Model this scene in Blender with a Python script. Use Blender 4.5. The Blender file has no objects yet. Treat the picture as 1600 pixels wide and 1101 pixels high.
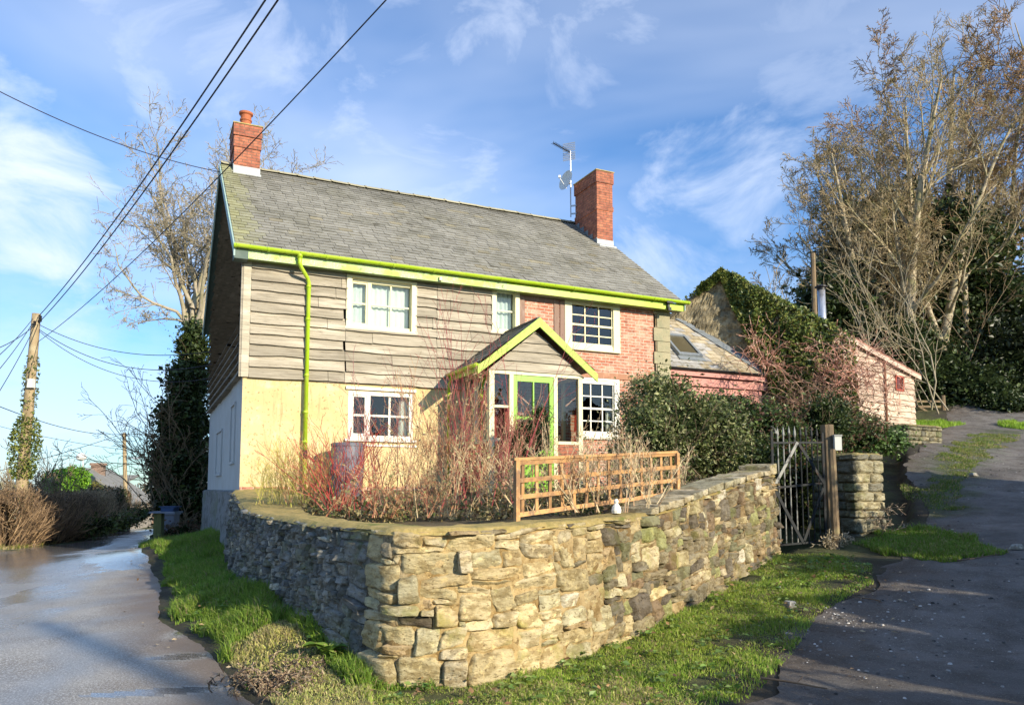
import bpy, math, random, zlib
import numpy as np
from mathutils import Vector
R = math.radians
rnd = random.Random(7)
rng = np.random.default_rng(11)
SC = bpy.context.scene
COL = SC.collection

# ------------------------------------------------------------------ camera
cam_d = bpy.data.cameras.new('camera'); cam = bpy.data.objects.new('camera', cam_d); COL.objects.link(cam)
SC.camera = cam
cam.location = (0, 0, 1.6); cam.rotation_euler = (R(95), 0, 0)
cam_d.sensor_width = 36; cam_d.lens = 36*1200/1600; cam_d.shift_y = (657-550.5)/1600
cam_d.clip_start = 0.1; cam_d.clip_end = 2000
SC.render.resolution_x = 1024; SC.render.resolution_y = 704

# ------------------------------------------------------------------ light
SUN_AZ, SUN_EL = 45.0, 20.5        # degrees from -Y towards +X, elevation
sv = Vector((math.sin(R(SUN_AZ))*math.cos(R(SUN_EL)), -math.cos(R(SUN_AZ))*math.cos(R(SUN_EL)), math.sin(R(SUN_EL))))
sl = bpy.data.lights.new('sun', 'SUN'); so = bpy.data.objects.new('sun', sl); COL.objects.link(so)
sl.energy = 5.0; sl.angle = R(0.5); sl.color = (1.0, 0.885, 0.69)
so.rotation_euler = (-sv).to_track_quat('-Z', 'Y').to_euler(); so.location = (10, -10, 20)

W = bpy.data.worlds.new("World"); SC.world = W; W.use_nodes = True
def world():
    nt = W.node_tree; N = nt.nodes; L = nt.links; N.clear()
    out = N.new('ShaderNodeOutputWorld'); bg = N.new('ShaderNodeBackground')
    sky = N.new('ShaderNodeTexSky'); sky.sky_type = 'NISHITA'; sky.sun_disc = False
    sky.sun_elevation = R(SUN_EL); sky.sun_rotation = R(180-SUN_AZ); sky.air_density = 1.0; sky.dust_density = 0.3; sky.ozone_density = 2.0
    tc = N.new('ShaderNodeTexCoord')
    sep = N.new('ShaderNodeSeparateXYZ'); L.new(tc.outputs['Generated'], sep.inputs[0])
    # project the view direction on a cloud layer
    za = N.new('ShaderNodeMath'); za.operation = 'MAXIMUM'; L.new(sep.outputs[2], za.inputs[0]); za.inputs[1].default_value = 0.0
    zb = N.new('ShaderNodeMath'); zb.operation = 'ADD'; L.new(za.outputs[0], zb.inputs[0]); zb.inputs[1].default_value = 0.16
    dx = N.new('ShaderNodeMath'); dx.operation = 'DIVIDE'; L.new(sep.outputs[0], dx.inputs[0]); L.new(zb.outputs[0], dx.inputs[1])
    dy = N.new('ShaderNodeMath'); dy.operation = 'DIVIDE'; L.new(sep.outputs[1], dy.inputs[0]); L.new(zb.outputs[0], dy.inputs[1])
    cm = N.new('ShaderNodeCombineXYZ'); L.new(dx.outputs[0], cm.inputs[0]); L.new(dy.outputs[0], cm.inputs[1])
    mp = N.new('ShaderNodeMapping'); mp.inputs['Rotation'].default_value = (0, 0, R(38)); mp.inputs['Scale'].default_value = (0.62, 0.95, 1); mp.inputs['Location'].default_value = (2.3, 5.1, 0)
    L.new(cm.outputs[0], mp.inputs[0])
    n1 = N.new('ShaderNodeTexNoise'); n1.inputs['Scale'].default_value = 0.9; n1.inputs['Detail'].default_value = 5; n1.inputs['Roughness'].default_value = 0.5; n1.inputs['Distortion'].default_value = 0.35
    L.new(mp.outputs[0], n1.inputs[0])
    r1 = N.new('ShaderNodeValToRGB'); r1.color_ramp.elements[0].position = 0.42; r1.color_ramp.elements[1].position = 0.66
    L.new(n1.outputs[0], r1.inputs[0])
    # more haze low down
    lo = N.new('ShaderNodeMapRange'); L.new(sep.outputs[2], lo.inputs[0]); lo.inputs[1].default_value = 0.0; lo.inputs[2].default_value = 0.42; lo.inputs[3].default_value = 0.62; lo.inputs[4].default_value = 0.0
    n2 = N.new('ShaderNodeTexNoise'); n2.inputs['Scale'].default_value = 3.2; n2.inputs['Detail'].default_value = 6; n2.inputs['Roughness'].default_value = 0.55
    sc2 = N.new('ShaderNodeMapping'); sc2.inputs['Scale'].default_value = (1, 1, 2.4); sc2.inputs['Location'].default_value = (0.7, 1.9, 0.25); L.new(tc.outputs['Generated'], sc2.inputs[0]); L.new(sc2.outputs[0], n2.inputs[0])
    r2 = N.new('ShaderNodeValToRGB'); r2.color_ramp.elements[0].position = 0.44; r2.color_ramp.elements[1].position = 0.62; L.new(n2.outputs[0], r2.inputs[0])
    m2 = N.new('ShaderNodeMath'); m2.operation = 'MULTIPLY'; L.new(r2.outputs[0], m2.inputs[0]); L.new(lo.outputs[0], m2.inputs[1])
    m1 = N.new('ShaderNodeMath'); m1.operation = 'MULTIPLY'; L.new(r1.outputs[0], m1.inputs[0]); m1.inputs[1].default_value = 0.55
    mx = N.new('ShaderNodeMath'); mx.operation = 'MAXIMUM'; L.new(m1.outputs[0], mx.inputs[0]); L.new(m2.outputs[0], mx.inputs[1])
    tint = N.new('ShaderNodeMixRGB'); tint.blend_type = 'MULTIPLY'; tint.inputs[0].default_value = 1; tint.inputs[2].default_value = (0.80, 1.16, 1.54, 1); L.new(sky.outputs[0], tint.inputs[1])
    cur = mx.outputs[0]
    n3 = N.new('ShaderNodeTexNoise'); n3.inputs['Scale'].default_value = 5.5; n3.inputs['Detail'].default_value = 8; n3.inputs['Roughness'].default_value = 0.6; n3.inputs['Distortion'].default_value = 0.5
    s3 = N.new('ShaderNodeMapping'); s3.inputs['Scale'].default_value = (1, 1, 1.7); s3.inputs['Rotation'].default_value = (0, R(25), 0); L.new(tc.outputs['Generated'], s3.inputs[0]); L.new(s3.outputs[0], n3.inputs[0])
    # single clouds: bearing and elevation in degrees, half width in degrees, density
    for az, el, hw, dens, soft in ((-34.5, 16.5, 10, 1.28, .22), (-36, 23, 7, .8, .2), (15.0, 20.5, 10.5, .85, .2), (-9, 28, 14, .75, .2), (5, 34, 15, .7, .2), (-33, 9.0, 9, .75, .18), (-24, 8.0, 6, .6, .16), (-24, 32, 12, .65, .2), (24, 30, 10, .4, .16)):
        d = Vector((math.sin(R(az))*math.cos(R(el)), math.cos(R(az))*math.cos(R(el)), math.sin(R(el))))
        dp = N.new('ShaderNodeVectorMath'); dp.operation = 'DOT_PRODUCT'; L.new(tc.outputs['Generated'], dp.inputs[0]); dp.inputs[1].default_value = d
        mr = N.new('ShaderNodeMapRange'); mr.interpolation_type = 'SMOOTHSTEP'; L.new(dp.outputs['Value'], mr.inputs[0]); mr.inputs[1].default_value = math.cos(R(hw)); mr.inputs[2].default_value = math.cos(R(hw*.25)); mr.inputs[3].default_value = -0.22; mr.inputs[4].default_value = 0.22 if dens > 1 else 0.13
        ad = N.new('ShaderNodeMath'); ad.operation = 'ADD'; L.new(n3.outputs[0], ad.inputs[0]); L.new(mr.outputs[0], ad.inputs[1])
        r_ = N.new('ShaderNodeMapRange'); r_.interpolation_type = 'SMOOTHSTEP'; L.new(ad.outputs[0], r_.inputs[0]); r_.inputs[1].default_value = .46; r_.inputs[2].default_value = .46+soft*1.8; r_.inputs[4].default_value = min(dens*.78, 1)
        m_ = N.new('ShaderNodeMath'); m_.operation = 'MAXIMUM'; L.new(cur, m_.inputs[0]); L.new(r_.outputs[0], m_.inputs[1]); cur = m_.outputs[0]
    mix = N.new('ShaderNodeMixRGB'); L.new(cur, mix.inputs[0]); L.new(tint.outputs[0], mix.inputs[1]); mix.inputs[2].default_value = (6.6, 7.3, 8.7, 1)
    # the air low over the land is a little duller than the model's horizon glow
    hz = N.new('ShaderNodeMapRange'); L.new(sep.outputs[2], hz.inputs[0]); hz.inputs[1].default_value = -0.02; hz.inputs[2].default_value = 0.35; hz.inputs[3].default_value = 0.72; hz.inputs[4].default_value = 1.0
    hm = N.new('ShaderNodeVectorMath'); hm.operation = 'SCALE'; L.new(tint.outputs[0], hm.inputs[0]); L.new(hz.outputs[0], hm.inputs['Scale']); L.new(hm.outputs[0], mix.inputs[1])
    L.new(mix.outputs[0], bg.inputs[0]); bg.inputs[1].default_value = 0.108
    L.new(bg.outputs[0], out.inputs[0])
world()
SC.view_settings.view_transform = 'Standard'; SC.view_settings.look = 'None'
SC.view_settings.exposure = 0.48; SC.view_settings.gamma = 1.0
SC.cycles.max_bounces = 6; SC.cycles.transparent_max_bounces = 12
SC.cycles.use_adaptive_sampling = True; SC.cycles.adaptive_threshold = 0.02
SC.cycles.sample_clamp_indirect = 4.0

# ------------------------------------------------------------------ helpers
def reseed(s):
    # every plant grows from its own seed, so that changing one leaves the others alone
    global rng, rnd
    k = zlib.crc32(s.encode()); rng = np.random.default_rng(k); rnd = random.Random(k)
def tag(o, label=None, cat=None, group=None, kind=None):
    if label: o['label'] = label
    if cat: o['category'] = cat
    if group: o['group'] = group
    if kind: o['kind'] = kind
    return o
def empty(name, loc=(0, 0, 0), rz=0, parent=None):
    o = bpy.data.objects.new(name, None); COL.objects.link(o); o.location = loc; o.rotation_euler = (0, 0, rz)
    o.empty_display_size = 0.3
    if parent: o.parent = parent
    return o

class MB:
    """collects vertices, faces and a tint per face; build() links ONE mesh object"""
    def __init__(s): s.v = []; s.f = []; s.c = []; s.n = 0
    def add(s, vs, fs, col=(1, 1, 1)):
        vs = np.asarray(vs, float).reshape(-1, 3); fs = [np.asarray(f, int) + s.n for f in ([fs] if isinstance(fs, np.ndarray) else fs)] if not isinstance(fs, np.ndarray) else [fs + s.n]
        col = np.asarray(col, float)
        s.v.append(vs); s.n += len(vs)
        for f in fs:
            f = np.atleast_2d(f); s.f.append(f)
            s.c.append(np.broadcast_to(col, (len(f), 3)) if col.ndim == 1 else col)
        return s
    def box(s, x0, x1, y0, y1, z0, z1, col=(1, 1, 1), j=0):
        v = np.array([(x, y, z) for z in (z0, z1) for y in (y0, y1) for x in (x0, x1)], float)
        if j: v += rng.normal(0, j, v.shape)
        return s.hexa(v, col)
    def hexa(s, v, col=(1, 1, 1)):
        # order x fastest, then y, then z
        return s.add(v, np.array([(0, 2, 3, 1), (4, 5, 7, 6), (0, 1, 5, 4), (2, 6, 7, 3), (0, 4, 6, 2), (1, 3, 7, 5)]), col)
    def bar(s, a, b, w, h, col=(1, 1, 1), up=(0, 0, 1)):
        a = np.array(a, float); b = np.array(b, float); d = b - a; d /= np.linalg.norm(d) + 1e-9
        up = np.array(up, float)
        x = np.cross(d, up)
        if np.linalg.norm(x) < 1e-3: x = np.cross(d, (1, 0, 0))
        x /= np.linalg.norm(x); z = np.cross(x, d)
        v = [p + sx*x*w/2 + sz*z*h/2 for sz in (-1, 1) for p in (a, b) for sx in (-1, 1)]
        return s.hexa(v, col)
    def tube(s, pts, r, n=8, col=(1, 1, 1), cap=True):
        pts = np.asarray(pts, float); k = len(pts)
        r = np.broadcast_to(np.asarray(r, float), (k,))
        t = np.gradient(pts, axis=0); t /= np.linalg.norm(t, axis=1)[:, None] + 1e-12
        ref = np.array((0, 0, 1.)) if abs(t[0][2]) < 0.9 else np.array((1., 0, 0))
        vs = []; x = np.cross(t[0], ref); x /= np.linalg.norm(x)
        an = np.arange(n)*2*math.pi/n
        for i in range(k):
            x = x - t[i]*np.dot(x, t[i]); x /= np.linalg.norm(x) + 1e-12
            y = np.cross(t[i], x)
            vs.append(pts[i] + r[i]*(np.cos(an)[:, None]*x + np.sin(an)[:, None]*y))
        vs = np.concatenate(vs)
        i = np.arange(k-1)[:, None]*n; j = np.arange(n)[None, :]; j2 = (j+1) % n
        q = np.stack([i+j, i+j2, i+n+j2, i+n+j], -1).reshape(-1, 4)
        s.add(vs, q, col)
        if cap:
            b = s.n - len(vs)
            s.f.append((b + np.arange(n)[::-1])[None, :]); s.c.append(np.broadcast_to(np.asarray(col, float), (1, 3)))
            s.f.append((b + (k-1)*n + np.arange(n))[None, :]); s.c.append(np.broadcast_to(np.asarray(col, float), (1, 3)))
        return s
    def lathe(s, c, prof, n=20, col=(1, 1, 1)):
        c = np.array(c, float); an = np.arange(n)*2*math.pi/n
        vs = np.concatenate([c + np.stack([r*np.cos(an), r*np.sin(an), np.full(n, z)], -1) for r, z in prof]); k = len(prof)
        i = np.arange(k-1)[:, None]*n; j = np.arange(n)[None, :]; j2 = (j+1) % n
        s.add(vs, np.stack([i+j, i+j2, i+n+j2, i+n+j], -1).reshape(-1, 4), col)
        b = s.n - len(vs)
        for ring in (b + np.arange(n)[::-1], b + (k-1)*n + np.arange(n)):
            s.f.append(ring[None, :]); s.c.append(np.broadcast_to(np.asarray(col, float), (1, 3)))
        return s
    def grid(s, P, col=(1, 1, 1)):
        # P (a,b,3)
        a, b = P.shape[:2]; i = np.arange(a-1)[:, None]*b; j = np.arange(b-1)[None, :]
        q = np.stack([i+j, i+b+j, i+b+j+1, i+j+1], -1).reshape(-1, 4)
        c = np.asarray(col, float)
        if c.ndim == 3: c = c[:-1, :-1].reshape(-1, 3)
        return s.add(P.reshape(-1, 3), q, c)
    def cones(s, P0, P1, R0, R1, n=4, col=(1, 1, 1)):
        d = P1 - P0; l = np.linalg.norm(d, axis=1)[:, None] + 1e-9; d = d/l
        ref = np.where(np.abs(d[:, 2:3]) < 0.9, np.array([[0, 0, 1.]]), np.array([[1., 0, 0]]))
        x = np.cross(d, ref); x /= np.linalg.norm(x, axis=1)[:, None]; y = np.cross(d, x)
        an = np.arange(n)*2*math.pi/n; c = np.cos(an)[None, :, None]; sn = np.sin(an)[None, :, None]
        ring = c*x[:, None] + sn*y[:, None]
        A = P0[:, None] + ring*R0[:, None, None]; B = P1[:, None] + d[:, None]*R1[:, None, None]*0.5 + ring*R1[:, None, None]
        v = np.concatenate([A, B], 1).reshape(-1, 3); m = len(P0)
        b = (np.arange(m)*2*n)[:, None, None]; j = np.arange(n)[None, :, None]; j2 = (j+1) % n
        q = np.concatenate([b+j, b+j2, b+n+j2, b+n+j], 2).reshape(-1, 4)
        c = np.asarray(col, float)
        if c.ndim == 2: c = np.repeat(c, n, 0)
        return s.add(v, q, c)
    def leaves(s, C, size, col, flat=0.0, aspect=0.6, nrm=None):
        m = len(C); size = (np.broadcast_to(np.asarray(size, float), (m,))*(.6+.9*rng.random(m)**1.5))[:, None]
        a = rng.normal(size=(m, 3)); a[:, 2] *= (1-flat*0.7); a /= np.linalg.norm(a, axis=1)[:, None]
        nn = rng.normal(size=(m, 3)); nn[:, 2] += flat*2
        if nrm is not None: nn = nn*0.6 + nrm*1.2
        b = np.cross(nn, a); b /= np.linalg.norm(b, axis=1)[:, None] + 1e-9
        nn = np.cross(a, b)
        v = np.stack([C - a*size*.5, C + b*size*aspect*.5 + nn*size*.08, C + a*size*.5, C - b*size*aspect*.5 + nn*size*.08], 1).reshape(-1, 3)
        return s.add(v, np.arange(m*4).reshape(-1, 4), col)
    def build(s, name, mat, parent=None, loc=None, smooth=False, wp=False):
        V = np.concatenate(s.v)
        if wp:      # vertices given in world coordinates: take off the (unrotated) parents' places
            q = parent; off = np.zeros(3)
            while q: off += np.array(q.location); q = q.parent
            V = V - off
        if loc is not None: V = V - np.array(loc, float)
        me = bpy.data.meshes.new(name)
        me.vertices.add(len(V)); me.vertices.foreach_set('co', V.ravel())
        cnt = np.concatenate([np.full(len(f), f.shape[1]) for f in s.f]); idx = np.concatenate([f.ravel() for f in s.f])
        me.loops.add(len(idx)); me.loops.foreach_set('vertex_index', idx.astype(np.int32))
        me.polygons.add(len(cnt)); st = np.concatenate([[0], np.cumsum(cnt)[:-1]])
        me.polygons.foreach_set('loop_start', st.astype(np.int32)); me.polygons.foreach_set('loop_total', cnt.astype(np.int32))
        me.polygons.foreach_set('use_smooth', np.full(len(cnt), bool(smooth)))
        c = np.concatenate(s.c); c = np.concatenate([c, np.ones((len(c), 1))], 1)
        at = me.color_attributes.new('tint', 'FLOAT_COLOR', 'CORNER'); at.data.foreach_set('color', np.repeat(c, cnt, 0).astype(np.float32).ravel())
        me.update(calc_edges=True); me.validate()
        me.materials.append(mat)
        o = bpy.data.objects.new(name, me); COL.objects.link(o)
        if loc is not None: o.location = loc
        if parent: o.parent = parent
        return o

def vnoise(x, y, seed=0, oct=3):
    """smooth value noise, -1..1"""
    x = np.asarray(x, float); y = np.asarray(y, float); o = np.zeros(np.broadcast(x, y).shape); amp = 1; tot = 0
    for k in range(oct):
        x, y = .78*x-.626*y, .626*x+.78*y
        xi = np.floor(x).astype(np.int64); yi = np.floor(y).astype(np.int64); fx = x - xi; fy = y - yi
        fx = fx*fx*(3-2*fx); fy = fy*fy*(3-2*fy)
        def h(a, b):
            n = (a*374761393 + b*668265263 + (seed+k*17)*1442695041) & 0x7fffffff
            n = ((n ^ (n >> 13))*1274126177) & 0x7fffffff
            return ((n ^ (n >> 16)) & 0xffff)/32767.5 - 1
        v = (h(xi, yi)*(1-fx) + h(xi+1, yi)*fx)*(1-fy) + (h(xi, yi+1)*(1-fx) + h(xi+1, yi+1)*fx)*fy
        o += v*amp; tot += amp; amp *= .5; x = x*2.03+3.1; y = y*2.03+1.7
    return o/tot

# ------------------------------------------------------------------ materials
def mat(name, base, rough=0.85, noise=None, tint=True, bump=None, spec=0.3, metal=0.0, extra=None, coord='Object', trans=0.0):
    """noise = list of (scale, colour2, lo, hi, (stretch)); bump = (scale, strength, distance)"""
    m = bpy.data.materials.new(name); m.use_nodes = True; nt = m.node_tree; N = nt.nodes; L = nt.links
    b = N['Principled BSDF']; b.inputs['Roughness'].default_value = rough; b.inputs['Specular IOR Level'].default_value = spec; b.inputs['Metallic'].default_value = metal
    tc = N.new('ShaderNodeTexCoord')
    rgb = N.new('ShaderNodeRGB'); rgb.outputs[0].default_value = (*base, 1); cur = rgb.outputs[0]
    for k in (noise or []):
        sc, c2, lo, hi = k[:4]; st = k[4] if len(k) > 4 else (1, 1, 1)
        mp = N.new('ShaderNodeMapping'); mp.inputs['Scale'].default_value = st; mp.inputs['Location'].default_value = (sc*.37, sc*.11, sc*.73); L.new(tc.outputs[coord], mp.inputs[0])
        n = N.new('ShaderNodeTexNoise'); n.inputs['Scale'].default_value = sc; n.inputs['Detail'].default_value = 6; n.inputs['Roughness'].default_value = .6
        L.new(mp.outputs[0], n.inputs[0])
        r = N.new('ShaderNodeMapRange'); r.inputs[1].default_value = lo; r.inputs[2].default_value = hi; r.interpolation_type = 'SMOOTHSTEP'; L.new(n.outputs[0], r.inputs[0])
        mx = N.new('ShaderNodeMixRGB'); L.new(r.outputs[0], mx.inputs[0]); L.new(cur, mx.inputs[1]); mx.inputs[2].default_value = (*c2, 1); cur = mx.outputs[0]
    if tint:
        at = N.new('ShaderNodeAttribute'); at.attribute_name = 'tint'
        mx = N.new('ShaderNodeMixRGB'); mx.blend_type = 'MULTIPLY'; mx.inputs[0].default_value = 1; L.new(cur, mx.inputs[1]); L.new(at.outputs[0], mx.inputs[2]); cur = mx.outputs[0]
    L.new(cur, b.inputs['Base Color'])
    if bump:
        bl = bump if isinstance(bump, list) else [bump]; prev = None
        for q in bl:
            sc, st, di = q[:3]; sr = q[3] if len(q) > 3 else (1, 1, 1)
            mp = N.new('ShaderNodeMapping'); mp.inputs['Scale'].default_value = sr; L.new(tc.outputs[coord], mp.inputs[0])
            n = N.new('ShaderNodeTexNoise'); n.inputs['Scale'].default_value = sc; n.inputs['Detail'].default_value = 8; n.inputs['Roughness'].default_value = .65; L.new(mp.outputs[0], n.inputs[0])
            bp = N.new('ShaderNodeBump'); bp.inputs['Strength'].default_value = st; bp.inputs['Distance'].default_value = di; L.new(n.outputs[0], bp.inputs['Height'])
            if prev: L.new(prev, bp.inputs['Normal'])
            prev = bp.outputs[0]
        L.new(prev, b.inputs['Normal'])
    if extra: extra(nt, b, cur, tc)
    if trans:
        tr = N.new('ShaderNodeBsdfTranslucent'); L.new(cur, tr.inputs[0]); ms = N.new('ShaderNodeMixShader'); ms.inputs[0].default_value = trans
        L.new(b.outputs[0], ms.inputs[1]); L.new(tr.outputs[0], ms.inputs[2]); L.new(ms.outputs[0], N['Material Output'].inputs[0])
    if extra: extra(nt, b, cur, tc)
    return m

M = {}
M['plaster'] = mat('plaster', (0.65, 0.51, 0.265), .9, [(1.3, (0.56, 0.45, 0.215), .4, .65), (3, (0.70, 0.60, 0.35), .52, .7), (4, (0.46, 0.36, 0.18), .56, .70, (2.5, 1, .3)), (18, (0.33, 0.25, 0.12), .58, .68), (50, (0.20, 0.15, 0.08), .63, .69)], bump=[(6, .3, .02), (60, .25, .004)])
M['board'] = mat('board', (0.375, 0.338, 0.265), .85, [(5, (0.26, 0.228, 0.175), .42, .66, (.30, 1, 7)), (2.2, (0.50, 0.45, 0.36), .48, .7, (.4, 1, 3)), (26, (0.12, 0.095, 0.07), .60, .70, (.16, 1, 3)), (14, (0.09, 0.07, 0.05), .68, .74)], bump=[(30, .5, .01, (.12, 1, 3)), (6, .3, .01)])
M['slate'] = mat('slate', (0.265, 0.255, 0.225), .75, [(.9, (0.195, 0.187, 0.155), .42, .66), (2.2, (0.12, 0.11, 0.085), .6, .72), (9, (0.39, 0.38, 0.345), .58, .78), (1.6, (0.25, 0.23, 0.17), .58, .75)], bump=(25, .4, .008), spec=.35)
M['brick_new'] = None
def bricks(name, c1, c2, mortar, paint=None, scale=1.0, axis='XZ', msize=.012, squash=1):
    def ex(nt, b, cur, tc):
        N = nt.nodes; L = nt.links
        sp = N.new('ShaderNodeSeparateXYZ'); L.new(tc.outputs['Object'], sp.inputs[0])
        ad = N.new('ShaderNodeMath'); ad.operation = 'ADD'; L.new(sp.outputs[0], ad.inputs[0]); L.new(sp.outputs[1], ad.inputs[1])
        cb = N.new('ShaderNodeCombineXYZ'); L.new(ad.outputs[0], cb.inputs[0]); L.new(sp.outputs[2], cb.inputs[1])
        wn = N.new('ShaderNodeTexNoise'); wn.inputs['Scale'].default_value = 7; L.new(tc.outputs['Object'], wn.inputs[0])
        ws = N.new('ShaderNodeVectorMath'); ws.operation = 'MULTIPLY_ADD'; L.new(wn.outputs['Color'], ws.inputs[0]); ws.inputs[1].default_value = (.018, .018, 0); L.new(cb.outputs[0], ws.inputs[2])
        br = N.new('ShaderNodeTexBrick'); br.inputs['Scale'].default_value = scale; br.inputs['Brick Width'].default_value = .225; br.inputs['Row Height'].default_value = .075
        br.inputs['Mortar Size'].default_value = msize; br.inputs['Mortar Smooth'].default_value = .2; br.inputs['Bias'].default_value = 0
        br.inputs['Color1'].default_value = (*c1, 1); br.inputs['Color2'].default_value = (*c2, 1); br.inputs['Mortar'].default_value = (*mortar, 1)
        L.new(ws.outputs[0], br.inputs[0])
        n = N.new('ShaderNodeTexNoise'); n.inputs['Scale'].default_value = 9; n.inputs['Detail'].default_value = 6; L.new(tc.outputs['Object'], n.inputs[0])
        mr = N.new('ShaderNodeMapRange'); mr.inputs[1].default_value = .3; mr.inputs[2].default_value = .75; mr.inputs[3].default_value = .6; mr.inputs[4].default_value = 1.25; L.new(n.outputs[0], mr.inputs[0])
        mu = N.new('ShaderNodeMixRGB'); mu.blend_type = 'MULTIPLY'; mu.inputs[0].default_value = 1; L.new(br.outputs[0], mu.inputs[1]); L.new(mr.outputs[0], mu.inputs[2])
        c = mu.outputs[0]
        if paint:
            mp = N.new('ShaderNodeMapping'); mp.inputs['Scale'].default_value = (1, 1, 2.6); L.new(tc.outputs['Object'], mp.inputs[0])
            n3 = N.new('ShaderNodeTexNoise'); n3.inputs['Scale'].default_value = 2.6; n3.inputs['Detail'].default_value = 9; n3.inputs['Roughness'].default_value = .72; L.new(mp.outputs[0], n3.inputs[0])
            r3 = N.new('ShaderNodeMapRange'); r3.inputs[1].default_value = .46; r3.inputs[2].default_value = .62; r3.inputs[4].default_value = .75; L.new(n3.outputs[0], r3.inputs[0])
            m3 = N.new('ShaderNodeMixRGB'); L.new(r3.outputs[0], m3.inputs[0]); L.new(c, m3.inputs[1]); m3.inputs[2].default_value = (*paint, 1); c = m3.outputs[0]
        L.new(c, b.inputs['Base Color'])
        bp = N.new('ShaderNodeBump'); bp.inputs['Strength'].default_value = .6; bp.inputs['Distance'].default_value = .012; bp.invert = True; L.new(br.outputs['Fac'], bp.inputs['Height'])
        b2 = N.new('ShaderNodeBump'); b2.inputs['Strength'].default_value = .4; b2.inputs['Distance'].default_value = .01; L.new(n.outputs[0], b2.inputs['Height']); L.new(bp.outputs[0], b2.inputs['Normal'])
        L.new(b2.outputs[0], b.inputs['Normal'])
    return mat(name, c1, .88, tint=False, extra=ex)
M['brick_paint'] = bricks('faded_brick', (0.52, 0.19, 0.11), (0.42, 0.14, 0.085), (0.56, 0.42, 0.32), paint=(0.64, 0.44, 0.32))
M['brick'] = bricks('chimney_brick', (0.50, 0.18, 0.10), (0.33, 0.11, 0.07), (0.22, 0.13, 0.09), msize=.009)
M['brick_far'] = bricks('far_brick', (0.33, 0.2, 0.14), (0.27, 0.16, 0.11), (0.36, 0.3, 0.25))
M['cream'] = mat('cream_paint', (0.74, 0.68, 0.43), .5, [(8, (0.62, 0.56, 0.36), .55, .8)], bump=(40, .15, .003))
M['white'] = mat('white_paint', (0.78, 0.76, 0.66), .5, [(9, (0.6, 0.57, 0.48), .58, .8)])
M['lime'] = mat('lime_paint', (0.38, 0.56, 0.02), .38, [(2, (0.44, 0.58, 0.05), .45, .6), (11, (0.24, 0.38, 0.03), .58, .7, (3, 1, 1)), (40, (0.16, 0.22, 0.04), .66, .74)], spec=.45)
M['lime_wood'] = mat('lime_wood_paint', (0.40, 0.56, 0.09), .5, [(14, (0.30, 0.52, 0.05), .5, .7), (40, (0.6, 0.68, 0.4), .62, .75)], bump=(60, .3, .004))
M['mint'] = mat('faded_green_paint', (0.42, 0.56, 0.26), .6, [(30, (0.66, 0.68, 0.54), .5, .62, (1, 1, 2)), (2, (0.40, 0.56, 0.12), .45, .6), (9, (0.24, 0.3, 0.12), .6, .7)], bump=(50, .3, .003))
M['bluegreen'] = mat('blue_green_paint', (0.33, 0.45, 0.42), .6, [(6, (0.42, 0.55, 0.40), .5, .7)])
M['greensoffit'] = mat('dark_green_board', (0.10, 0.14, 0.12), .7, [(5, (0.14, 0.18, 0.15), .5, .7)])
M['door'] = mat('green_door_paint', (0.20, 0.46, 0.012), .35, [(5, (0.28, 0.56, 0.02), .5, .8)], spec=.5)
M['lead'] = mat('lead', (0.25, 0.275, 0.29), .5, [(12, (0.3, 0.33, 0.35), .5, .7)], bump=(15, .3, .01), metal=.3)
M['terracotta'] = mat('terracotta', (0.42, 0.13, 0.055), .7, [(9, (0.3, 0.1, 0.05), .5, .75)], bump=(30, .2, .004))
M['timber'] = mat('old_timber', (0.26, 0.17, 0.13), .85, [(12, (0.36, 0.26, 0.21), .5, .7, (1, 1, .2)), (30, (0.14, 0.09, 0.07), .6, .75, (1, 1, .2))], bump=(40, .6, .01, (1, 1, .15)))
M['quoin'] = mat('quoin_stone', (0.36, 0.32, 0.20), .9, [(4, (0.28, 0.27, 0.17), .45, .7), (16, (0.20, 0.17, 0.11), .6, .75)], bump=[(12, .5, .03), (60, .4, .006)])
M['roughcast'] = mat('grey_roughcast', (0.24, 0.25, 0.25), .95, [(5, (0.14, 0.14, 0.13), .45, .65), (18, (0.38, 0.38, 0.37), .6, .7), (1.1, (0.18, 0.20, 0.15), .5, .7)], bump=[(9, .9, .08), (40, .7, .02)])
M['graywash'] = mat('grey_plaster', (0.44, 0.46, 0.46), .9, [(2, (0.40, 0.41, 0.40), .4, .7)], bump=(40, .15, .004))
M['stone'] = mat('wall_stone', (1, 1, 1), .88, [(6, (0.58, 0.53, 0.44), .42, .62, (1, 1, 2.4)), (14, (1.25, 1.2, 1.05), .52, .68), (26, (0.34, 0.29, 0.23), .56, .68, (1, 1, 1.8)), (2.3, (0.62, 0.66, 0.36), .54, .72), (38, (1.6, 1.55, 1.4), .64, .72)], bump=[(9, .9, .04, (1, 1, 2.6)), (28, .7, .015, (1, 1, 1.6)), (80, .5, .004)])
M['mortar'] = mat('wall_mortar', (1, 1, 1), .95, [(5, (0.55, 0.48, 0.36), .42, .62), (18, (0.35, 0.30, 0.23), .55, .68), (50, (1.3, 1.25, 1.1), .6, .7)], bump=[(16, .8, .03), (70, .6, .008)])
M['barnstone'] = mat('barn_rubble', (1, 1, 1), .92, [(6, (0.6, 0.56, 0.48), .42, .68), (20, (0.4, 0.36, 0.3), .58, .72)], bump=[(12, .8, .05), (50, .5, .01)])
M['cap'] = mat('mossy_cap', (0.46, 0.36, 0.14), .95, [(6, (0.32, 0.27, 0.10), .42, .66), (25, (0.52, 0.42, 0.2), .5, .7), (2.2, (0.20, 0.22, 0.06), .58, .7)], bump=[(14, .8, .03), (60, .6, .01)])
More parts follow.
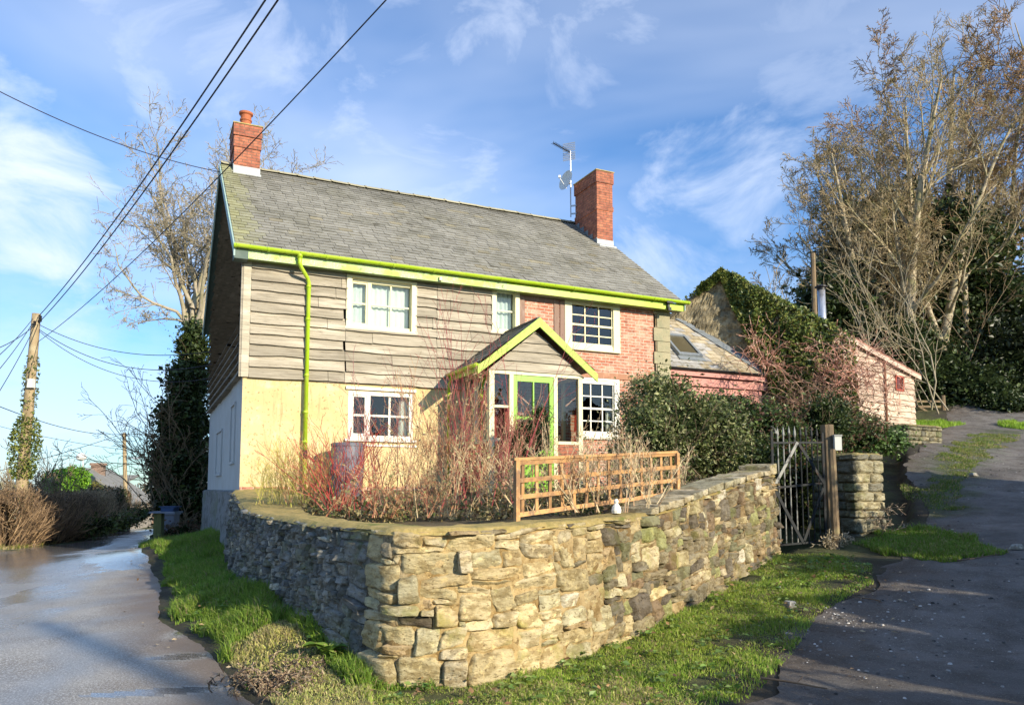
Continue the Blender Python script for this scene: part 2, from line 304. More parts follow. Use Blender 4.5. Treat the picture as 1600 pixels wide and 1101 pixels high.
def glassmat():
    m = bpy.data.materials.new('window_glass'); m.use_nodes = True; nt = m.node_tree; N = nt.nodes; L = nt.links; N.remove(N['Principled BSDF'])
    tr = N.new('ShaderNodeBsdfTransparent'); tr.inputs[0].default_value = (.82, .86, .84, 1)
    gl = N.new('ShaderNodeBsdfGlossy'); gl.inputs['Roughness'].default_value = .01
    fr = N.new('ShaderNodeFresnel'); fr.inputs[0].default_value = 1.75
    tc = N.new('ShaderNodeTexCoord'); n = N.new('ShaderNodeTexNoise'); n.inputs['Scale'].default_value = 2.2; L.new(tc.outputs['Object'], n.inputs[0])
    bp = N.new('ShaderNodeBump'); bp.inputs['Strength'].default_value = .05; bp.inputs['Distance'].default_value = .05; L.new(n.outputs[0], bp.inputs['Height']); L.new(bp.outputs[0], gl.inputs['Normal'])
    mx = N.new('ShaderNodeMixShader'); L.new(fr.outputs[0], mx.inputs[0]); L.new(tr.outputs[0], mx.inputs[1]); L.new(gl.outputs[0], mx.inputs[2]); L.new(mx.outputs[0], N['Material Output'].inputs[0])
    return m
M['glass'] = glassmat()
M['dark'] = mat('dark_room', (0.012, 0.012, 0.014), .9)
M['curtain'] = mat('curtain_cloth', (0.62, 0.64, 0.58), .9, [(6, (0.5, 0.52, 0.47), .4, .7, (3, 1, .2))])
M['blind'] = mat('blind_sky_reflection', (0.70, 0.76, 0.72), .8, [(1.5, (0.60, 0.68, 0.68), .4, .6)])  # pale colour also stands for the sky reflected in the panes
M['butt'] = mat('water_butt_plastic', (0.13, 0.14, 0.17), .5, [(10, (0.2, 0.21, 0.24), .55, .75)])
M['black'] = mat('black_plastic', (0.02, 0.02, 0.022), .45)
M['iron'] = mat('painted_iron', (0.016, 0.019, 0.021), .6, [(15, (0.07, 0.07, 0.06), .60, .72), (9, (0.06, 0.03, 0.018), .55, .7)], bump=(60, .4, .004))
M['iron_sunlit'] = mat('sunlit_iron', (0.30, 0.30, 0.27), .6, [(7, (0.06, 0.06, 0.055), .45, .6)], bump=(60, .4, .004))  # paler copy of the iron: sunlight painted on the gate's upper left
M['trellis'] = mat('trellis_wood', (0.54, 0.30, 0.12), .8, [(5, (0.30, 0.17, 0.085), .42, .62), (22, (0.52, 0.36, 0.2), .55, .7), (9, (0.2, 0.14, 0.09), .6, .7)], bump=(40, .3, .004))
M['post'] = mat('weathered_post', (0.24, 0.17, 0.10), .9, [(9, (0.14, 0.11, 0.07), .45, .65, (1, 1, .2)), (5, (0.3, 0.25, 0.13), .55, .75)], bump=(30, .8, .02, (1, 1, .12)))
M['pole'] = mat('utility_pole_wood', (0.38, 0.29, 0.17), .9, [(6, (0.25, 0.19, 0.11), .45, .65, (1, 1, .15)), (3, (0.45, 0.38, 0.24), .5, .75)], bump=(20, .8, .02, (1, 1, .1)))
M['wire'] = mat('cable', (0.035, 0.035, 0.05), .6, tint=False)
M['alu'] = mat('aluminium', (0.6, 0.6, 0.6), .4, metal=.6)
M['dishw'] = mat('dish_enamel', (0.75, 0.75, 0.72), .45)
M['steel'] = mat('flue_steel', (0.65, 0.66, 0.68), .3, [(9, (0.45, 0.46, 0.48), .5, .7)], metal=.7)
M['pink'] = mat('faded_pink_paint', (0.55, 0.25, 0.21), .6, [(9, (0.45, 0.2, 0.18), .5, .75)])
M['slate_tan'] = mat('tan_slate', (1.1, 1.13, 1.25), .75, [(7, (0.7, 0.66, 0.55), .45, .7)], bump=(25, .4, .008))
M['limewash'] = mat('limewashed_board', (0.56, 0.44, 0.35), .85, [(4, (0.34, 0.25, 0.185), .45, .65, (.5, 1, 4)), (18, (0.24, 0.16, 0.11), .6, .72, (.4, 1, 2))], bump=[(30, .5, .01, (.2, 1, 2)), (5, .5, .02)])
M['rust'] = mat('rusty_sheet', (0.36, 0.18, 0.13), .7, [(3, (0.25, 0.12, 0.08), .4, .65)], bump=(8, .3, .01))
M['bark_l'] = mat('pale_bark', (0.40, 0.34, 0.25), .9, [(3, (0.30, 0.27, 0.16), .42, .65), (9, (0.22, 0.19, 0.13), .55, .7)], bump=(8, .5, .02))
M['bark_r'] = mat('grey_brown_bark', (0.46, 0.39, 0.27), .9, [(2, (0.27, 0.25, 0.13), .45, .62), (8, (0.20, 0.15, 0.10), .5, .65)], bump=(6, .5, .02))
M['bark_d'] = mat('brown_bark', (0.22, 0.16, 0.10), .9, [(3, (0.14, 0.11, 0.07), .42, .65)])
M['twig'] = mat('twig', (1, 1, 1), .8)
M['core'] = mat('inner_leaf_mass', (1, 1, 1), 1.0, [(6, (.4, .4, .4), .4, .6)], bump=(8, 1, .1), spec=0)
M['leaf'] = mat('leaf', (1, 1, 1), .42, spec=.4, trans=.25, tint=True)
M['grass'] = mat('grass_blade', (1, 1, 1), .6, spec=.3, trans=.35, tint=True)
# ------------------------------------------------------------------ terrain
TP = np.array([(-1.2,6.2,-.02),(0,0,0),(-5,0,0),(5,0,-.05),(-9,5,0),(0,4,0),(3,4,0),(-7.5,14,0),(-3.2,8,0),(-4.6,10,0),(-6.6,14,0),(-11,22,-.13),(-14,30,-.3),(-17.5,38,-.5),
 (-13.5,20.5,0),(-20,20,0.05),(-20,38,-.45),(-30,30,-.3),(-5.6,15,.12),(-9.2,22.9,-.15),(.3,6.9,0),(1.5,8.4,.13),(2.6,9.7,.3),(4,11.5,.58),(4.9,12,.68),
 (6,12.8,.86),(5.5,9.5,.5),(3.8,5.7,0),(5,7.5,.12),(7.3,11,.8),(12,18,2.15),(12,21,2.8),(9.5,19,2.5),(12.8,25,3.45),(14.7,26,3.7),(14.5,27,3.9),(18,27,3.95),(20,18,2.4),
 (5,16,1.6),(8,20,2.6),(4,24,2.4),(0,19,1.7),(-4,17,1.2),(9,24,3.1),(14,34,5.6),(22,36,6.8),(10,36,5.0),(0,34,1.8),(-8,30,.2),(-60,70,-2),(-25,60,-1.5),(30,0,.6),(-30,0,.0),(0,-20,-.4),(14,6,1.2),(60,60,14),(30,60,12),(0,70,2),(-60,0,-.3),(60,0,3),(60,20,6),(0,-60,-1),(22,50,10),(40,40,9),(9,10,.9),(0,45,2)], float)
def _tps(P, Z):
    n = len(P); d = np.linalg.norm(P[:, None]-P[None], axis=2); K = np.where(d > 0, d*d*np.log(d+1e-12), 0)
    A = np.zeros((n+3, n+3)); A[:n, :n] = K + np.eye(n)*.02; A[:n, n] = 1; A[:n, n+1:] = P; A[n:, :n] = A[:n, n:].T
    return np.linalg.solve(A, np.concatenate([Z, np.zeros(3)]))
_w = _tps(TP[:, :2], TP[:, 2])
def H0(x, y):
    x = np.asarray(x, float); y = np.asarray(y, float); sh = np.broadcast(x, y).shape
    q = np.stack([np.broadcast_to(x, sh).ravel(), np.broadcast_to(y, sh).ravel()], 1); o = np.empty(len(q))
    for i in range(0, len(q), 20000):
        s = q[i:i+20000]; d = np.linalg.norm(s[:, None]-TP[None, :, :2], axis=2)
        o[i:i+20000] = (d*d*np.log(d+1e-12)) @ _w[:-3] + _w[-3] + s @ _w[-2:]
    return o.reshape(sh)
def inpoly(x, y, poly):
    x = np.asarray(x, float); y = np.asarray(y, float); c = np.zeros(np.broadcast(x, y).shape, bool); j = len(poly)-1
    for i in range(len(poly)):
        xi, yi = poly[i]; xj, yj = poly[j]
        c ^= ((yi > y) != (yj > y)) & (x < (xj-xi)*(y-yi)/(yj-yi+1e-12)+xi); j = i
    return c
def pline(x, y, pts):
    """distance to a polyline"""
    x = np.asarray(x, float); y = np.asarray(y, float); best = np.full(np.broadcast(x, y).shape, 1e9)
    for (ax, ay), (bx, by) in zip(pts[:-1], pts[1:]):
        dx, dy = bx-ax, by-ay; t = np.clip(((x-ax)*dx+(y-ay)*dy)/(dx*dx+dy*dy), 0, 1)
        best = np.minimum(best, np.hypot(x-ax-t*dx, y-ay-t*dy))
    return best
def spline(pts, n=12):
    P = np.array(pts, float); P = np.vstack([2*P[0]-P[1], P, 2*P[-1]-P[-2]]); o = []
    for i in range(1, len(P)-2):
        for t in np.arange(n)/n:
            o.append(.5*((2*P[i])+(-P[i-1]+P[i+1])*t+(2*P[i-1]-5*P[i]+4*P[i+1]-P[i+2])*t*t+(-P[i-1]+3*P[i]-3*P[i+1]+P[i+2])*t**3))
    o.append(P[-2]); return np.array(o)

# road edges, near to far
RE = [(2.2,-6),(1.2,0),(.2,3),(-.9,4.6),(-1.75,5.6),(-3.2,8.0),(-4.45,9.9),(-6.4,14),(-8.6,18),(-10.9,22.5),(-12.7,27),(-15.7,34),(-17.2,39),(-18.5,44),(-19,52)]
LE = [(-60,-6),(-60,9),(-30,13),(-20,16),(-14.5,17.6),(-12.7,19.8),(-13.9,23),(-15.0,27),(-17.6,34),(-20,39),(-21.8,44),(-22.5,52)]
RES = spline(RE, 8); LES = spline(LE, 8)
roadpoly = [tuple(p) for p in RES] + [tuple(p) for p in LES[::-1]]
# track: from the road mouth up the hill
TL = [(-.6,4.2),(.6,5.0),(1.7,5.9),(2.5,7.2),(3.3,8.6),(4.6,9.8),(5.7,11.2),(6.9,12.8),(7.9,15),(9.0,17.5),(10.6,20),(12.5,23),(14.8,26),(17,29.5),(21,33)]
TR = [(1.5,-1),(5,0),(9,2),(9.5,6),(10.2,9),(11.4,12),(13,15.5),(15,19),(18,23),(22,26),(27,30)]
TLS = spline(TL, 8); TRS = spline(TR, 8)
trackpoly = [tuple(p) for p in TLS] + [tuple(p) for p in TRS[::-1]] + [(1.2, 0), (.2, 3)]
# outer foot of the garden wall: x, y, z foot, z top
WP = [(-5.42,15.0,.05,1.56),(-4.6,12.9,.12,1.44),(-3.6,10.6,.22,1.31),(-2.62,8.85,.30,1.28),(-1.80,7.45,.22,1.27),(-1.24,6.80,.04,1.27),(-.98,6.50,-.04,1.27),(-.62,6.53,-.06,1.27),(-.25,6.64,-.05,1.27),(.4,7.12,-.02,1.29),(1.5,8.45,.10,1.34),(2.6,9.9,.28,1.58),(3.55,11.15,.46,1.78),(4.0,11.75,.56,1.84)]
WS = spline(WP, 14)
wd = np.r_[0, np.cumsum(np.hypot(*np.diff(WS[:, :2], axis=0).T))]; WL = wd[-1]
def wall_at(s):
    return np.stack([np.interp(s, wd, WS[:, k]) for k in range(4)], -1)
def wall_n(s):
    d = wall_at(np.asarray(s)+.06) - wall_at(np.asarray(s)-.06); n = np.stack([d[..., 1], -d[..., 0]], -1); return n/np.linalg.norm(n, axis=-1)[..., None]
wallpoly = [tuple(p[:2]) for p in WS]
def bank(x, y):
    """verge mound between the lane and the wall"""
    dr = pline(x, y, [tuple(p) for p in RES[::3]]); dw = pline(x, y, [(p[0], p[1]) for p in WP[:6]])
    m = np.clip(1-dw/1.15, 0, 1); return m*np.clip(dr/.5, 0, 1)
def H(x, y):
    z = H0(x, y)
    foot = np.interp(np.asarray(y, float), [6.3, 6.8, 7.5, 8.9, 10.6, 12.9, 15], [-.03, .04, .22, .32, .24, .14, .08])
    inv = inpoly(x, y, [tuple(p) for p in RES[16:90:4]] + [(-9, 23), (-5.4, 15)] + [(p[0], p[1]) for p in WP[1:6]] + [(-.9, 5.2)])
    b = bank(x, y)
    z = np.where(inv, z*(1-b) + np.maximum(z, foot)*b + .05*np.clip(pline(x, y, [tuple(p) for p in RES[::3]])/.4, 0, 1), z)
    return z
def Hn(x, y, a=.02): return H(x, y) + a*vnoise(np.asarray(x)*2.2, np.asarray(y)*2.2, 5)

# ground, roads
def warp_axis(lo, hi, c, fine, coarse):
    o = [c]
    while o[-1] < hi: o.append(o[-1] + fine + max(0, abs(o[-1]-c)-8)*coarse)
    q = [c]
    while q[-1] > lo: q.append(q[-1] - fine - max(0, abs(q[-1]-c)-8)*coarse)
    return np.array(sorted(set(q + o)))
gx = warp_axis(-900, 900, 0, .14, .035); gy = warp_axis(-300, 1200, 9, .14, .035)
X, Y = np.meshgrid(gx, gy, indexing='ij')
rr = np.hypot(X, Y-10); Zb = H(np.clip(X, -70, 70), np.clip(Y, -70, 75)); 
Z = Zb + .03*vnoise(X*2, Y*2, 3)*np.clip(rr/3, .3, 1)
inr = inpoly(X, Y, roadpoly); intk = inpoly(X, Y, trackpoly)
dE = pline(X, Y, [tuple(p) for p in RES[::2]]); dF = pline(X, Y, [tuple(p) for p in LES[::2]]); dT = pline(X, Y, [tuple(p) for p in TLS[::2]]); dU = pline(X, Y, [tuple(p) for p in TRS[::2]])
low = np.maximum(inr*np.clip(np.minimum(dE, dF)/.25, 0, 1), intk*np.clip(np.minimum(dT, dU)/.3, 0, 1))
Z = np.where(inr | intk, np.minimum(Z, Zb+.004)*(1-low) + (Zb-.06)*low, Z)
Z = np.where(inpoly(X, Y, [tuple(p) for p in WS[:, :2]] + [(7, 13.5), (12, 24), (-6, 26), (-9.2, 22.8)]), Zb-.3, Z)
def ground_extra(nt, b, cur, tc):
    pass
M['ground'] = mat('mossy_earth', (1, 1, 1), .95, [(3, (0.6, 0.6, 0.5), .4, .7), (20, (1.5, 1.4, 1.2), .6, .75)], bump=[(10, .8, .05), (60, .6, .01)])
# tint: green verge, brown mud next to the roads
dre = pline(X, Y, [tuple(p) for p in RES[::2]]); dtl = pline(X, Y, [tuple(p) for p in TLS[::2]])
mud = np.clip(.9 - dre/.4 + .5*vnoise(X*3, Y*3, 9), 0, 1)*(Y < 45)
mud2 = np.clip(1.1 - dtl/.7 + .6*vnoise(X*3, Y*3, 12), 0, 1)
mud = np.maximum(mud, mud2)[..., None]
gcol = np.array([.085, .09, .035])*(1-mud) + np.array([.06, .05, .035])*mud
g = MB(); g.grid(np.stack([X, Y, Z], -1), gcol); ground = g.build('ground', M['ground'], smooth=True); tag(ground, kind='structure')

def strip_mesh(name, A, B, nseg, nw, off, mt, colf=None, edge=0.0, kind='structure'):
    A = np.array(A, float); B = np.array(B, float)
    def res(P, n):
        d = np.r_[0, np.cumsum(np.hypot(*np.diff(P, axis=0).T))]; s = np.linspace(0, d[-1], n); return np.stack([np.interp(s, d, P[:, 0]), np.interp(s, d, P[:, 1])], 1)
    A = res(A, nseg) if len(A) != len(B) else A; B = res(B, len(A)) if len(B) != len(A) else B
    t = np.linspace(0, 1, nw)[None, :, None]; P = A[:, None]*(1-t) + B[:, None]*t
    z = off(P[..., 0], P[..., 1]); m = MB(); P3 = np.concatenate([P, z[..., None]], -1)
    m.grid(P3, colf(P[..., 0], P[..., 1]) if colf else (1, 1, 1)); o = m.build(name, mt, smooth=True); tag(o, kind=kind); return o
def rastersheet(name, poly, mt, off, x0, x1, y0, y1, st, colf, jag=.1):
    """a sheet of the terrain inside a polygon with a slightly ragged edge"""
    xs = np.arange(x0, x1, st); ys = np.arange(y0, y1, st); X, Y = np.meshgrid(xs, ys, indexing='ij')
    k = inpoly(X + jag*vnoise(X*2.5, Y*2.5, 21), Y + jag*vnoise(X*2.5, Y*2.5, 22), poly)
    Z = off(X, Y); idx = -np.ones(X.shape, int); a, b = X.shape
    q = k[:-1, :-1] & k[1:, :-1] & k[1:, 1:] & k[:-1, 1:]
    use = np.zeros_like(k)
    for s in ((0, 0), (1, 0), (1, 1), (0, 1)): use[s[0]:a-1+s[0], s[1]:b-1+s[1]] |= q
    idx[use] = np.arange(use.sum()); V = np.stack([X[use], Y[use], Z[use]], 1)
    f = np.stack([idx[:-1, :-1][q], idx[1:, :-1][q], idx[1:, 1:][q], idx[:-1, 1:][q]], 1)
    C = colf(X, Y)[:-1, :-1][q]
    m = MB(); m.add(V, f, C); o = m.build(name, mt, smooth=True); tag(o, kind='structure'); return o

def road_mat():
    m = bpy.data.materials.new('wet_lane'); m.use_nodes = True; nt = m.node_tree; N = nt.nodes; L = nt.links; b = N['Principled BSDF']
    tc = N.new('ShaderNodeTexCoord')
    def noise(sc, lo, hi, st=(1, 1, 1), det=5, a=0., c=1., rot=0):
        mp = N.new('ShaderNodeMapping'); mp.inputs['Scale'].default_value = st; mp.inputs['Rotation'].default_value = (0, 0, rot); L.new(tc.outputs['Object'], mp.inputs[0])
        n = N.new('ShaderNodeTexNoise'); n.inputs['Scale'].default_value = sc; n.inputs['Detail'].default_value = det; L.new(mp.outputs[0], n.inputs[0])
        r = N.new('ShaderNodeMapRange'); r.interpolation_type = 'SMOOTHSTEP'; r.inputs[1].default_value = lo; r.inputs[2].default_value = hi; r.inputs[3].default_value = a; r.inputs[4].default_value = c; L.new(n.outputs[0], r.inputs[0]); return r.outputs[0]
    at = N.new('ShaderNodeAttribute'); at.attribute_name = 'tint'
    spr = N.new('ShaderNodeSeparateColor'); L.new(at.outputs[0], spr.inputs[0])   # R wetness, G mud, B far
    def mixc(f, a, c):
        x = N.new('ShaderNodeMixRGB'); (L.new(f, x.inputs[0]) if not isinstance(f, float) else None); 
        for s, v in ((1, a), (2, c)):
            if isinstance(v, tuple): x.inputs[s].default_value = (*v, 1)
            else: L.new(v, x.inputs[s])
        return x.outputs[0]
    c = mixc(noise(1.2, .35, .65), (0.27, 0.245, 0.205), (0.36, 0.335, 0.29))
    c = mixc(noise(60, .52, .62, det=3), c, (0.60, 0.58, 0.54))
    c = mixc(noise(90, .60, .68, det=2), c, (0.06, 0.055, 0.05))
    c = mixc(spr.outputs[1], c, (0.17, 0.115, 0.075))
    wn = noise(1.1, .40, .62, st=(.8, .45, 1), det=4, rot=.5)
    w = N.new('ShaderNodeMath'); w.operation = 'MULTIPLY'; w.use_clamp = True; L.new(wn, w.inputs[0]); L.new(spr.outputs[0], w.inputs[1])
    w2 = N.new('ShaderNodeMath'); w2.operation = 'MAXIMUM'; L.new(w.outputs[0], w2.inputs[0])
    wf = N.new('ShaderNodeMath'); wf.operation = 'MULTIPLY_ADD'; L.new(spr.outputs[0], wf.inputs[0]); wf.inputs[1].default_value = 3.4; wf.inputs[2].default_value = -2.4; wf.use_clamp = True; L.new(wf.outputs[0], w2.inputs[1])
    dk = N.new('ShaderNodeMixRGB'); dk.blend_type = 'MULTIPLY'; L.new(w2.outputs[0], dk.inputs[0]); L.new(c, dk.inputs[1]); dk.inputs[2].default_value = (.60, .60, .62, 1)
    L.new(dk.outputs[0], b.inputs['Base Color'])
    ro = N.new('ShaderNodeMapRange'); L.new(w2.outputs[0], ro.inputs[0]); ro.inputs[3].default_value = .62; ro.inputs[4].default_value = .10; L.new(ro.outputs[0], b.inputs['Roughness'])
    b.inputs['Specular IOR Level'].default_value = .55
    bs = N.new('ShaderNodeMapRange'); L.new(w2.outputs[0], bs.inputs[0]); bs.inputs[3].default_value = .55; bs.inputs[4].default_value = .10
    n = N.new('ShaderNodeTexNoise'); n.inputs['Scale'].default_value = 70; n.inputs['Detail'].default_value = 6; L.new(tc.outputs['Object'], n.inputs[0])
    bp = N.new('ShaderNodeBump'); bp.inputs['Distance'].default_value = .008; L.new(n.outputs[0], bp.inputs['Height']); L.new(bs.outputs[0], bp.inputs['Strength'])
    n = N.new('ShaderNodeTexNoise'); n.inputs['Scale'].default_value = 3; n.inputs['Detail'].default_value = 3; L.new(tc.outputs['Object'], n.inputs[0])
    bq = N.new('ShaderNodeBump'); bq.inputs['Distance'].default_value = .01; bq.inputs['Strength'].default_value = .35; L.new(n.outputs[0], bq.inputs['Height']); L.new(bq.outputs[0], bp.inputs['Normal'])
    L.new(bp.outputs[0], b.inputs['Normal']); return m
M['road'] = road_mat()
PUD = [(-3.15,7.45,.55,.22,.15),(-2.75,6.25,.7,.16,.2),(-3.55,8.9,.22,.75,-.1),(-8.3,16.5,1.0,3.2,.45),(-10.8,23,1.0,4,.42),(-14,31,1.2,5,.4)]
def puddle(x, y):
    o = np.zeros(np.broadcast(x, y).shape)
    for px, py, a, b, rt in PUD:
        dx = x-px; dy = y-py; u = dx*math.cos(rt)+dy*math.sin(rt); v = -dx*math.sin(rt)+dy*math.cos(rt)
        o = np.maximum(o, 1-np.hypot(u/a, v/b)+.28*vnoise(x*2.5, y*2.5, 31))
    return np.clip(o*2.2, 0, 1)
def roadcol(x, y):
    d = pline(x, y, [tuple(p) for p in RES[::2]])
    wet = .66 + .28*vnoise(x*.5, y*.22, 33) + np.clip((y-9)/14, 0, .35)*np.clip(1-(np.abs(d-1.6)-1.2), 0, 1)
    wet = np.clip(np.minimum(wet, .80)+.26*np.clip((y-10)/7, 0, 1)*np.clip(1-np.abs(d-2.0)/2.2+.5*vnoise(x*.8, y*.3, 37), 0, 1), 0.05, 1); p = puddle(x, y); wet = np.maximum(wet*np.clip(.45+d/2.2, 0, 1), p)
    md = np.clip(1-d/.9+.4*vnoise(x*2, y*2, 35), 0, 1)*.8*(1-p)
    return np.stack([wet, md, y/50], -1)
def roadz(x, y): return H(x, y) + .006 - .02*puddle(x, y)*0
def resamp(P, n):
    d = np.r_[0, np.cumsum(np.hypot(*np.diff(P, axis=0).T))]; s = np.linspace(0, d[-1], n); return np.stack([np.interp(s, d, P[:, 0]), np.interp(s, d, P[:, 1])], 1)
def ribbon(name, A, B, na, nb, mt, zf, colf, jag, power=2.2):
    A = resamp(A, na); B = resamp(B, na); s = np.arange(na)*np.hypot(*np.diff(A, axis=0).T).sum()/na*1.3
    for E, sd in ((A, 1), (B, 2)): E[:, 0] += jag*vnoise(s, s*0, 50+sd, 4); E[:, 1] += jag*vnoise(s, s*0+5, 60+sd, 4)
    t = (np.linspace(0, 1, nb)**power)[None, :, None]; P = A[:, None]*(1-t)+B[:, None]*t; z = zf(P[..., 0], P[..., 1])
    m = MB(); m.grid(np.concatenate([P, z[..., None]], -1), colf(P[..., 0], P[..., 1])); o = m.build(name, mt, smooth=True); tag(o, kind='structure'); return o
road = ribbon('lane_road', RES, LES, 900, 150, M['road'], lambda x, y: H0(x, y)+.006, roadcol, .10)
# muddy track up the hill
def track_mat():
    m = mat('track_mud', (1, 1, 1), .8, [(2.5, (0.70, 0.66, 0.62), .4, .65), (12, (0.55, 0.5, 0.47), .55, .75), (60, (1.7, 1.7, 1.65), .58, .66), (85, (2.6, 2.6, 2.5), .64, .70), (110, (0.4, 0.38, 0.35), .60, .68), (140, (4.2, 4.1, 4.0), .69, .73)], bump=[(7, .9, .07), (26, .9, .03), (60, 1, .02), (150, .7, .008)], spec=.4)
    return m
M['track'] = track_mat()
def trackcol(x, y):
    n = vnoise(x*1.1, y*1.1, 41); n2 = vnoise(x*3, y*3, 42)
    d = pline(x, y, [tuple(p) for p in TLS[::2]])
    base = np.array([.20, .185, .168])[None, None] * (1+.35*n[..., None]+.2*n2[..., None])
    brown = np.array([.135, .10, .072]); t = np.clip(.5 - d/1.6 + .6*n2, 0, 1)[..., None]
    c = base*(1-t) + brown*t
    mid = np.minimum(pline(x, y, [(7.5,13.6),(9.6,17),(12.3,20.5),(15.8,24.5)]), np.hypot(x-8.2, y-11.2)-.3)
    gr = (np.clip(1-mid/.7+.8*n2, 0, 1)*(y > 13))[..., None]*.8
    return c*(1-gr) + np.array([.07, .10, .03])*gr
track = ribbon('track', np.vstack([[(-.2, 2.6)], TLS]), TRS, 620, 220, M['track'], lambda x, y: H0(x, y)+.001+.022*vnoise(x*1.7, y*1.7, 44, 3)*np.clip(pline(x, y, [tuple(p) for p in TLS[::2]])/.4, 0, 1), trackcol, .22, 1.25)
# bumpy earth berm along the track's right front corner
# loose stones on the track
m = MB()
def pebble(m, x, y, z, s, col):
    an = np.arange(6)*math.pi/3 + rnd.random(); r = s*(.7+.5*rng.random(6))
    ring = np.stack([x+r*np.cos(an), y+r*np.sin(an), np.full(6, z)], 1); top = np.stack([x+.6*r*np.cos(an), y+.6*r*np.sin(an), np.full(6, z+s*.6)], 1)
    q = [(i, (i+1) % 6, 6+(i+1) % 6, 6+i) for i in range(6)]; m.add(np.concatenate([ring, top]), np.array(q), col); m.f.append((m.n-6+np.arange(6))[None]); m.c.append(np.array([col], float))
PQ = []
for k in range(6500):
    if k < 620: x = 3.6+rnd.gauss(0, .75); y = 8.3+rnd.gauss(0, .8)
    else:
        i = rnd.randrange(len(TLS)); j = int(i/len(TLS)*len(TRS)); f = rnd.random()**.8; x = TLS[i][0]*(1-f)+TRS[j][0]*f; y = TLS[i][1]*(1-f)+TRS[j][1]*f
    if y < 4 or x < -.3: continue
    PQ.append((x, y, rnd.choice([.05, .07, .09, .12, .16, .22, .30, .5] if k > 500 else [.15, .25, .4, .55])))
PQ = np.array(PQ); PZ = H0(PQ[:, 0], PQ[:, 1])
for (x, y, c), z in zip(PQ, PZ): pebble(m, x, y, z, .005+.02*rnd.random()**4, (c, c*.96, c*.9))
pb = m.build('gravel', mat('pebble', (1, 1, 1), .8)); tag(pb, 'loose pale pebbles scattered over the dark muddy track', 'gravel', kind='stuff')

# ------------------------------------------------------------------ garden soil behind the wall
def garden_z(x, y):
    # level with the wall top along the wall, rising to the cottage
    return None
M['soil'] = mat('garden_soil', (0.16, 0.12, 0.065), .95, [(4, (0.09, 0.08, 0.04), .4, .65), (20, (0.28, 0.22, 0.11), .58, .75), (2, (0.12, 0.13, 0.04), .55, .7)], bump=[(9, .9, .06), (50, .6, .012)])
def garden():
    m = MB(); ss = np.linspace(.15, WL-.1, 90); w = wall_at(ss); n = wall_n(ss)
    inner = w[:, :2] - n*.30; zt = w[:, 3]
    # back line in the direction of the cottage and beyond
    back = np.stack([np.interp(ss, [0, WL*.45, WL], [-5.0, 1.5, 12]), np.interp(ss, [0, WL*.45, WL], [15.4, 18.6, 24.5])], 1)
    zb = np.interp(ss, [0, WL*.45, WL], [1.62, 1.62, 2.9])
    t = np.linspace(0, 1, 40)[None, :, None]
    P = inner[:, None]*(1-t) + back[:, None]*t
    z = (zt-.10)[:, None]*(1-t[..., 0]) + zb[:, None]*t[..., 0]
    z = z - .12*np.sin(np.clip(t[..., 0], 0, 1)*math.pi)*np.clip((ss/WL*4)[:, None], 0, 1)
    z = z + .035*vnoise(P[..., 0]*3, P[..., 1]*3, 50)
    # left corner: rises to make the mossy slope
    lf = np.clip(1-ss/3.6, 0, 1)[:, None]; z = z + lf*.09*np.clip(1-t[..., 0]*1.5, 0, 1)
    m.grid(np.concatenate([P, z[..., None]], -1)); o = m.build('garden_soil', M['soil'], smooth=True); tag(o, kind='structure')
garden()
GZ = lambda x, y: 1.35 + .11*max(0, (y-9.5)*.35)    # rough garden level

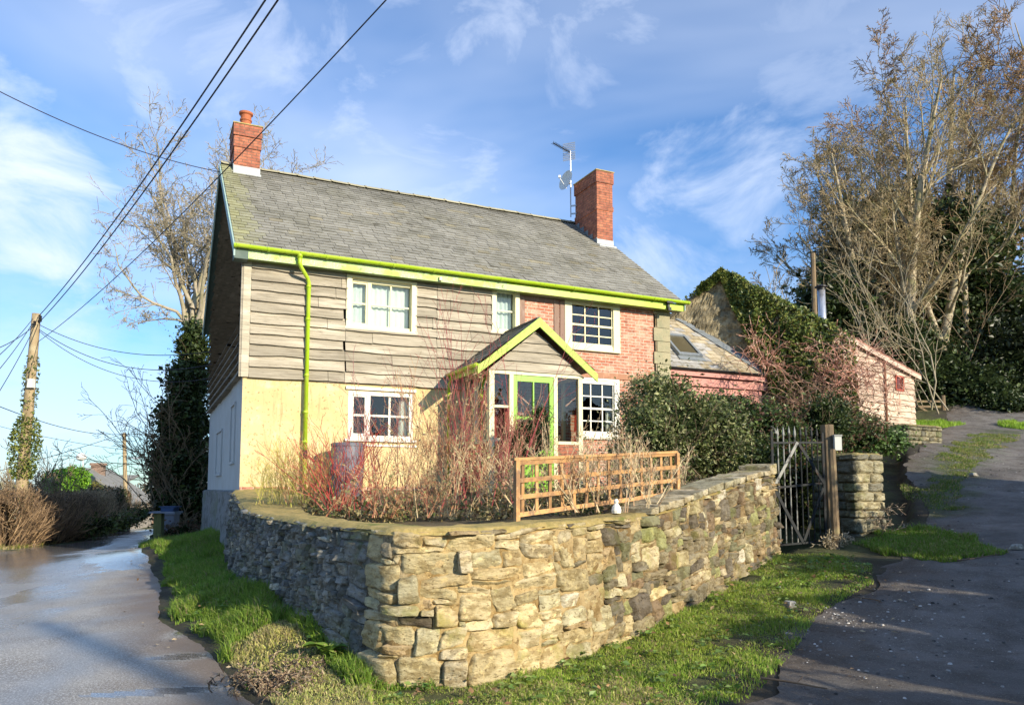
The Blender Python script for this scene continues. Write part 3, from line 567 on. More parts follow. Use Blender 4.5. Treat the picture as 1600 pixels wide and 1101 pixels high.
# ------------------------------------------------------------------ the garden wall, stone by stone
def stone_wall():
    root = empty('garden_wall', (-1.1, 6.47, -.05))
    tag(root, 'curved dry stone garden wall with pale sandstone corner in front of the cottage', 'wall')
    NT = 28; NS = int(WL/.055); cell = WL/NS
    occ = np.zeros((NT, NS), bool); rects = []
    order = [(t, s) for t in range(NT) for s in range(NS)]
    for t, s in order:
        if occ[t, s]: continue
        S = s*cell; near = math.exp(-((S-WL*.64)/2.2)**2)
        right = S > WL*.62
        w = rnd.choice([4, 5, 6, 7, 8, 9] if near > .4 else ([3, 4, 4, 5, 6, 7] if right else [1, 2, 2, 3, 3, 4]))
        h = rnd.choice([1, 1, 2, 2, 2, 3, 4]) if not near > .4 else rnd.choice([1, 2, 2, 3, 3, 4, 5])
        if t < 7 and near > .3 and rnd.random() < .38: w = rnd.choice([6, 7, 8]); h = rnd.choice([4, 5, 6])
        if right and rnd.random() < .06: w = rnd.choice([5, 6]); h = rnd.choice([5, 6])
        if t >= NT-2: h = min(h, 1); w = rnd.choice([4, 5, 7, 8])
        h = min(h, NT-t); w = min(w, NS-s)
        k = 1
        while k < w and not occ[t, s+k]: k += 1
        w = k
        while h > 1 and occ[t:t+h, s:s+w].any(): h -= 1
        if w > 1 and rnd.random() < .03: w -= 1
        occ[t:t+h, s:s+w] = True; rects.append((s, t, w, h))
    PAL = dict(sand=[(.60, .49, .27), (.52, .41, .22), (.64, .54, .33), (.46, .39, .22), (.54, .46, .30), (.42, .35, .19), (.48, .44, .28), (.42, .30, .16)],
               dark=[(.22, .195, .13), (.13, .11, .085), (.28, .23, .14), (.17, .15, .12), (.20, .20, .11), (.25, .17, .10), (.33, .28, .17), (.12, .10, .08), (.24, .21, .145), (.38, .31, .19)],
               grey=[(.24, .24, .22), (.17, .17, .165), (.12, .125, .12), (.30, .29, .26), (.20, .21, .16), (.36, .34, .29)])
    m = MB(); na, nb = 17, 12
    a = np.linspace(-1, 1, na)[:, None]*np.ones((1, nb)); b = np.ones((na, 1))*np.linspace(-1, 1, nb)[None]
    for (s, t, w, h) in rects:
        hw = w*cell/2; S = (s+w/2)*cell; hh = h/NT/2; T = (t+h/2)/NT
        if S < .02 or S > WL-.02: continue
        f = S/WL
        if f < .55: pal = PAL['grey']  # grey stones also carry the left leg's shade in their colour
        elif f < .80: pal = PAL['sand'] if rnd.random() < np.interp(f, [.55, .65, .73, .83], [.96, .88, .32, .20]) else PAL['dark']
        else: pal = PAL['dark'] if rnd.random() < .85 else PAL['sand']
        c = np.array(rnd.choice(pal))*rnd.uniform(.82, 1.15)
        if rnd.random() < .015: c = np.array((.66, .61, .48))
        c = c*.78 + np.array(pal).mean(0)*.22
        if rnd.random() < .05 and f > .7: c = np.array((.30, .30, .13))
        kc = .24*np.array([rnd.random() for _ in range(4)])
        # per corner rounding
        ca = np.where(a > 0, 1, 0); cb = np.where(b > 0, 1, 0); kk = kc[(ca*2+cb).astype(int)]
        aa = a*(1-kk*.55*(b*b)*np.abs(a)**1.5); bb = b*(1-kk*.55*(a*a)*np.abs(b)**1.5)
        locH = 1.3
        mg = .0+.004*rnd.random()
        sx = S + aa*(hw-mg); tx = T + bb*(hh-mg/locH)
        sk = rnd.gauss(0, .075) ; tx = tx + sk*aa*hw/locH; sx = sx + rnd.gauss(0, .22)*bb*hh
        # coherent wobble of the courses
        wob = .020*vnoise(sx*1.7, tx*5, 61, 2); sx = sx + .03*vnoise(sx*4, tx*7, 62, 2); tx = tx + .016*vnoise(sx*5+9, tx*5, 67, 2); tx = tx + wob
        if t+h >= NT: tx = np.minimum(tx, 1+.004*vnoise(sx*3, sx*0, 8))
        r = np.maximum(np.abs(a), np.abs(b)); edge = np.clip((1-r)/.135, 0, 1); prof = 1-(1-edge)**1.6
        D = rnd.uniform(.0, .030) if rnd.random() > .1 else .065
        tilt = rnd.gauss(0, .012)*a + rnd.gauss(0, .012)*b
        dep = -.016 + (.016+D+tilt)*prof + .014*vnoise(sx*12, tx*24, 63, 4)*prof + .009*np.round(1.8*vnoise(sx*6+S, tx*11, 64, 1))*prof; sx = sx + (1-edge)*.012*vnoise(sx*22, tx*26, 69, 2); tx = tx + (1-edge)*.010*vnoise(sx*24, tx*28, 70, 2)
        q = wall_at(np.clip(sx, 0, WL)); nn = wall_n(np.clip(sx, .07, WL-.07)); zz = q[..., 2] + (q[..., 3]-.03-q[..., 2])*tx
        batter = .07*(1-tx)
        P = np.stack([q[..., 0]+nn[..., 0]*(dep+batter), q[..., 1]+nn[..., 1]*(dep+batter), zz], -1)
        cc = c[None, None]*(1+.10*vnoise(sx*9, tx*9, 65)[..., None])
        m.grid(P, cc)
    m.build('stonework', M['stone'], root, smooth=True, wp=True)
    # mortar body, top and inner face
    ss = np.linspace(0, WL, 420); tt = np.linspace(-.12, 1, 34); Sg, Tg = np.meshgrid(ss, tt, indexing='ij')
    q = wall_at(Sg); nn = wall_n(np.clip(Sg, .07, WL-.07)); dep = .07*(1-Tg)-.012 + .030*vnoise(Sg*8, Tg*11, 66, 3)
    P = np.stack([q[..., 0]+nn[..., 0]*dep, q[..., 1]+nn[..., 1]*dep, q[..., 2]+(q[..., 3]-.035-q[..., 2])*Tg], -1)
    fr = Sg/WL; tcol = np.clip((fr-.54)/.04, 0, 1)[..., None]; rcol = np.clip((fr-.62)/.12, 0, 1)[..., None]
    mc = np.array([.19, .18, .155])*(1-tcol) + np.array([.47, .35, .17])*tcol; mc = mc*(1-rcol) + np.array([.27, .20, .105])*rcol  # left mortar greyed for the leg's shade, right mortar darkened for joint shadows
    mm = MB(); mm.grid(P, mc)
    # end face on the gate side
    e = wall_at(WL); n = wall_n(WL-.08); d = np.array([-n[1], n[0]])
    k = 26; tz = np.linspace(e[2]-.15, e[3]-.035, k); u = np.linspace(0, .42, 10)
    Pg = np.stack([np.stack([e[0]-n[0]*uu + d[0]*(.012*vnoise(uu*20, tz*9, 68)), e[1]-n[1]*uu + d[1]*(.012*vnoise(uu*20, tz*9, 68)), tz], -1) for uu in u])
    mm.grid(Pg, (.3, .26, .17)); mm.build('mortar_core', M['mortar'], root, smooth=True, wp=True)
    # cap: rough mortar top, wide at the cottage end
    us = np.linspace(0, 1, 10); Sg, Ug = np.meshgrid(ss, us, indexing='ij'); q = wall_at(Sg); nn = wall_n(np.clip(Sg, .07, WL-.07))
    wid = np.interp(Sg, [0, .6, 1.5, 4.5, 6.5, WL], [.55, 1.0, 1.15, .75, .42, .42])
    off = .025 - Ug*(wid+.02) + .02*vnoise(Sg*5, Sg*0+Ug*2, 69)*(Ug < .2); drop = np.where(Ug < .05, -.055, 0)
    z = q[..., 3] + drop + .016*vnoise(Sg*4, Ug*6, 70, 3) - .004 + np.where(Sg < 6, .05*Ug*np.clip((6-Sg)/6, 0, 1), 0)
    P = np.stack([q[..., 0]+nn[..., 0]*off, q[..., 1]+nn[..., 1]*off, z], -1)
    tc_ = np.clip((Sg/WL-.60)/.2, 0, 1)[..., None]
    cm = MB(); cm.grid(P, np.array([1., .95, .85])*(1-tc_) + np.array([.62, .60, .55])*tc_); cm.build('coping', M['cap'], root, smooth=True, wp=True)
    # flat slabs on the right hand end
    sl = MB(); s = WL*.755
    while s < WL-.05:
        w = rnd.uniform(.18, .5); w = min(w, WL-s)
        qa = wall_at(s+.012); qb = wall_at(s+w-.012); na_ = wall_n(min(s+.05, WL-.1)); nb_ = wall_n(min(s+w-.05, WL-.1)); th = rnd.uniform(.035, .07) if s < WL-.6 else .13
        o = .05+.02*rnd.random(); i = -.42
        zj = rnd.uniform(-.01, .012)
        v = []
        for dz in (-.02, th):
            for off_ in (o, i):
                for qq, nq in ((qa, na_), (qb, nb_)):
                    v.append((qq[0]+nq[0]*off_, qq[1]+nq[1]*off_, qq[3]+zj+dz))
        c = np.array(rnd.choice([(.44, .38, .25), (.36, .33, .22), (.30, .28, .2), (.5, .44, .3)]))
        v = np.array(v)+rng.normal(0, .006, (8, 3)); sl.hexa(v, c); s += w
    so_ = sl.build('coping_slab', M['stone'], root, wp=True)
    bv = so_.modifiers.new('bevel', 'BEVEL'); bv.width = .012; bv.segments = 2
    return root
gw = stone_wall()

# ------------------------------------------------------------------ grass
def blades(n, sampler, hgt, wid, cols, name, label, cat='grass', lean=.5, dead=.12):
    xy = sampler(n); n = len(xy); z = Hn(xy[:, 0], xy[:, 1], .03) if callable(Hn) else 0
    h = hgt*(.45+.9*rng.random(n)); h *= np.clip(1+.75*vnoise(xy[:, 0]*3.2, xy[:, 1]*3.2, 71, 2), .35, 1.9); w = wid*(.7+.6*rng.random(n))
    an = rng.random(n)*2*math.pi; la = rng.random(n)*2*math.pi; le = lean*h*(rng.random(n)**.7)
    dx = np.stack([np.cos(an), np.sin(an), 0*an], 1)*w[:, None]/2; ln = np.stack([np.cos(la)*le, np.sin(la)*le, 0*le], 1)
    B = np.stack([xy[:, 0], xy[:, 1], z-.01], 1); up = np.array([0, 0, 1.])
    m1 = B + up*h[:, None]*.55 + ln*.35; t = B + up*(h*(.95-.35*(le/(h+1e-6))))[:, None] + ln*1.15
    v = np.stack([B-dx, B+dx, m1+dx*.75, m1-dx*.75, t], 1).reshape(-1, 3); b = np.arange(n)*5
    C = np.array(cols)[rng.integers(0, len(cols), n)]*(.7+.6*rng.random((n, 1)))
    g2 = np.clip(.5+.9*vnoise(xy[:, 0]*1.3, xy[:, 1]*1.3, 73), 0, 1)[:, None]; C = C*(1-.35*g2) + C*np.array([1.5, 1.15, .8])*.35*g2
    dn = .5+.9*vnoise(xy[:, 0]*.9, xy[:, 1]*.9, 74)[:, None]; C = C*(1-.45*np.clip(dn, 0, 1)) + C.mean(0)*.45*np.clip(dn, 0, 1)*np.array([1.1, .8, .9]); dd = rng.random(n) < dead*(1+3*np.clip(vnoise(xy[:, 0]*1.7, xy[:, 1]*1.7, 78), 0, 1)); C[dd] = np.array([.40, .33, .17])*(.7+.5*rng.random((dd.sum(), 1)))
    m = MB(); m.add(v, [np.stack([b, b+1, b+2, b+3], 1), np.stack([b+3, b+2, b+4], 1)], (1, 1, 1)); m.c = [C, C]
    o = m.build(name, M['grass']); tag(o, label, cat, kind='stuff'); return o
def samp(x0, x1, y0, y1, test, dens=None):
    def f(n):
        o = []; tot = 0
        for _ in range(60):
            k = n*2; x = rng.uniform(x0, x1, k); y = rng.uniform(y0, y1, k); q = test(x, y)
            o.append(np.stack([x, y], 1)[q]); tot += q.sum()
            if tot >= n: break
        return np.concatenate(o)[:n]
    return f
WPxy = [(p[0], p[1]) for p in WP]
def dry_poly(x, y): return inpoly(x, y, [(-2.75,7.6),(-2.3,6.6),(-1.5,5.4),(-.3,4.6),(1.3,4.9),(1.35,5.9),(.9,6.5),(-.2,6.35),(-1.3,6.25),(-1.75,7.1),(-2.3,7.9)])
def verge_test(x, y):
    d = pline(x, y, [tuple(p) for p in RES[::2]])
    ok = inpoly(x, y, [tuple(p) for p in RES[16:90:2]] + [(-9.6, 24), (-9.1, 22.9), (-5.5, 15)] + WPxy[1:8] + [(-.6, 5.2)])
    return ok & (d > .20+.28*vnoise(x*2.4, y*2.4, 75)) & ~dry_poly(x, y) & (pline(x, y, WPxy) > .05) & (rng.random(len(x)) < np.clip(1.9-y/14, .35, 1))
GR = [(.15, .30, .035), (.20, .37, .05), (.11, .22, .03), (.27, .40, .07)]
blades(90000, samp(-10.5, -.5, 5, 24, verge_test), .15, .009, GR, 'verge_grass', 'long green grass on the bank between the lane and the stone wall', lean=.8, dead=.06)
def dry_test(x, y):
    return dry_poly(x, y) & (rng.random(len(x)) < .55+.6*vnoise(x*4, y*4, 76)) & (pline(x, y, [tuple(p) for p in RES[::2]]) > .12)
blades(30000, samp(-3.2, 1.5, 4.5, 8.3, dry_test), .055, .010, [(.52, .60, .19), (.68, .68, .32), (.34, .50, .10), (.24, .40, .07), (.58, .58, .26)], 'bleached_grass', 'pale yellow green tufts at the foot of the wall corner', lean=1.1, dead=.3)
def strip_test(x, y):
    d = pline(x, y, WPxy[6:]); ok = inpoly(x, y, [(-1.2,6.3),(-.9,5.2),(.6,5.2),(1.75,5.95),(2.6,7.3),(3.4,8.7),(4.5,9.7),(4.9,10.6),(4.7,11.6),(4.1,11.6)] + WPxy[:5:-1])
    return ok & (d > .05) & (rng.random(len(x)) < np.clip(1.25-.55*(d/1.2)**2+.5*vnoise(x*3, y*3, 77), .1, 1))
blades(75000, samp(-1.5, 5, 5, 12, strip_test), .055, .008, [(.23, .40, .05), (.30, .47, .07), (.15, .28, .035), (.38, .48, .11)], 'mown_grass', 'short green grass strip between the stone wall and the track', lean=.8, dead=.10)
def pier_test(x, y):
    d = np.hypot((x-6.15)/.75, (y-11.7)/1.35); return (d < 1+.3*vnoise(x*2, y*2, 79)) & ~((x > 5.3) & (x < 5.95) & (y > 12.2))
blades(20000, samp(5.0, 7.4, 9.8, 13.8, pier_test), .10, .010, GR, 'pier_grass', 'bright green grass tuft beside the stone gate pier', lean=.7)
def far_test(x, y):
    return inpoly(x, y, [(10.6,20.8),(12.0,22.6),(13.4,24.9),(15.6,26.3),(14.2,27.2),(12.6,26),(11.2,23.2)]) | (np.hypot((x-17.2)/.8, (y-25.5)/1.0) < 1)
blades(16000, samp(10, 19, 18, 29, far_test), .16, .02, [(.24, .44, .04), (.30, .50, .07)], 'bank_grass', 'bright grass bank at the top of the track by the shed', lean=.5, dead=.03)
def mid_test(x, y): return (pline(x, y, [(7.8,14.2),(9.8,17),(12.3,20.5),(14.8,23.5)]) < .45+.5*vnoise(x*1.6, y*1.6, 82)) & (rng.random(len(x)) < .6+.8*vnoise(x*3, y*3, 83))
blades(16000, samp(6, 17, 13, 25, mid_test), .05, .014, [(.14, .24, .04), (.20, .28, .06), (.10, .18, .03)], 'track_grass', 'thin moss and grass growing up the middle of the track', lean=.8, dead=.2)
def lhedge_test(x, y):
    return inpoly(x, y, [(-20,17.2),(-14.6,18.2),(-13.0,20.2),(-14.4,23.6),(-15.5,27),(-18,34),(-19.6,38),(-20.6,39),(-19,34),(-16.6,27),(-15,21.5),(-20,20.5)])
blades(24000, samp(-21, -12.5, 17, 40, lhedge_test), .14, .018, [(.16, .20, .03), (.12, .16, .03), (.26, .25, .07)], 'hedge_bottom_grass', 'rough grass along the foot of the hedge across the lane', lean=.6, dead=.25)
# ------------------------------------------------------------------ the cottage, in its own coordinates: x along the front, y into the house
HA = R(25.4); HO = (-5.305, 15.0)
def loc(u, w, z=0): return (HO[0]+u*math.cos(HA)-w*math.sin(HA), HO[1]+u*math.sin(HA)+w*math.cos(HA), z)
HL, HD, ZE, ZR, WR = 10.32, 8.6, 6.44, 9.66, 4.3
ZB = 3.80
cot = empty('cottage', (HO[0], HO[1], 0), HA)
tag(cot, 'old cottage with weathered boards, cream plaster, faded brick and lime green gutters', 'house')
def roofz(w): return ZE + (ZR-ZE)*(1-abs(w-WR)/WR)

def holed(m, u0, u1, z0, z1, holes, y, rev=.12, zmax=None, col=(1, 1, 1), plane='front', n=None):
    """flat wall in plane y with rectangular openings and their reveals"""
    us = sorted({u0, u1, *[h[0] for h in holes], *[h[1] for h in holes]}); zs = sorted({z0, z1, *[h[2] for h in holes], *[h[3] for h in holes]})
    us = [u for u in us if u0 <= u <= u1]; zs = [z for z in zs if z0 <= z <= z1]
    for a, b in zip(us[:-1], us[1:]):
        for c, d in zip(zs[:-1], zs[1:]):
            mu, mz = (a+b)/2, (c+d)/2
            if any(h[0] < mu < h[1] and h[2] < mz < h[3] for h in holes): continue
            m.add([(a, y, c), (b, y, c), (b, y, d), (a, y, d)], np.array([[0, 1, 2, 3]]), col)
    for (a, b, c, d) in holes:
        a, b, c, d = max(a, u0), min(b, u1), max(c, z0), min(d, z1)
        if b <= a or d <= c: continue
        q = [(a, y, c), (b, y, c), (b, y, d), (a, y, d)]; q2 = [(x, y+rev, z) for x, _, z in q]
        m.add(q+q2, np.array([(0, 1, 5, 4), (1, 2, 6, 5), (2, 3, 7, 6), (3, 0, 4, 7)]), col)

WIN = dict(up_left=(2.05, 3.50, 4.97, 6.02), low_left=(2.10, 3.50, 2.62, 3.62), narrow=(5.38, 6.00, 5.17, 6.17), sash_up=(7.36, 8.74, 4.95, 6.12), sash_low=(7.58, 8.74, 2.82, 4.20))
HOL = list(WIN.values()); DOORH = (4.95, 6.3, 1.5, 3.9)

# walls
m = MB(); holed(m, 0, 4.4, 1.3, ZB, HOL, 0); m.build('plaster_wall', M['plaster'], cot)
m = MB(); holed(m, 4.4, 6.02, 1.0, ZB+.25, HOL+[(5.0, 6.1, 1.5, 3.6)], 0.0); m.build('porch_back_wall', M['plaster'], cot)
m = MB(); holed(m, 6.02, 9.86, 1.0, ZE, HOL, .012); m.build('brick_wall', M['brick_paint'], cot)
m = MB(); m.box(-.0, 4.4, -.04, 0.0, 1.3, 1.62); m.build('brick_plinth', M['brick_paint'], cot)
# gable wall, lower plaster and rear parts
def yz(m, pts, x, col=(1, 1, 1)): m.add([(x, p[0], p[1]) for p in pts], np.arange(len(pts))[None], col)
m = MB(); yz(m, [(0, 1.5), (HD, 1.5), (HD, ZB), (0, ZB)], 0.0); gpl = m.build('gable_plaster', M['graywash'], cot); 
m = MB()
yz(m, [(0, ZB), (HD, ZB), (HD, ZE), (WR, ZR), (0, ZE)], .0); yz(m, [(0, 0), (HD, 0), (HD, ZE), (WR, ZR), (0, ZE)], HL)
m.add([(0, HD, 0), (HL, HD, 0), (HL, HD, ZE), (0, HD, ZE)], np.array([[0, 1, 2, 3]]))
m.add([(0, .5, 4.3), (HL, .5, 4.3), (HL, HD, 4.3), (0, HD, 4.3)], np.array([[0, 1, 2, 3]]))
m.build('rear_wall', M['quoin'], cot)
m = MB()
for a, b, c, d in HOL: m.add([(a-.5, 1.6, c-.5), (b+.5, 1.6, c-.5), (b+.5, 1.6, d+.4), (a-.5, 1.6, d+.4)], np.array([[0, 1, 2, 3]]))
m.build('room_interior', M['dark'], cot)
# gable blind openings, low stone base
for y0, y1, z0, z1 in ((1.1, 1.9, 2.15, 3.35), (4.1, 5.6, 1.95, 3.0)):
    m = MB(); m.box(-.035, 0.0, y0-.05, y1+.05, z1, z1+.05); m.box(-.045, 0.0, y0-.06, y1+.06, z0-.05, z0); m.box(-.03, 0, y0-.05, y0, z0, z1); m.box(-.03, 0, y1, y1+.05, z0, z1); m.build('blind_window_frame', M['graywash'], cot)
yy = np.linspace(-.12, HD+.1, 60); zz = np.linspace(-.6, 1.52, 26); Yg, Zg = np.meshgrid(yy, zz, indexing='ij')
xo = -.10 - .06*(1.5-Zg)/2 - .05*np.exp(-((Yg-1.6)/.5)**2) + .05*vnoise(Yg*2.5, Zg*2.5, 80) + .03*vnoise(Yg*9, Zg*9, 81)
m = MB(); m.grid(np.stack([xo, Yg, Zg], -1)); xt = xo[:, -1]
m.grid(np.stack([np.stack([xt, yy, np.full(60, 1.52)], -1), np.stack([xt*0+.02, yy, np.full(60, 1.56)], -1)], 1))
m.build('stone_plinth', M['roughcast'], cot, smooth=True)
# corner quoins at the right hand end
m = MB(); z = 1.2; k = 0
while z < ZE-.02:
    h = min(rnd.uniform(.24, .36), ZE-z); w = .50 if k % 2 else .34; 
    c = np.array((1, 1, 1))*rnd.uniform(.8, 1.15)
    m.box(9.84 + (.1 if k % 2 else 0)-(0), HL+.02, -.03-.008*rnd.random(), .32, z, z+h-.012, c); z += h; k += 1
m.build('quoin_stones', M['quoin'], cot)
m = MB(); m.box(9.9, HL+.005, -.012, .35, 1.1, ZE, (.34, .29, .2)); m.build('quoin_mortar', M['mortar'], cot)
# timber frame
m = MB()
tc = (1, 1, 1)
for a, b, c, d in ((6.02, 6.2, 4.25, ZE), (6.98, 7.12, 4.2, ZE), (7.14, 7.3, 4.4, ZE), (6.2, 6.98, 5.98, 6.1)):
    m = MB(); m.box(a, b, -.014, .02, c, d, tc, .006); m.build('timber_post', M['timber'], cot)
m = MB(); m.box(6.95, 9.84, -.016, .02, 4.26, 4.40, (1.5, 1.15, .9)); m.build('timber_rail', M['timber'], cot)

# weatherboards, each row lapped over the next with a wavy lower edge
def boards(m, u0, u1, z0, z1, rowh, holes, place, top=None, seed=0, amp=.018, ustep=.11, jointsat=(), col0=1.0, lap=.045, minlen=1.3):
    rows = int(round((z1-z0)/rowh)); rowh = (z1-z0)/rows
    for r in range(rows+ (0)):
        zb = z0+r*rowh; zt = zb+rowh
        cuts = [u0]; u = u0
        while u < u1-minlen*.6:
            u += rnd.uniform(minlen, minlen*2.6); cuts.append(u)
        for j in jointsat:
            cuts.append(j)
        cuts = sorted(c for c in set(cuts) if u0 <= c < u1-.25)+[u1]
        for ca, cb in zip(cuts[:-1], cuts[1:]):
            if cb-ca < .05: continue
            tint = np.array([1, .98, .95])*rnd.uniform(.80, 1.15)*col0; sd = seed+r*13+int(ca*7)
            br = sorted({ca+.004, cb-.004, *[x for h in holes for x in h[:2] if ca < x < cb], *[x for x in np.arange(ca, cb, ustep) if ca+.02 < x < cb-.02]})
            jb = rnd.uniform(-.006, .006)
            for a, b in zip(br[:-1], br[1:]):
                if b-a < 1e-4: continue
                mu = (a+b)/2
                def edge(u): return zb + jb - .012 + amp*vnoise(u*1.6, r*7.3, sd, 3)*1.3
                ea, eb = float(edge(a)), float(edge(b)); ta = tb = zt+.01
                if top is not None:
                    ta = min(ta, top(a)); tb = min(tb, top(b))
                    if ta <= ea+.01 and tb <= eb+.01: continue
                    ea = min(ea, ta); eb = min(eb, tb)
                segs = [((ea, eb), (ta, tb))]
                for (ha, hb, hc, hd) in holes:
                    if ha < mu < hb:
                        ns = []
                        for (lo, hi) in segs:
                            if hi[0] <= hc or lo[0] >= hd: ns.append((lo, hi)); continue
                            if lo[0] < hc: ns.append((lo, (hc, hc)))
                            if hi[0] > hd: ns.append(((hd, hd), hi))
                        segs = ns
                for lo, hi in segs:
                    fo = lambda z: .016 + lap*np.clip((zt+.01-z)/(rowh+.02), 0, 1.1)
                    P = [place(a, fo(lo[0]), lo[0]), place(b, fo(lo[1]), lo[1]), place(b, fo(hi[1]), hi[1]), place(a, fo(hi[0]), hi[0]), place(a, .0, lo[0]), place(b, .0, lo[1])]
                    m.add(P, [np.array([[0, 1, 2, 3], [4, 5, 1, 0]])], tint)
WP2 = [(WIN[k][0]-.02, WIN[k][1]+.02, WIN[k][2]-.03, WIN[k][3]+.03) for k in ('up_left', 'narrow')]
m = MB(); boards(m, .10, 6.0, ZB, ZE-.02, .212, WP2, lambda u, o, z: (u, -o, z), seed=3, jointsat=(2.0, 4.02), amp=.024, lap=.06)
m.build('front_weatherboards', M['board'], cot)
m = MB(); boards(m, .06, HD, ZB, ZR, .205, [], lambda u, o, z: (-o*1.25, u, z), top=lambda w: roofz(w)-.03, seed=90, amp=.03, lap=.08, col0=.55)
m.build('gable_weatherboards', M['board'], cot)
m = MB(); m.box(-.045, .10, -.055, 0, ZB-.02, ZE, (1.3, 1.3, 1.25)); m.box(-.085, -.02, -.04, .05, ZB-.02, ZE, (.9, .9, .9))
m.box(.1, 4.4, -.03, 0, ZB-.035, ZB-.012, (.4, .4, .4)); m.build('corner_board', M['board'], cot)

# windows
def window(key, cols, rows, frame=.07, bar=.028, mat_='cream', casement=None, back=None, y=.05, sill=True, label=None, sash=False, outer=.0):
    a, b, c, d = WIN[key]; m = MB(); f = frame
    o = outer
    m.box(a-o, a+f, -.07 if key in ('up_left', 'narrow') else (-.02 if o else y-.05), y+.05, c, d); m.box(b-f, b+o, -.07 if key in ('up_left', 'narrow') else (-.02 if o else y-.05), y+.05, c, d)
    m.box(a+f, b-f, y-.05, y+.05, c, c+f); m.box(a+f, b-f, y-.05, y+.05, d-f, d)
    fo_ = -.072 if key in ('up_left', 'narrow') else -.022
    if o: m.box(a-o, b+o, fo_, y+.04, d, d+o); m.box(a-o, b+o, fo_, y+.04, c-o*.6, c)
    ia, ib, ic, id_ = a+f, b-f, c+f, d-f
    def bars(xa, xb, za, zb, nc, nr, w=bar, yy=y):
        for i in range(1, nc): x = xa+(xb-xa)*i/nc; m.box(x-w/2, x+w/2, yy-.018, yy+.018, za, zb)
        for j in range(1, nr): z = za+(zb-za)*j/nr; m.box(xa, xb, yy-.0165, yy+.0165, z-w/2, z+w/2)
    if casement:
        xm = ia+(ib-ia)*casement; m.box(xm-.04, xm+.04, y-.045, y+.045, ic, id_)
        g = .035
        for xa, xb in ((ia, xm-.04),): m.box(xa, xa+g, y-.03, y+.03, ic, id_, (.95, .95, .9)); m.box(xb-g, xb, y-.03, y+.03, ic, id_); m.box(xa+g, xb-g, y-.03, y+.03, ic, ic+g); m.box(xa+g, xb-g, y-.03, y+.03, id_-g, id_)
        bars(ia+g, xm-.04-g, ic, id_, 1, rows); bars(xm+.04, ib, ic, id_, cols, rows)
    else:
        bars(ia, ib, ic, id_, cols, rows)
        if sash:
            z = (ic+id_)/2; m.box(ia, ib, y-.035, y+.03, z-.024, z+.024)
            for xx in (ia, ib-.03): m.box(xx, xx+.03, y-.025, y+.025, ic, id_)
            m.box(ia+.03, ib-.03, y-.025, y+.025, ic, ic+.05)
    fr = m.build('window', M[mat_], cot)
    if label: fr['label'] = label
    if sill: s = MB(); s.box(a-.07, b+.07, -.07, y, c-.05, c-.004); s.build('sill', M[mat_], fr)
    p = MB(); p.add([(ia, y+.004, ic), (ib, y+.004, ic), (ib, y+.004, id_), (ia, y+.004, id_)], np.array([[0, 1, 2, 3]])); p.build('pane', M['glass'], fr)
    if back:
        q = MB()
        for (xa, xb, za, zb, mt) in back:
            n = 40; xs = np.linspace(xa, xb, n); yy = .16+.02*np.sin(xs*55)
            q.grid(np.stack([np.stack([xs, yy, np.full(n, za)], -1), np.stack([xs, yy, np.full(n, zb)], -1)], 1))
        q.build('curtain', M[mt], fr, smooth=True)
    return fr
window('up_left', 2, 2, .07, .035, casement=.30, back=[(2.1, 3.45, 5.0, 6.0, 'blind')], outer=.045, label='wide three light casement with pale blind that doubles as sky reflection')
window('low_left', 2, 2, .08, .045, mat_='white', casement=.28, back=[(3.24, 3.42, 2.66, 3.6, 'curtain')], label='white ground floor casement with dark panes')
window('narrow', 1, 2, .07, .035, back=[(5.42, 5.96, 5.2, 6.15, 'blind')], outer=.04, label='narrow cream window beside the brick panel')
window('sash_up', 3, 4, .10, .028, sash=True, outer=.09, label='cream twelve pane sash window upstairs in the brick')
window('sash_low', 3, 4, .09, .028, mat_='white', sash=True, outer=.05, label='white twelve pane sash window right of the porch', back=[(8.5, 8.62, 2.9, 3.5, 'curtain')])
m = MB(); a, b, c, d = WIN['low_left']; m.box(a-.06, b+.06, -.05, 0, d+.03, d+.09); m.build('window_hood', M['white'], cot)
m = MB(); m.box(a-.1, b+.1, -.03, 0, c-.15, c-.11); m.build('sill_moulding', M['white'], cot)

# roof: slates one by one
def slates(m, u0, u1, s_len, org, dirs, nrm, wid=.30, exp=.178, th=.009, cut=None, colf=None, seed=0):
    """org at the eave; dirs unit vector up the slope; slates run along x"""
    rows = int(s_len/exp)+1; org = np.array(org, float); dirs = np.array(dirs, float); nrm = np.array(nrm, float)
    for r in range(rows):
        s0 = r*exp; s1 = min(s0+exp*1.35, s_len)
        u = u0 - rnd.uniform(.02, .9)*wid*(1 if True else 0) - (wid/2 if r % 2 else 0)
        while u < u1:
            w = wid*rnd.uniform(.86, 1.12); a, b = max(u+.004, u0), min(u+w-.004, u1); u += w
            if b-a < .03: continue
            ja = rnd.gauss(0, .006); jb = ja+rnd.gauss(0, .005); lift = .022+abs(rnd.gauss(0, .003)); tw = rnd.gauss(0, .0025)
            def pt(x, s, h): return org + np.array([x, 0, 0]) + dirs*s + nrm*h
            if cut and not cut((a+b)/2, s0+exp/2): continue
            ll = .004
            v = [pt(a, s0+ja, lift+tw), pt(b, s0+jb, lift-tw), pt(b, s1, ll), pt(a, s1, ll), pt(a, s0+ja, lift+tw-th), pt(b, s0+jb, lift-tw-th)]
            c = colf(a, s0) if colf else np.array([1, 1, 1])*rnd.uniform(.75, 1.25)
            m.add(v, [np.array([[0, 1, 2, 3], [4, 5, 1, 0]])], c)
SL = math.hypot(WR+.30, (ZR-ZE)*(WR+.30)/WR); ang = math.atan2(ZR-ZE, WR); dv = (0, math.cos(ang), math.sin(ang)); nv = (0, -math.sin(ang), math.cos(ang))
z_e = ZE - .30*(ZR-ZE)/WR + .10
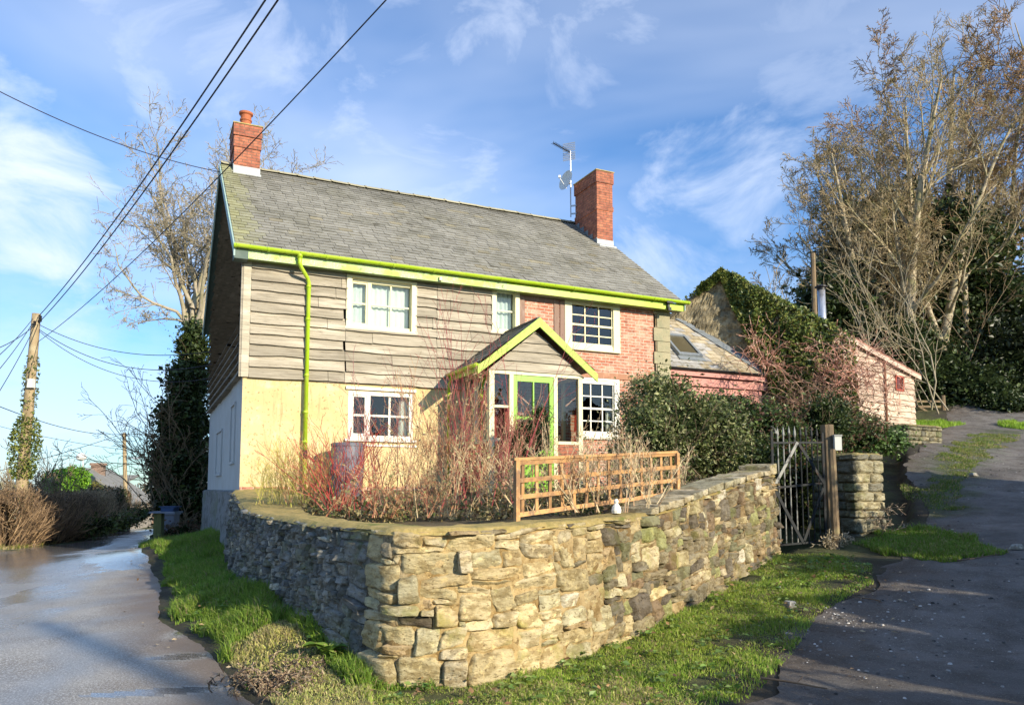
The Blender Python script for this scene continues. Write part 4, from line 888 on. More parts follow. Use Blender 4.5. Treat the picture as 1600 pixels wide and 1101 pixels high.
def rcol(u, s):
    c = np.array([1.0, 1.0, .97])*rnd.uniform(.86, 1.15)
    c = c*(1-.32*max(0, min(1, (s-4.2)/1.0))*(.6+.6*float(vnoise(u*.8, s*.8, 77))))
    if rnd.random() < .04: c = c*np.array([1.1, 1.03, .85])
    e = max(0, 1-(u+.2)/.45)*.55
    c = c*(1-e)+np.array([1.45, 1.5, .7])*rnd.uniform(.6, 1.1)*e
    return c
m = MB(); slates(m, -.24, HL+.26, SL, (0, -.30, z_e), dv, nv, colf=rcol)
m.box(-.22, HL+.24, .0, .02, ZE+.0, ZE+.02)
P0 = np.array((0, -.30, z_e)); P1 = P0+np.array(dv)*SL
m.add([(-.23, P0[1], P0[2]), (HL+.25, P0[1], P0[2]), (HL+.25, P1[1], P1[2]), (-.23, P1[1], P1[2])], np.array([[0, 1, 2, 3]]), (.5, .5, .5))
b1 = (0, 2*WR+.30, z_e); m.add([(-.23, b1[1], b1[2]), (HL+.25, b1[1], b1[2]), (HL+.25, P1[1], P1[2]+.002), (-.23, P1[1], P1[2]+.002)], np.array([[0, 1, 2, 3]]), (.9, .9, .9))
roof = m.build('roof', M['slate'], cot)
m = MB(); u = -.24
while u < HL+.2:
    w = min(.46, HL+.26-u); n = 7; a = np.linspace(-1.15, 1.15, n); rr_ = .15
    P = np.stack([np.stack([np.full(n, x), P1[1]+np.sin(a)*rr_, P1[2]-.09+np.cos(a)*rr_+e+rnd.gauss(0, .004)], -1) for x, e in ((u, .012), (u+.05, .012), (u+.052, 0), (u+w, 0))])
    m.grid(P, np.array([1.25, 1.2, .9])*rnd.uniform(.85, 1.25)); u += w
m.build('ridge_tiles', M['slate'], roof, smooth=False)
# bargeboards at the left gable, soffit under the verge
m = MB()
for s in (0, 1):
    y0, y1 = (-.34, WR) if s == 0 else (2*WR+.34, WR)
    za, zb_ = z_e-.02, P1[2]-.01
    m.hexa(np.array([(x, y, z+dz) for dz in (-.20, -.0) for (y, z) in ((y0, za), (y1, zb_)) for x in (-.275, -.245)]))
m.build('bargeboard', M['bluegreen'], cot)
m = MB()
for s in (0, 1):
    y0, y1 = (-.34, WR) if s == 0 else (2*WR+.34, WR)
    m.hexa(np.array([(x, y, z+dz) for dz in (-.075, -.045) for (y, z) in ((y0, z_e), (y1, P1[2])) for x in (-.24, -.0)]))
m.box(-.262, -.0, -.33, -.06, z_e-.26, z_e-.10)
m.build('verge_soffit', M['greensoffit'], cot)
m = MB(); m.hexa(np.array([(x, y, z+dz) for dz in (-.2, 0) for (y, z) in ((-.34, z_e-.02), (WR, P1[2]-.01)) for x in (HL+.262, HL+.285)])); m.build('bargeboard', M['bluegreen'], cot)
# fascia and gutter
m = MB(); m.box(-.24, 5.6, -.30, -.275, z_e-.235, z_e-.055); m.box(-.24, HL+.27, -.272, -.0, z_e-.222, z_e-.20, (.5, .5, .5)); fa = m.build('fascia', M['mint'], cot); fa['label'] = 'faded pale green left length of fascia'
m = MB(); m.box(5.602, HL+.27, -.30, -.275, z_e-.235, z_e-.055); fa = m.build('fascia', M['lime'], cot); fa['label'] = 'bright lime right length of fascia'
def halfpipe(m, x0, x1, yc, z0, z1, r=.062, n=10):
    a = np.linspace(math.pi, 2*math.pi, n)
    P = np.stack([np.stack([np.full(n, x), yc+np.cos(a)*r, zc+np.sin(a)*r*1.05+.02], -1) for x, zc in ((x0, z0), (x1, z1))]); m.grid(P)
    P2 = P.copy(); P2[..., 1] = yc+(P[..., 1]-yc)*.88; P2[..., 2] += .006; m.grid(P2)
gz = z_e-.02; gs = -.0
m = MB(); halfpipe(m, -.28, HL+.36, -.375, gz, gz)
for u in (-.28, .35, .98, 1.5, 2.9, 3.8, 5.4, 7.3, 9.6, HL+.32):
    halfpipe(m, u, u+.05, -.375, gz-.002, gz-.002, .070)
for u in (-.279, HL+.359): m.add([(u, -.375+.062*math.cos(t), gz+.02+.065*math.sin(t)) for t in np.linspace(math.pi, 2*math.pi, 9)], np.arange(9)[None])
gut = m.build('gutter', M['lime'], cot, smooth=True)
m = MB(); r = .042; pu = .98
m.tube([(pu, -.375, gz-.03), (pu, -.375, gz-.20), (pu+.03, -.34, gz-.27), (pu+.20, -.15, gz-.43), (pu+.235, -.11, gz-.52), (pu+.235, -.11, 2.35)], r, 12)
m.tube([(pu, -.375, gz+.02), (pu, -.375, gz-.10)], .055, 12)
for z in (gz-.62, ZB+.05, 2.5, 3.1, 5.0): m.tube([(pu+.235, -.11, z), (pu+.235, -.11, z+.05)], .05, 12); m.box(pu+.18, pu+.29, -.07, .0, z, z+.04)
m.tube([(pu+.235, -.11, 2.2), (pu+.235, -.11, 1.45)], .045, 12, (.8, .75, .6)); dp = m.build('downpipe', M['lime'], cot, smooth=True)
m = MB(); m.tube([(pu+.235, -.11, 2.36), (pu+.235, -.11, 2.18)], .052, 12); m.tube([(pu+.235, -.11, 2.28), (pu+.33, -.16, 2.2), (pu+.40, -.28, 2.12), (pu+.5, -.4, 2.14)], .022, 8); m.build('diverter_hose', M['black'], dp, smooth=True)

# chimneys
def chimney(u0, u1, w0, w1, zt, bands, pot=None, name='chimney', label=None, flaun=(.9, .8, .4)):
    m = MB(); zb = min(roofz(w0), roofz(w1))-.3
    m.box(u0, u1, w0, w1, zb, zt)
    for za, zb2, e in bands: m.box(u0-e, u1+e, w0-e, w1+e, za, zb2)
    ch = m.build(name, M['brick'], cot); ch['label'] = label
    m = MB(); zr = roofz(w0)+.10
    m.box(u0-.02, u1+.02, w0-.16, w0-.004, zr-.26, zr-.05); m.box(u0-.012, u1+.012, w0-.014, w0-.001, zr-.1, zr+.16)
    n = 5
    for i in range(n):
        w = w0+(min(WR, w1)-w0)*i/n; z = roofz(w)+.06
        for ux in (u0-.014, u1+.002): m.box(ux, ux+.012, w, w+(min(WR, w1)-w0)/n*1.02, z-.15, z+.24)
    m.build('lead_flashing', M['lead'], ch)
    m = MB(); m.box(u0-.05, u1+.05, w0-.05, w1+.05, zt, zt+.025); 
    v = np.array([(x, y, z) for z, e in ((zt+.026, 0), (zt+.11, .14)) for y in (w0+e, w1-e) for x in (u0+e, u1-e)]); m.hexa(v); m.build('flaunching', M['cap'], ch)
    if pot:
        cu, cw = pot; p = MB(); z = zt+.05
        p.lathe((cu, cw, 0), [(.155, z), (.155, z+.06), (.135, z+.08), (.13, z+.2), (.15, z+.22), (.15, z+.25), (.128, z+.27), (.135, z+.36), (.172, z+.39), (.172, z+.44), (.14, z+.45), (.13, z+.36)], 20); p.build('chimney_pot', M['terracotta'], ch, smooth=False)
    return ch
chimney(.04, .66, 3.92, 4.9, 10.72, [(10.12, 10.38, .022), (10.42, 10.72, .03)], pot=(.33, 4.3), label='left chimney with a terracotta pot')
chimney(9.98, 10.52, 2.85, 4.1, 10.90, [(9.72, 9.86, .02), (10.55, 10.9, .03)], label='right chimney, tall and without a pot')

# porch
PW = -1.5; U0, U1 = 4.62, 6.84; UA = 5.70; ZA = 5.08; pe = 4.02
po = MB()
def post(u, w, z0, z1, s=.09, m=po): m.box(u-s/2, u+s/2, w-s/2, w+s/2, z0, z1)
for u, s in ((4.68, .11), (5.13, .09), (6.17, .09), (6.78, .10)): post(u, PW, 1.45, 3.96, s)
for w in (-.75, -.04): post(4.66, w, 1.45, 3.95, .07); post(6.80, w, 1.45, 3.95, .07)
po.box(4.62, 6.84, PW-.05, PW+.05, 3.95, 4.02); po.box(4.63, 4.70, PW+.05, 0, 3.95, 4.02); po.box(6.76, 6.83, PW+.05, 0, 3.95, 4.02)
po.box(4.735, 5.085, PW-.03, PW+.03, 2.55, 2.62); po.box(6.215, 6.73, PW-.055, PW+.045, 2.52, 2.585); po.box(6.76, 6.86, PW+.05, 0, 2.52, 2.585); po.box(4.6, 4.70, PW+.05, 0, 2.52, 2.585)
po.box(4.735, 5.085, PW-.025, PW+.025, 3.25, 3.30)
porch = po.build('porch', M['cream'], cot); porch['label'] = 'glazed porch with a green gable round a green door'
m = MB(); m.box(6.22, 6.84, PW-.04, PW+.04, 1.3, 2.515); m.box(6.78, 6.84, PW+.04, .0, 1.3, 2.515); m.build('porch_brick_base', M['brick'], porch)
m = MB(); m.box(4.6, 5.1, PW-.04, PW+.04, 1.3, 2.545); m.box(4.6, 4.68, PW+.04, 0, 1.3, 2.515); m.build('porch_brick_base', M['brick'], porch)
m = MB(); boards(m, 4.45, 6.97, 4.03, ZA+.0, .2, [], lambda u, o, z: (u, PW-.02-o, z), top=lambda u: ZA-.17-abs(u-UA)*(ZA-pe-.05)/(1.25), seed=200, minlen=5, amp=.015); m.build('gable_boards', M['board'], porch)
# porch roof, two slopes
hw = 1.36; slp = (ZA-4.08)/hw; ln = math.hypot(hw, ZA-4.08)
def pslope(sg):
    m = MB(); rows = 8
    for r in range(rows):
        s0 = r/rows; s1 = min(1, s0+1.35/rows)
        y = PW-.20-rnd.random()*.15 + .0
        while y < 0:
            a, b = max(y, PW-.19), min(y+.26, -.0); y += .265
            if b-a < .02: continue
            def P(s, yy, h): return (UA+sg*hw*(1-s), yy, 4.08+(ZA-4.08)*s+h+.05)
            j = rnd.gauss(0, .003); v = [P(s0, a, .025+j), P(s0, b, .025-j), P(s1, b, .005), P(s1, a, .005), P(s0, a, .014), P(s0, b, .014)]
            m.add(v, [np.array([[0, 1, 2, 3], [4, 5, 1, 0]])], np.array([1, 1, 1])*rnd.uniform(.5, .9))
    v = [(UA+sg*hw, PW-.18, 4.12), (UA+sg*hw, 0, 4.12), (UA, 0, ZA+.04), (UA, PW-.18, ZA+.04)]; m.add(v, np.array([[0, 1, 2, 3]]), (.4, .4, .4))
    return m
m = pslope(-1); m2 = pslope(1); m.v += m2.v; m.f += [f+m.n for f in m2.f]; m.c += m2.c; m.n += m2.n
m.tube([(UA, PW-.19, ZA+.06), (UA, 0, ZA+.06)], .05, 8, (.5, .5, .5)); m.build('porch_roof', M['slate'], porch)
m = MB()
for sg in (-1, 1):
    v = np.array([(x, y, z) for (dz) in (0, 1) for y in (PW-.235, PW-.20) for (x, z) in ((UA+sg*(hw+.05), 4.10-.05-.17+.17*dz), (UA, ZA+.085-.20+.20*dz))]); 
    m.hexa(v)
m.build('porch_bargeboard', M['lime_wood'], porch)
m = MB(); m.box(UA-hw-.02, UA-hw+.02, PW-.2, 0, 3.94, 4.10); m.build('porch_fascia', M['lime_wood'], porch)
m = MB(); m.tube([(UA-hw-.07, PW-.2, 4.07), (UA-hw-.07, 0, 4.07)], .045, 8); m.tube([(UA-hw-.07, -.35, 4.05), (UA-hw-.07, -.2, 3.9), (UA-hw-.07, -.15, 3.8), (UA-hw-.07, -.12, 1.5)], .033, 8); m.build('porch_gutter', M['lime'], porch, smooth=True)
for a, b, z0 in ((4.735, 5.085, 2.62), (6.215, 6.73, 2.585)): m = MB(); m.add([(a, PW, z0), (b, PW, z0), (b, PW, 3.95), (a, PW, 3.95)], np.array([[0, 1, 2, 3]])); m.build('porch_glazing', M['glass'], porch)
for x in (4.66, 6.80): m = MB(); m.add([(x, PW+.05, 2.58), (x, -.03, 2.58), (x, -.03, 3.95), (x, PW+.05, 3.95)], np.array([[0, 1, 2, 3]])); m.build('porch_glazing', M['glass'], porch)
m = MB(); m.box(5.175, 5.27, PW-.03, PW+.02, 1.45, 3.94); m.box(6.03, 6.125, PW-.03, PW+.02, 1.45, 3.94); m.box(5.27, 6.03, PW-.03, PW+.02, 3.82, 3.94); m.box(5.27, 6.03, PW-.028, PW+.018, 3.02, 3.09)
m.box(5.27, 6.03, PW-.03, PW+.02, 2.3, 2.42); m.box(5.27, 6.03, PW-.02, PW+.01, 1.45, 2.3); m.box(5.635, 5.665, PW-.028, PW+.018, 3.09, 3.82); m.box(5.62, 5.68, PW-.034, PW-.02, 1.5, 2.3)
m.build('door', M['door'], porch)
m = MB(); m.add([(5.27, PW, 2.42), (6.03, PW, 2.42), (6.03, PW, 3.82), (5.27, PW, 3.82)], np.array([[0, 1, 2, 3]])); m.build('door_glass', M['glass'], porch)
m = MB(); m.box(5.02, 6.08, .0, .03, 1.5, 3.58); m.build('inner_door', mat('inner_door_paint', (.30, .035, .02), .5), porch)

# small things on the walls
fl = MB(); q = np.array(loc(10.02, -.36)); 
def hb(m, u0, u1, w0, w1, z0, z1, col=(1, 1, 1)):
    v = [loc(u, w, z) for z in (z0, z1) for w in (w0, w1) for u in (u0, u1)]; return m.hexa(np.array(v), col)
hb(fl, 9.98, 10.16, -.42, -.34, 6.22, 6.33); hb(fl, 10.04, 10.1, -.36, -.30, 6.12, 6.24); hb(fl, 10.03, 10.12, -.40, -.33, 6.04, 6.12)
o = fl.build('floodlight', M['black'], loc=loc(10.07, -.35, 6.1)); tag(o, 'small black floodlight under the right end of the lime gutter', 'lamp')
al = MB(); hb(al, 3.96, 4.02, -.36, -.3, 6.1, 6.18)
o = al.build('wall_sensor', M['cream'], loc=loc(4, -.3, 6.0)); tag(o, 'tiny cream sensor on the fascia above the boards', 'sensor')
# water butt
bt = MB(); c = loc(1.95, -.62)
bt.lathe((c[0], c[1], 0), [(.26, 1.42), (.30, 1.6), (.33, 1.9), (.33, 1.93), (.345, 1.935), (.345, 1.96), (.34, 1.965), (.335, 2.2), (.31, 2.42), (.325, 2.425), (.325, 2.47), (.30, 2.49), (.02, 2.51)], 28)
o = bt.build('water_butt', M['butt'], loc=(c[0], c[1], 1.4), smooth=False); tag(o, 'grey barrel shaped water butt under the green downpipe', 'water butt')
# aerial and dish on the right chimney, left face near the ridge
mast = empty('tv_aerial', loc(9.62, 4.35, 9.7)); tag(mast, 'thin television aerial on a mast strapped to the right chimney', 'aerial')
bx = np.array(loc(9.86, 4.18)); 
m = MB(); m.tube([loc(9.86, 4.18, 9.9), loc(9.86, 4.18, 12.0)], .018, 8); m.bar(loc(9.86, 4.18, 10.25), loc(10.02, 4.05, 10.25), .04, .04); m.bar(loc(9.86, 4.18, 10.0), loc(10.02, 4.05, 10.0), .04, .04); m.build('mast', M['alu'], mast, wp=True, smooth=False)
m = MB(); A_ = np.array(loc(9.86, 4.18, 11.95)); B_ = np.array(loc(8.72, 3.2, 11.62)); m.bar(A_, B_, .022, .022); ax = (B_-A_)/np.linalg.norm(B_-A_)
for i in range(11):
    p = A_+(B_-A_)*(.12+.085*i); e = np.cross(ax, (0, 0, 1)); e /= np.linalg.norm(e); up = np.cross(e, ax); m.bar(p-up*.02, p+up*.07, .008, .008); m.bar(p-e*.08, p+e*.08, .008, .008)
m.build('boom', M['black'], mast, wp=True)
m = MB()
for dz in (.16, -.14):
    for k in range(5):
        p = A_+ax*.12+np.array((0, 0, dz))+np.array((0, 0, (k-2)*.055)); e = np.cross(ax, (0, 0, 1)); e /= np.linalg.norm(e); m.bar(p-e*.2, p+e*.2, .012, .03)
m.build('reflector', M['alu'], mast, wp=True)
dish = empty('satellite_dish', loc(9.58, 4.5, 10.9)); tag(dish, 'small white satellite dish on the mast by the right chimney', 'satellite dish')
m = MB(); c = np.array(loc(9.70, 4.05, 10.95)); ax = np.array((-.80, -.55, .22)); ax /= np.linalg.norm(ax); e = np.cross(ax, (0, 0, 1)); e /= np.linalg.norm(e); f = np.cross(e, ax)
rr = np.linspace(0.001, .30, 6); aa = np.linspace(0, 2*math.pi, 25); Rg, Ag = np.meshgrid(rr, aa, indexing='ij')
for off in (0, -.008): m.grid(c + ax*((Rg**2*1.2)[..., None]+off) + e*(Rg*np.cos(Ag))[..., None] + f*(Rg*np.sin(Ag))[..., None]*1.05)
m.build('reflector', M['dishw'], dish, wp=True, smooth=True)
m = MB(); m.bar(c-f*.25, c+ax*.32-f*.04, .015, .015); m.box(*(v for k in range(3) for v in ((c+ax*.34)[k]-.035, (c+ax*.34)[k]+.035))); m.bar(c-ax*.01, np.array(loc(9.86, 4.18, 10.95)), .05, .05); m.build('feed_arm', M['dishw'], dish, wp=True)
# ------------------------------------------------------------------ world positions from surveyed bearings: image bearing + distance
def at(px, py, Y):
    a = (px-800)/1200; b = -(py-657)/1200; cp, sp = math.cos(R(5)), math.sin(R(5)); t = Y/(cp-b*sp)
    return np.array((a*t, Y, 1.6+(sp+b*cp)*t))
def gz_at(p): return float(H(p[0], p[1]))

# ------------------------------------------------------------------ slate roofed extension at the cottage's right end
ext = empty('lean_to_extension', loc(12.8, 2.2, 2.2), HA); tag(ext, 'low slate roofed extension with pink fascia and a skylight beside the cottage', 'extension')
EO = np.array((12.8, 2.2, 2.2))
def EV(u, w, z): return np.array((u, w, z)) - EO
EU0, EU1, EW = 10.345, 15.1, 1.5; EZ = 4.92
def eroof(u, w): return EZ + (w-EW)*.93
m = MB(); holed(m, EU0, EU1-.15, 2.0, EZ-.02, [(11.2, 12.2, 3.2, 4.35), (13.0, 14.4, 3.2, 4.35)], EW+.12, .1)
m.v[-1] = m.v[-1]; 
for i in range(len(m.v)): m.v[i] = m.v[i]-EO
m.build('wall', M['pink'], ext)
m = MB(); 
for a, b in ((11.2, 12.2), (13.0, 14.4)):
    w = MB(); w.box(a, a+.06, EW+.10, EW+.17, 3.2, 4.35); w.box(b-.06, b, EW+.10, EW+.17, 3.2, 4.35); w.box(a+.06, b-.06, EW+.10, EW+.17, 4.29, 4.35); w.box(a+.06, b-.06, EW+.10, EW+.17, 3.2, 3.27); w.box((a+b)/2-.02, (a+b)/2+.02, EW+.11, EW+.16, 3.27, 4.29)
    w.v = [v-EO for v in w.v]; wf = w.build('window', M['pink'], ext)
    g_ = MB(); g_.add([EV(a+.06, EW+.14, 3.27), EV(b-.06, EW+.14, 3.27), EV(b-.06, EW+.14, 4.29), EV(a+.06, EW+.14, 4.29)], np.array([[0, 1, 2, 3]])); g_.build('pane', M['glass'], wf)
    g_ = MB(); g_.add([EV(a-.2, EW+.6, 3.0), EV(b+.2, EW+.6, 3.0), EV(b+.2, EW+.6, 4.5), EV(a-.2, EW+.6, 4.5)], np.array([[0, 1, 2, 3]])); g_.build('room_interior', M['dark'], wf)
for nm, y0, y1, z0, z1, mt in (('fascia', EW-.06, EW-.03, EZ-.16, EZ+.0, 'pink'), ('lower_fascia', EW+.04, EW+.119, EZ-.42, EZ-.20, 'pink')):
    m = MB(); m.box(EU0, EU1, y0, y1, z0, z1); m.v = [v-EO for v in m.v]; m.build(nm, M[mt], ext)
m = MB(); halfpipe(m, EU0, EU1+.05, EW-.11, EZ+.02, EZ+.02, .055); m.v = [v-EO for v in m.v]; m.build('gutter', M['black'], ext, smooth=True)
ead = math.atan(.93); dv2 = (0, math.cos(ead), math.sin(ead)); nv2 = (0, -math.sin(ead), math.cos(ead))
EH = 2.15/math.cos(ead)   # slope length
def hipx(s): return EU1 - s*math.cos(ead)*(EU1-13.45)/2.15
m = MB()
def ecol(u, s):
    f = vnoise(u*1.3, s*1.5, 91); base = np.array((.40, .33, .21)) if f+rnd.uniform(-.3, .3) > -.02 - (u-13)*.15 else np.array((.36, .34, .29))
    return base*rnd.uniform(.8, 1.2)
slates(m, EU0, EU1, EH, (0, EW-.08, EZ-.03), dv2, nv2, wid=.36, exp=.20, cut=lambda u, s: u < hipx(s)-.12, colf=ecol)
q0 = np.array((0, EW-.08, EZ-.03)); q1 = q0+np.array(dv2)*EH
m.add([(EU0, q0[1], q0[2]), (EU1, q0[1], q0[2]), (13.45, q1[1], q1[2]), (EU0, q1[1], q1[2])], np.array([[0, 1, 2, 3]]), (.18, .17, .15))
m.v = [v-EO for v in m.v]; er = m.build('roof', M['slate_tan'], ext)
m = MB()
for k in range(12):
    s0 = EH*k/12; s1 = EH*(k+1.15)/12; x0, x1 = hipx(s0), hipx(s1)
    P = [(x0-.14, s0, .03), (x0+.12, s0, .10), (x1+.12, s1, .09), (x1-.14, s1, .02)]
    m.add([q0+np.array((x, 0, 0))+np.array(dv2)*s+np.array(nv2)*(h+.02*rnd.random()) for x, s, h in P], np.array([[0, 1, 2, 3]]))
m.v = [v-EO for v in m.v]; m.build('lead_flashing', M['lead'], er)
def sky(u0, u1, s0, s1, h0, h1): 
    return np.array([q0+np.array((u, 0, 0))+np.array(dv2)*s+np.array(nv2)*h-EO for h in (h0, h1) for s in (s0, s1) for u in (u0, u1)])
m = MB(); a, b, c, d = 12.1, 12.95, .7, 1.85
m.hexa(sky(a, a+.08, c, d, .0, .12)); m.hexa(sky(b-.08, b, c, d, .0, .12)); m.hexa(sky(a+.08, b-.08, c, c+.12, .0, .115)); m.hexa(sky(a+.08, b-.08, d-.1, d, 0, .115)); m.hexa(sky(a-.04, b+.06, c-.16, c-.002, .02, .05))
sk = m.build('skylight', M['lead'], er); m = MB(); m.hexa(sky(a+.08, b-.08, c+.12, d-.1, .05, .08)); m.build('pane', mat('skylight_glass', (.10, .085, .05), .12, spec=.8), sk)

# ------------------------------------------------------------------ stone barn behind, its gable facing us
p1 = np.array(loc(15.3, 1.5)); p2 = np.array(loc(13.2, 3.8)); bd = (p1-p2)[:2]; bd /= np.linalg.norm(bd); bn = np.array((bd[1], -bd[0]))   # along to the right, outwards to us
BA = p1[:2]
def bpt(s, o, z): return np.array((BA[0]+bd[0]*s+bn[0]*o, BA[1]+bd[1]*s+bn[1]*o, z))
def onbarn(px, py, o=0):
    r = (px-800)/1200
    r0 = at(px, py, 10); dx, dy = r0[0], r0[1]
    Mx = np.array([[dx, -bd[0]], [dy, -bd[1]]]); rhs = BA+bn*o; k, s = np.linalg.solve(Mx, rhs); return s, 1.6+(r0[2]-1.6)*k
sA, zA = onbarn(1128, 430); sL, zL = onbarn(1040, 503); sR, zR = onbarn(1306, 520)
barn = empty('stone_barn', tuple(bpt((sL+sR)/2, 0, 2.5))); tag(barn, 'old rubble stone barn whose gable rises behind the extension', 'barn')
sL2 = sL-2.0; zL2 = zL-2.0*(zA-zL)/(sA-sL)
def btop(s): return np.where(s < sA, zA-(sA-s)*(zA-zL)/(sA-sL), zA-(s-sA)*(zA-zR)/(sR-sA))
S_ = np.linspace(sL2, sR, 120); T_ = np.linspace(0, 1, 70); Sg, Tg = np.meshgrid(S_, T_, indexing='ij'); zt = btop(Sg); Zg = 2.2+(zt-2.2)*Tg
dep = .03*vnoise(Sg*6, Zg*11, 95, 2)+.035*np.round(1.5*vnoise(Sg*3, Zg*7, 96, 1))
P = np.stack([BA[0]+bd[0]*Sg+bn[0]*dep, BA[1]+bd[1]*Sg+bn[1]*dep, Zg], -1)
ccell = vnoise(np.floor(Sg*3.1)*7.7, np.floor(Zg*8)*3.3, 97, 1)[..., None]
m = MB(); m.grid(P, np.array([.33, .28, .18])*(1+.45*ccell))
back = 7.0
for sg in ((sL2, sR),):
    pass
m.add([bpt(sL2, 0, 2), bpt(sL2, -back, 2), bpt(sL2, -back, zL2), bpt(sL2, 0, zL2)], np.array([[0, 1, 2, 3]]), (.3, .26, .17))
m.add([bpt(sR, 0, 2), bpt(sR, -back, 2), bpt(sR, -back, zR), bpt(sR, 0, zR)], np.array([[0, 1, 2, 3]]), (.3, .26, .17)); m.build('wall', M['barnstone'], barn, smooth=False, wp=True)
m = MB()
for (s0, z0), (s1, z1) in (((sL2, zL2), (sA, zA)), ((sA, zA), (sR+.1, zR-.05))):
    v = [bpt(s, o, z+dz) for dz in (.0, .10) for o in (.06, -back) for (s, z) in ((s0, z0), (s1, z1))]; m.hexa(np.array(v), (.55, .5, .42))
m.build('roof', M['slate'], barn, wp=True)
# stove flue
fl = at(1283, 452, 23.4); fb = at(1286, 520, 23.4); flue = MB(); flue.tube([(fl[0]+.03, fl[1], fb[2]-1.2), (fl[0], fl[1], fl[2])], .115, 16)
o = flue.build('stove_flue', M['steel'], loc=(fl[0], fl[1], fb[2]-1.2), smooth=True); tag(o, 'shiny steel stove flue with a black cowl standing above the ivy', 'flue')
c = MB(); c.lathe((fl[0], fl[1], fl[2]), [(.13, -.02), (.13, .03), (.19, .06), (.19, .09), (.05, .15)], 16); c.build('cowl', M['black'], o, wp=True)

# ------------------------------------------------------------------ limewashed boarded shed on the right
q1_ = at(1306, 519, 22.6); q2_ = at(1426, 585, 25.4); sd = (q2_-q1_)[:2]; SLn = np.linalg.norm(sd); sd /= SLn; sn = np.array((sd[1], -sd[0]))
shed = empty('boarded_shed', (q1_[0], q1_[1], 3.0), 0); tag(shed, 'pale limewashed boarded shed with a small red window at the track edge', 'shed')
def spt(s, o, z): return np.array((q1_[0]+sd[0]*s+sn[0]*o, q1_[1]+sd[1]*s+sn[1]*o, z))
ztop = lambda s: q1_[2]+(q2_[2]-q1_[2])*s/SLn
zbt = 3.30
sw = onw = None
def onshed(px, py):
    r0 = at(px, py, 10); Mx = np.array([[r0[0], -sd[0]], [r0[1], -sd[1]]]); k, s = np.linalg.solve(Mx, q1_[:2]); return s, 1.6+(r0[2]-1.6)*k
wa, wz1 = onshed(1396, 586); wb, wz0 = onshed(1410, 612)
m = MB(); boards(m, 0, SLn, zbt, q1_[2], .19, [(wa, wb, wz0, wz1)], lambda s, o, z: tuple(spt(s, o, z)), top=ztop, seed=400, amp=.02, minlen=1.2, lap=.04); m.build('weatherboards', M['limewash'], shed, wp=True)
m = MB(); m.add([spt(0, 0, 2.6), spt(SLn, 0, 2.9), spt(SLn, 0, ztop(SLn)), spt(0, 0, ztop(0))], np.array([[0, 1, 2, 3]])); m.add([spt(SLn, 0, 2.9), spt(SLn, -6, 2.9), spt(SLn, -6, ztop(SLn)), spt(SLn, 0, ztop(SLn))], np.array([[0, 1, 2, 3]])); m.build('wall', M['limewash'], shed, wp=True)
m = MB(); m.hexa(np.array([spt(s, o, ztop(s)+dz) for dz in (.0, .05) for o in (.16, -6) for s in (-.2, SLn+.25)])); m.build('roof', M['rust'], shed, wp=True)
m = MB(); m.hexa(np.array([spt(s, o, ztop(s)+dz) for dz in (-.14, -.004) for o in (.165, .14) for s in (-.2, SLn+.25)])); m.build('fascia', M['limewash'], shed, wp=True)
m = MB()
for (a, b, c, d) in ((wa, wa+.06, wz0, wz1), (wb-.06, wb, wz0, wz1), (wa, wb, wz0, wz0+.06), (wa, wb, wz1-.06, wz1)): m.hexa(np.array([spt(s, o, z) for z in (c, d) for o in (.07, .0) for s in (a, b)]))
wf = m.build('window', mat('red_window_paint', (.38, .07, .04), .6), shed, wp=True); m = MB(); m.add([spt(wa, .02, wz0), spt(wb, .02, wz0), spt(wb, .02, wz1), spt(wa, .02, wz1)], np.array([[0, 1, 2, 3]])); m.build('pane', mat('red_pane', (.12, .03, .02), .2), wf, wp=True)
ds, dz_ = onshed(1378, 570); m = MB(); m.tube([spt(ds, .09, ztop(ds)-.1), spt(ds, .09, 3.25)], .035, 8); m.build('downpipe', mat('brown_pipe', (.20, .09, .05), .6), shed, wp=True)
# low stone wall at the shed foot
a, b = at(1372, 668, 23), at(1412, 672, 22.4)
# field gate beneath the trees
ga, gb = at(1424, 632, 29.5), at(1474, 630, 29.5); zg = at(1450, 664, 29.5)[2]
fg = empty('field_gate', (ga[0], ga[1], zg)); tag(fg, 'dark wooden five bar gate in the deep shade under the trees', 'gate')
m = MB()
for k in range(5): z = zg+.12+.2*k; m.bar((ga[0], ga[1], z), (gb[0], gb[1], z), .03, .08)
m.build('gate_bars', M['post'], fg, wp=True); m = MB(); m.bar((ga[0], ga[1]-.03, zg+.9), (gb[0], gb[1]-.03, zg+.1), .03, .07); m.build('brace', M['post'], fg, wp=True)
for p in (ga, gb): m = MB(); m.tube([(p[0], p[1], zg-.4), (p[0], p[1], zg+1.15)], .08, 8); m.build('gate_post', M['post'], fg, wp=True)

# ------------------------------------------------------------------ iron garden gate, timber post, stone pier
G0, G1 = at(1211, 860, 11.95), at(1291, 852, 12.35); gzb = .66; gzt = 2.52
gate = empty('iron_gate', (G0[0], G0[1], gzb)); tag(gate, 'tall rusty iron garden gate with spear tops at the end of the wall', 'gate')
gd = (G1-G0)[:2]; GLn = np.linalg.norm(gd); gd /= GLn; gn = np.array((gd[1], -gd[0]))
def gp(s, o, z): return np.array((G0[0]+gd[0]*s+gn[0]*o, G0[1]+gd[1]*s+gn[1]*o, z))
m = MB(); 
for s in (0, GLn): m.bar(gp(s, 0, gzb-.05), gp(s, 0, gzt-.04), .035, .035)
for z0, z1 in ((gzb+.06, gzb+.10), (1.60, 1.68), (2.30, 2.33)): m.bar(gp(0, 0, z0), gp(GLn, 0, z1), .035, .03)
m.build('gate_frame', M['iron'], gate, wp=True)
NB = 9
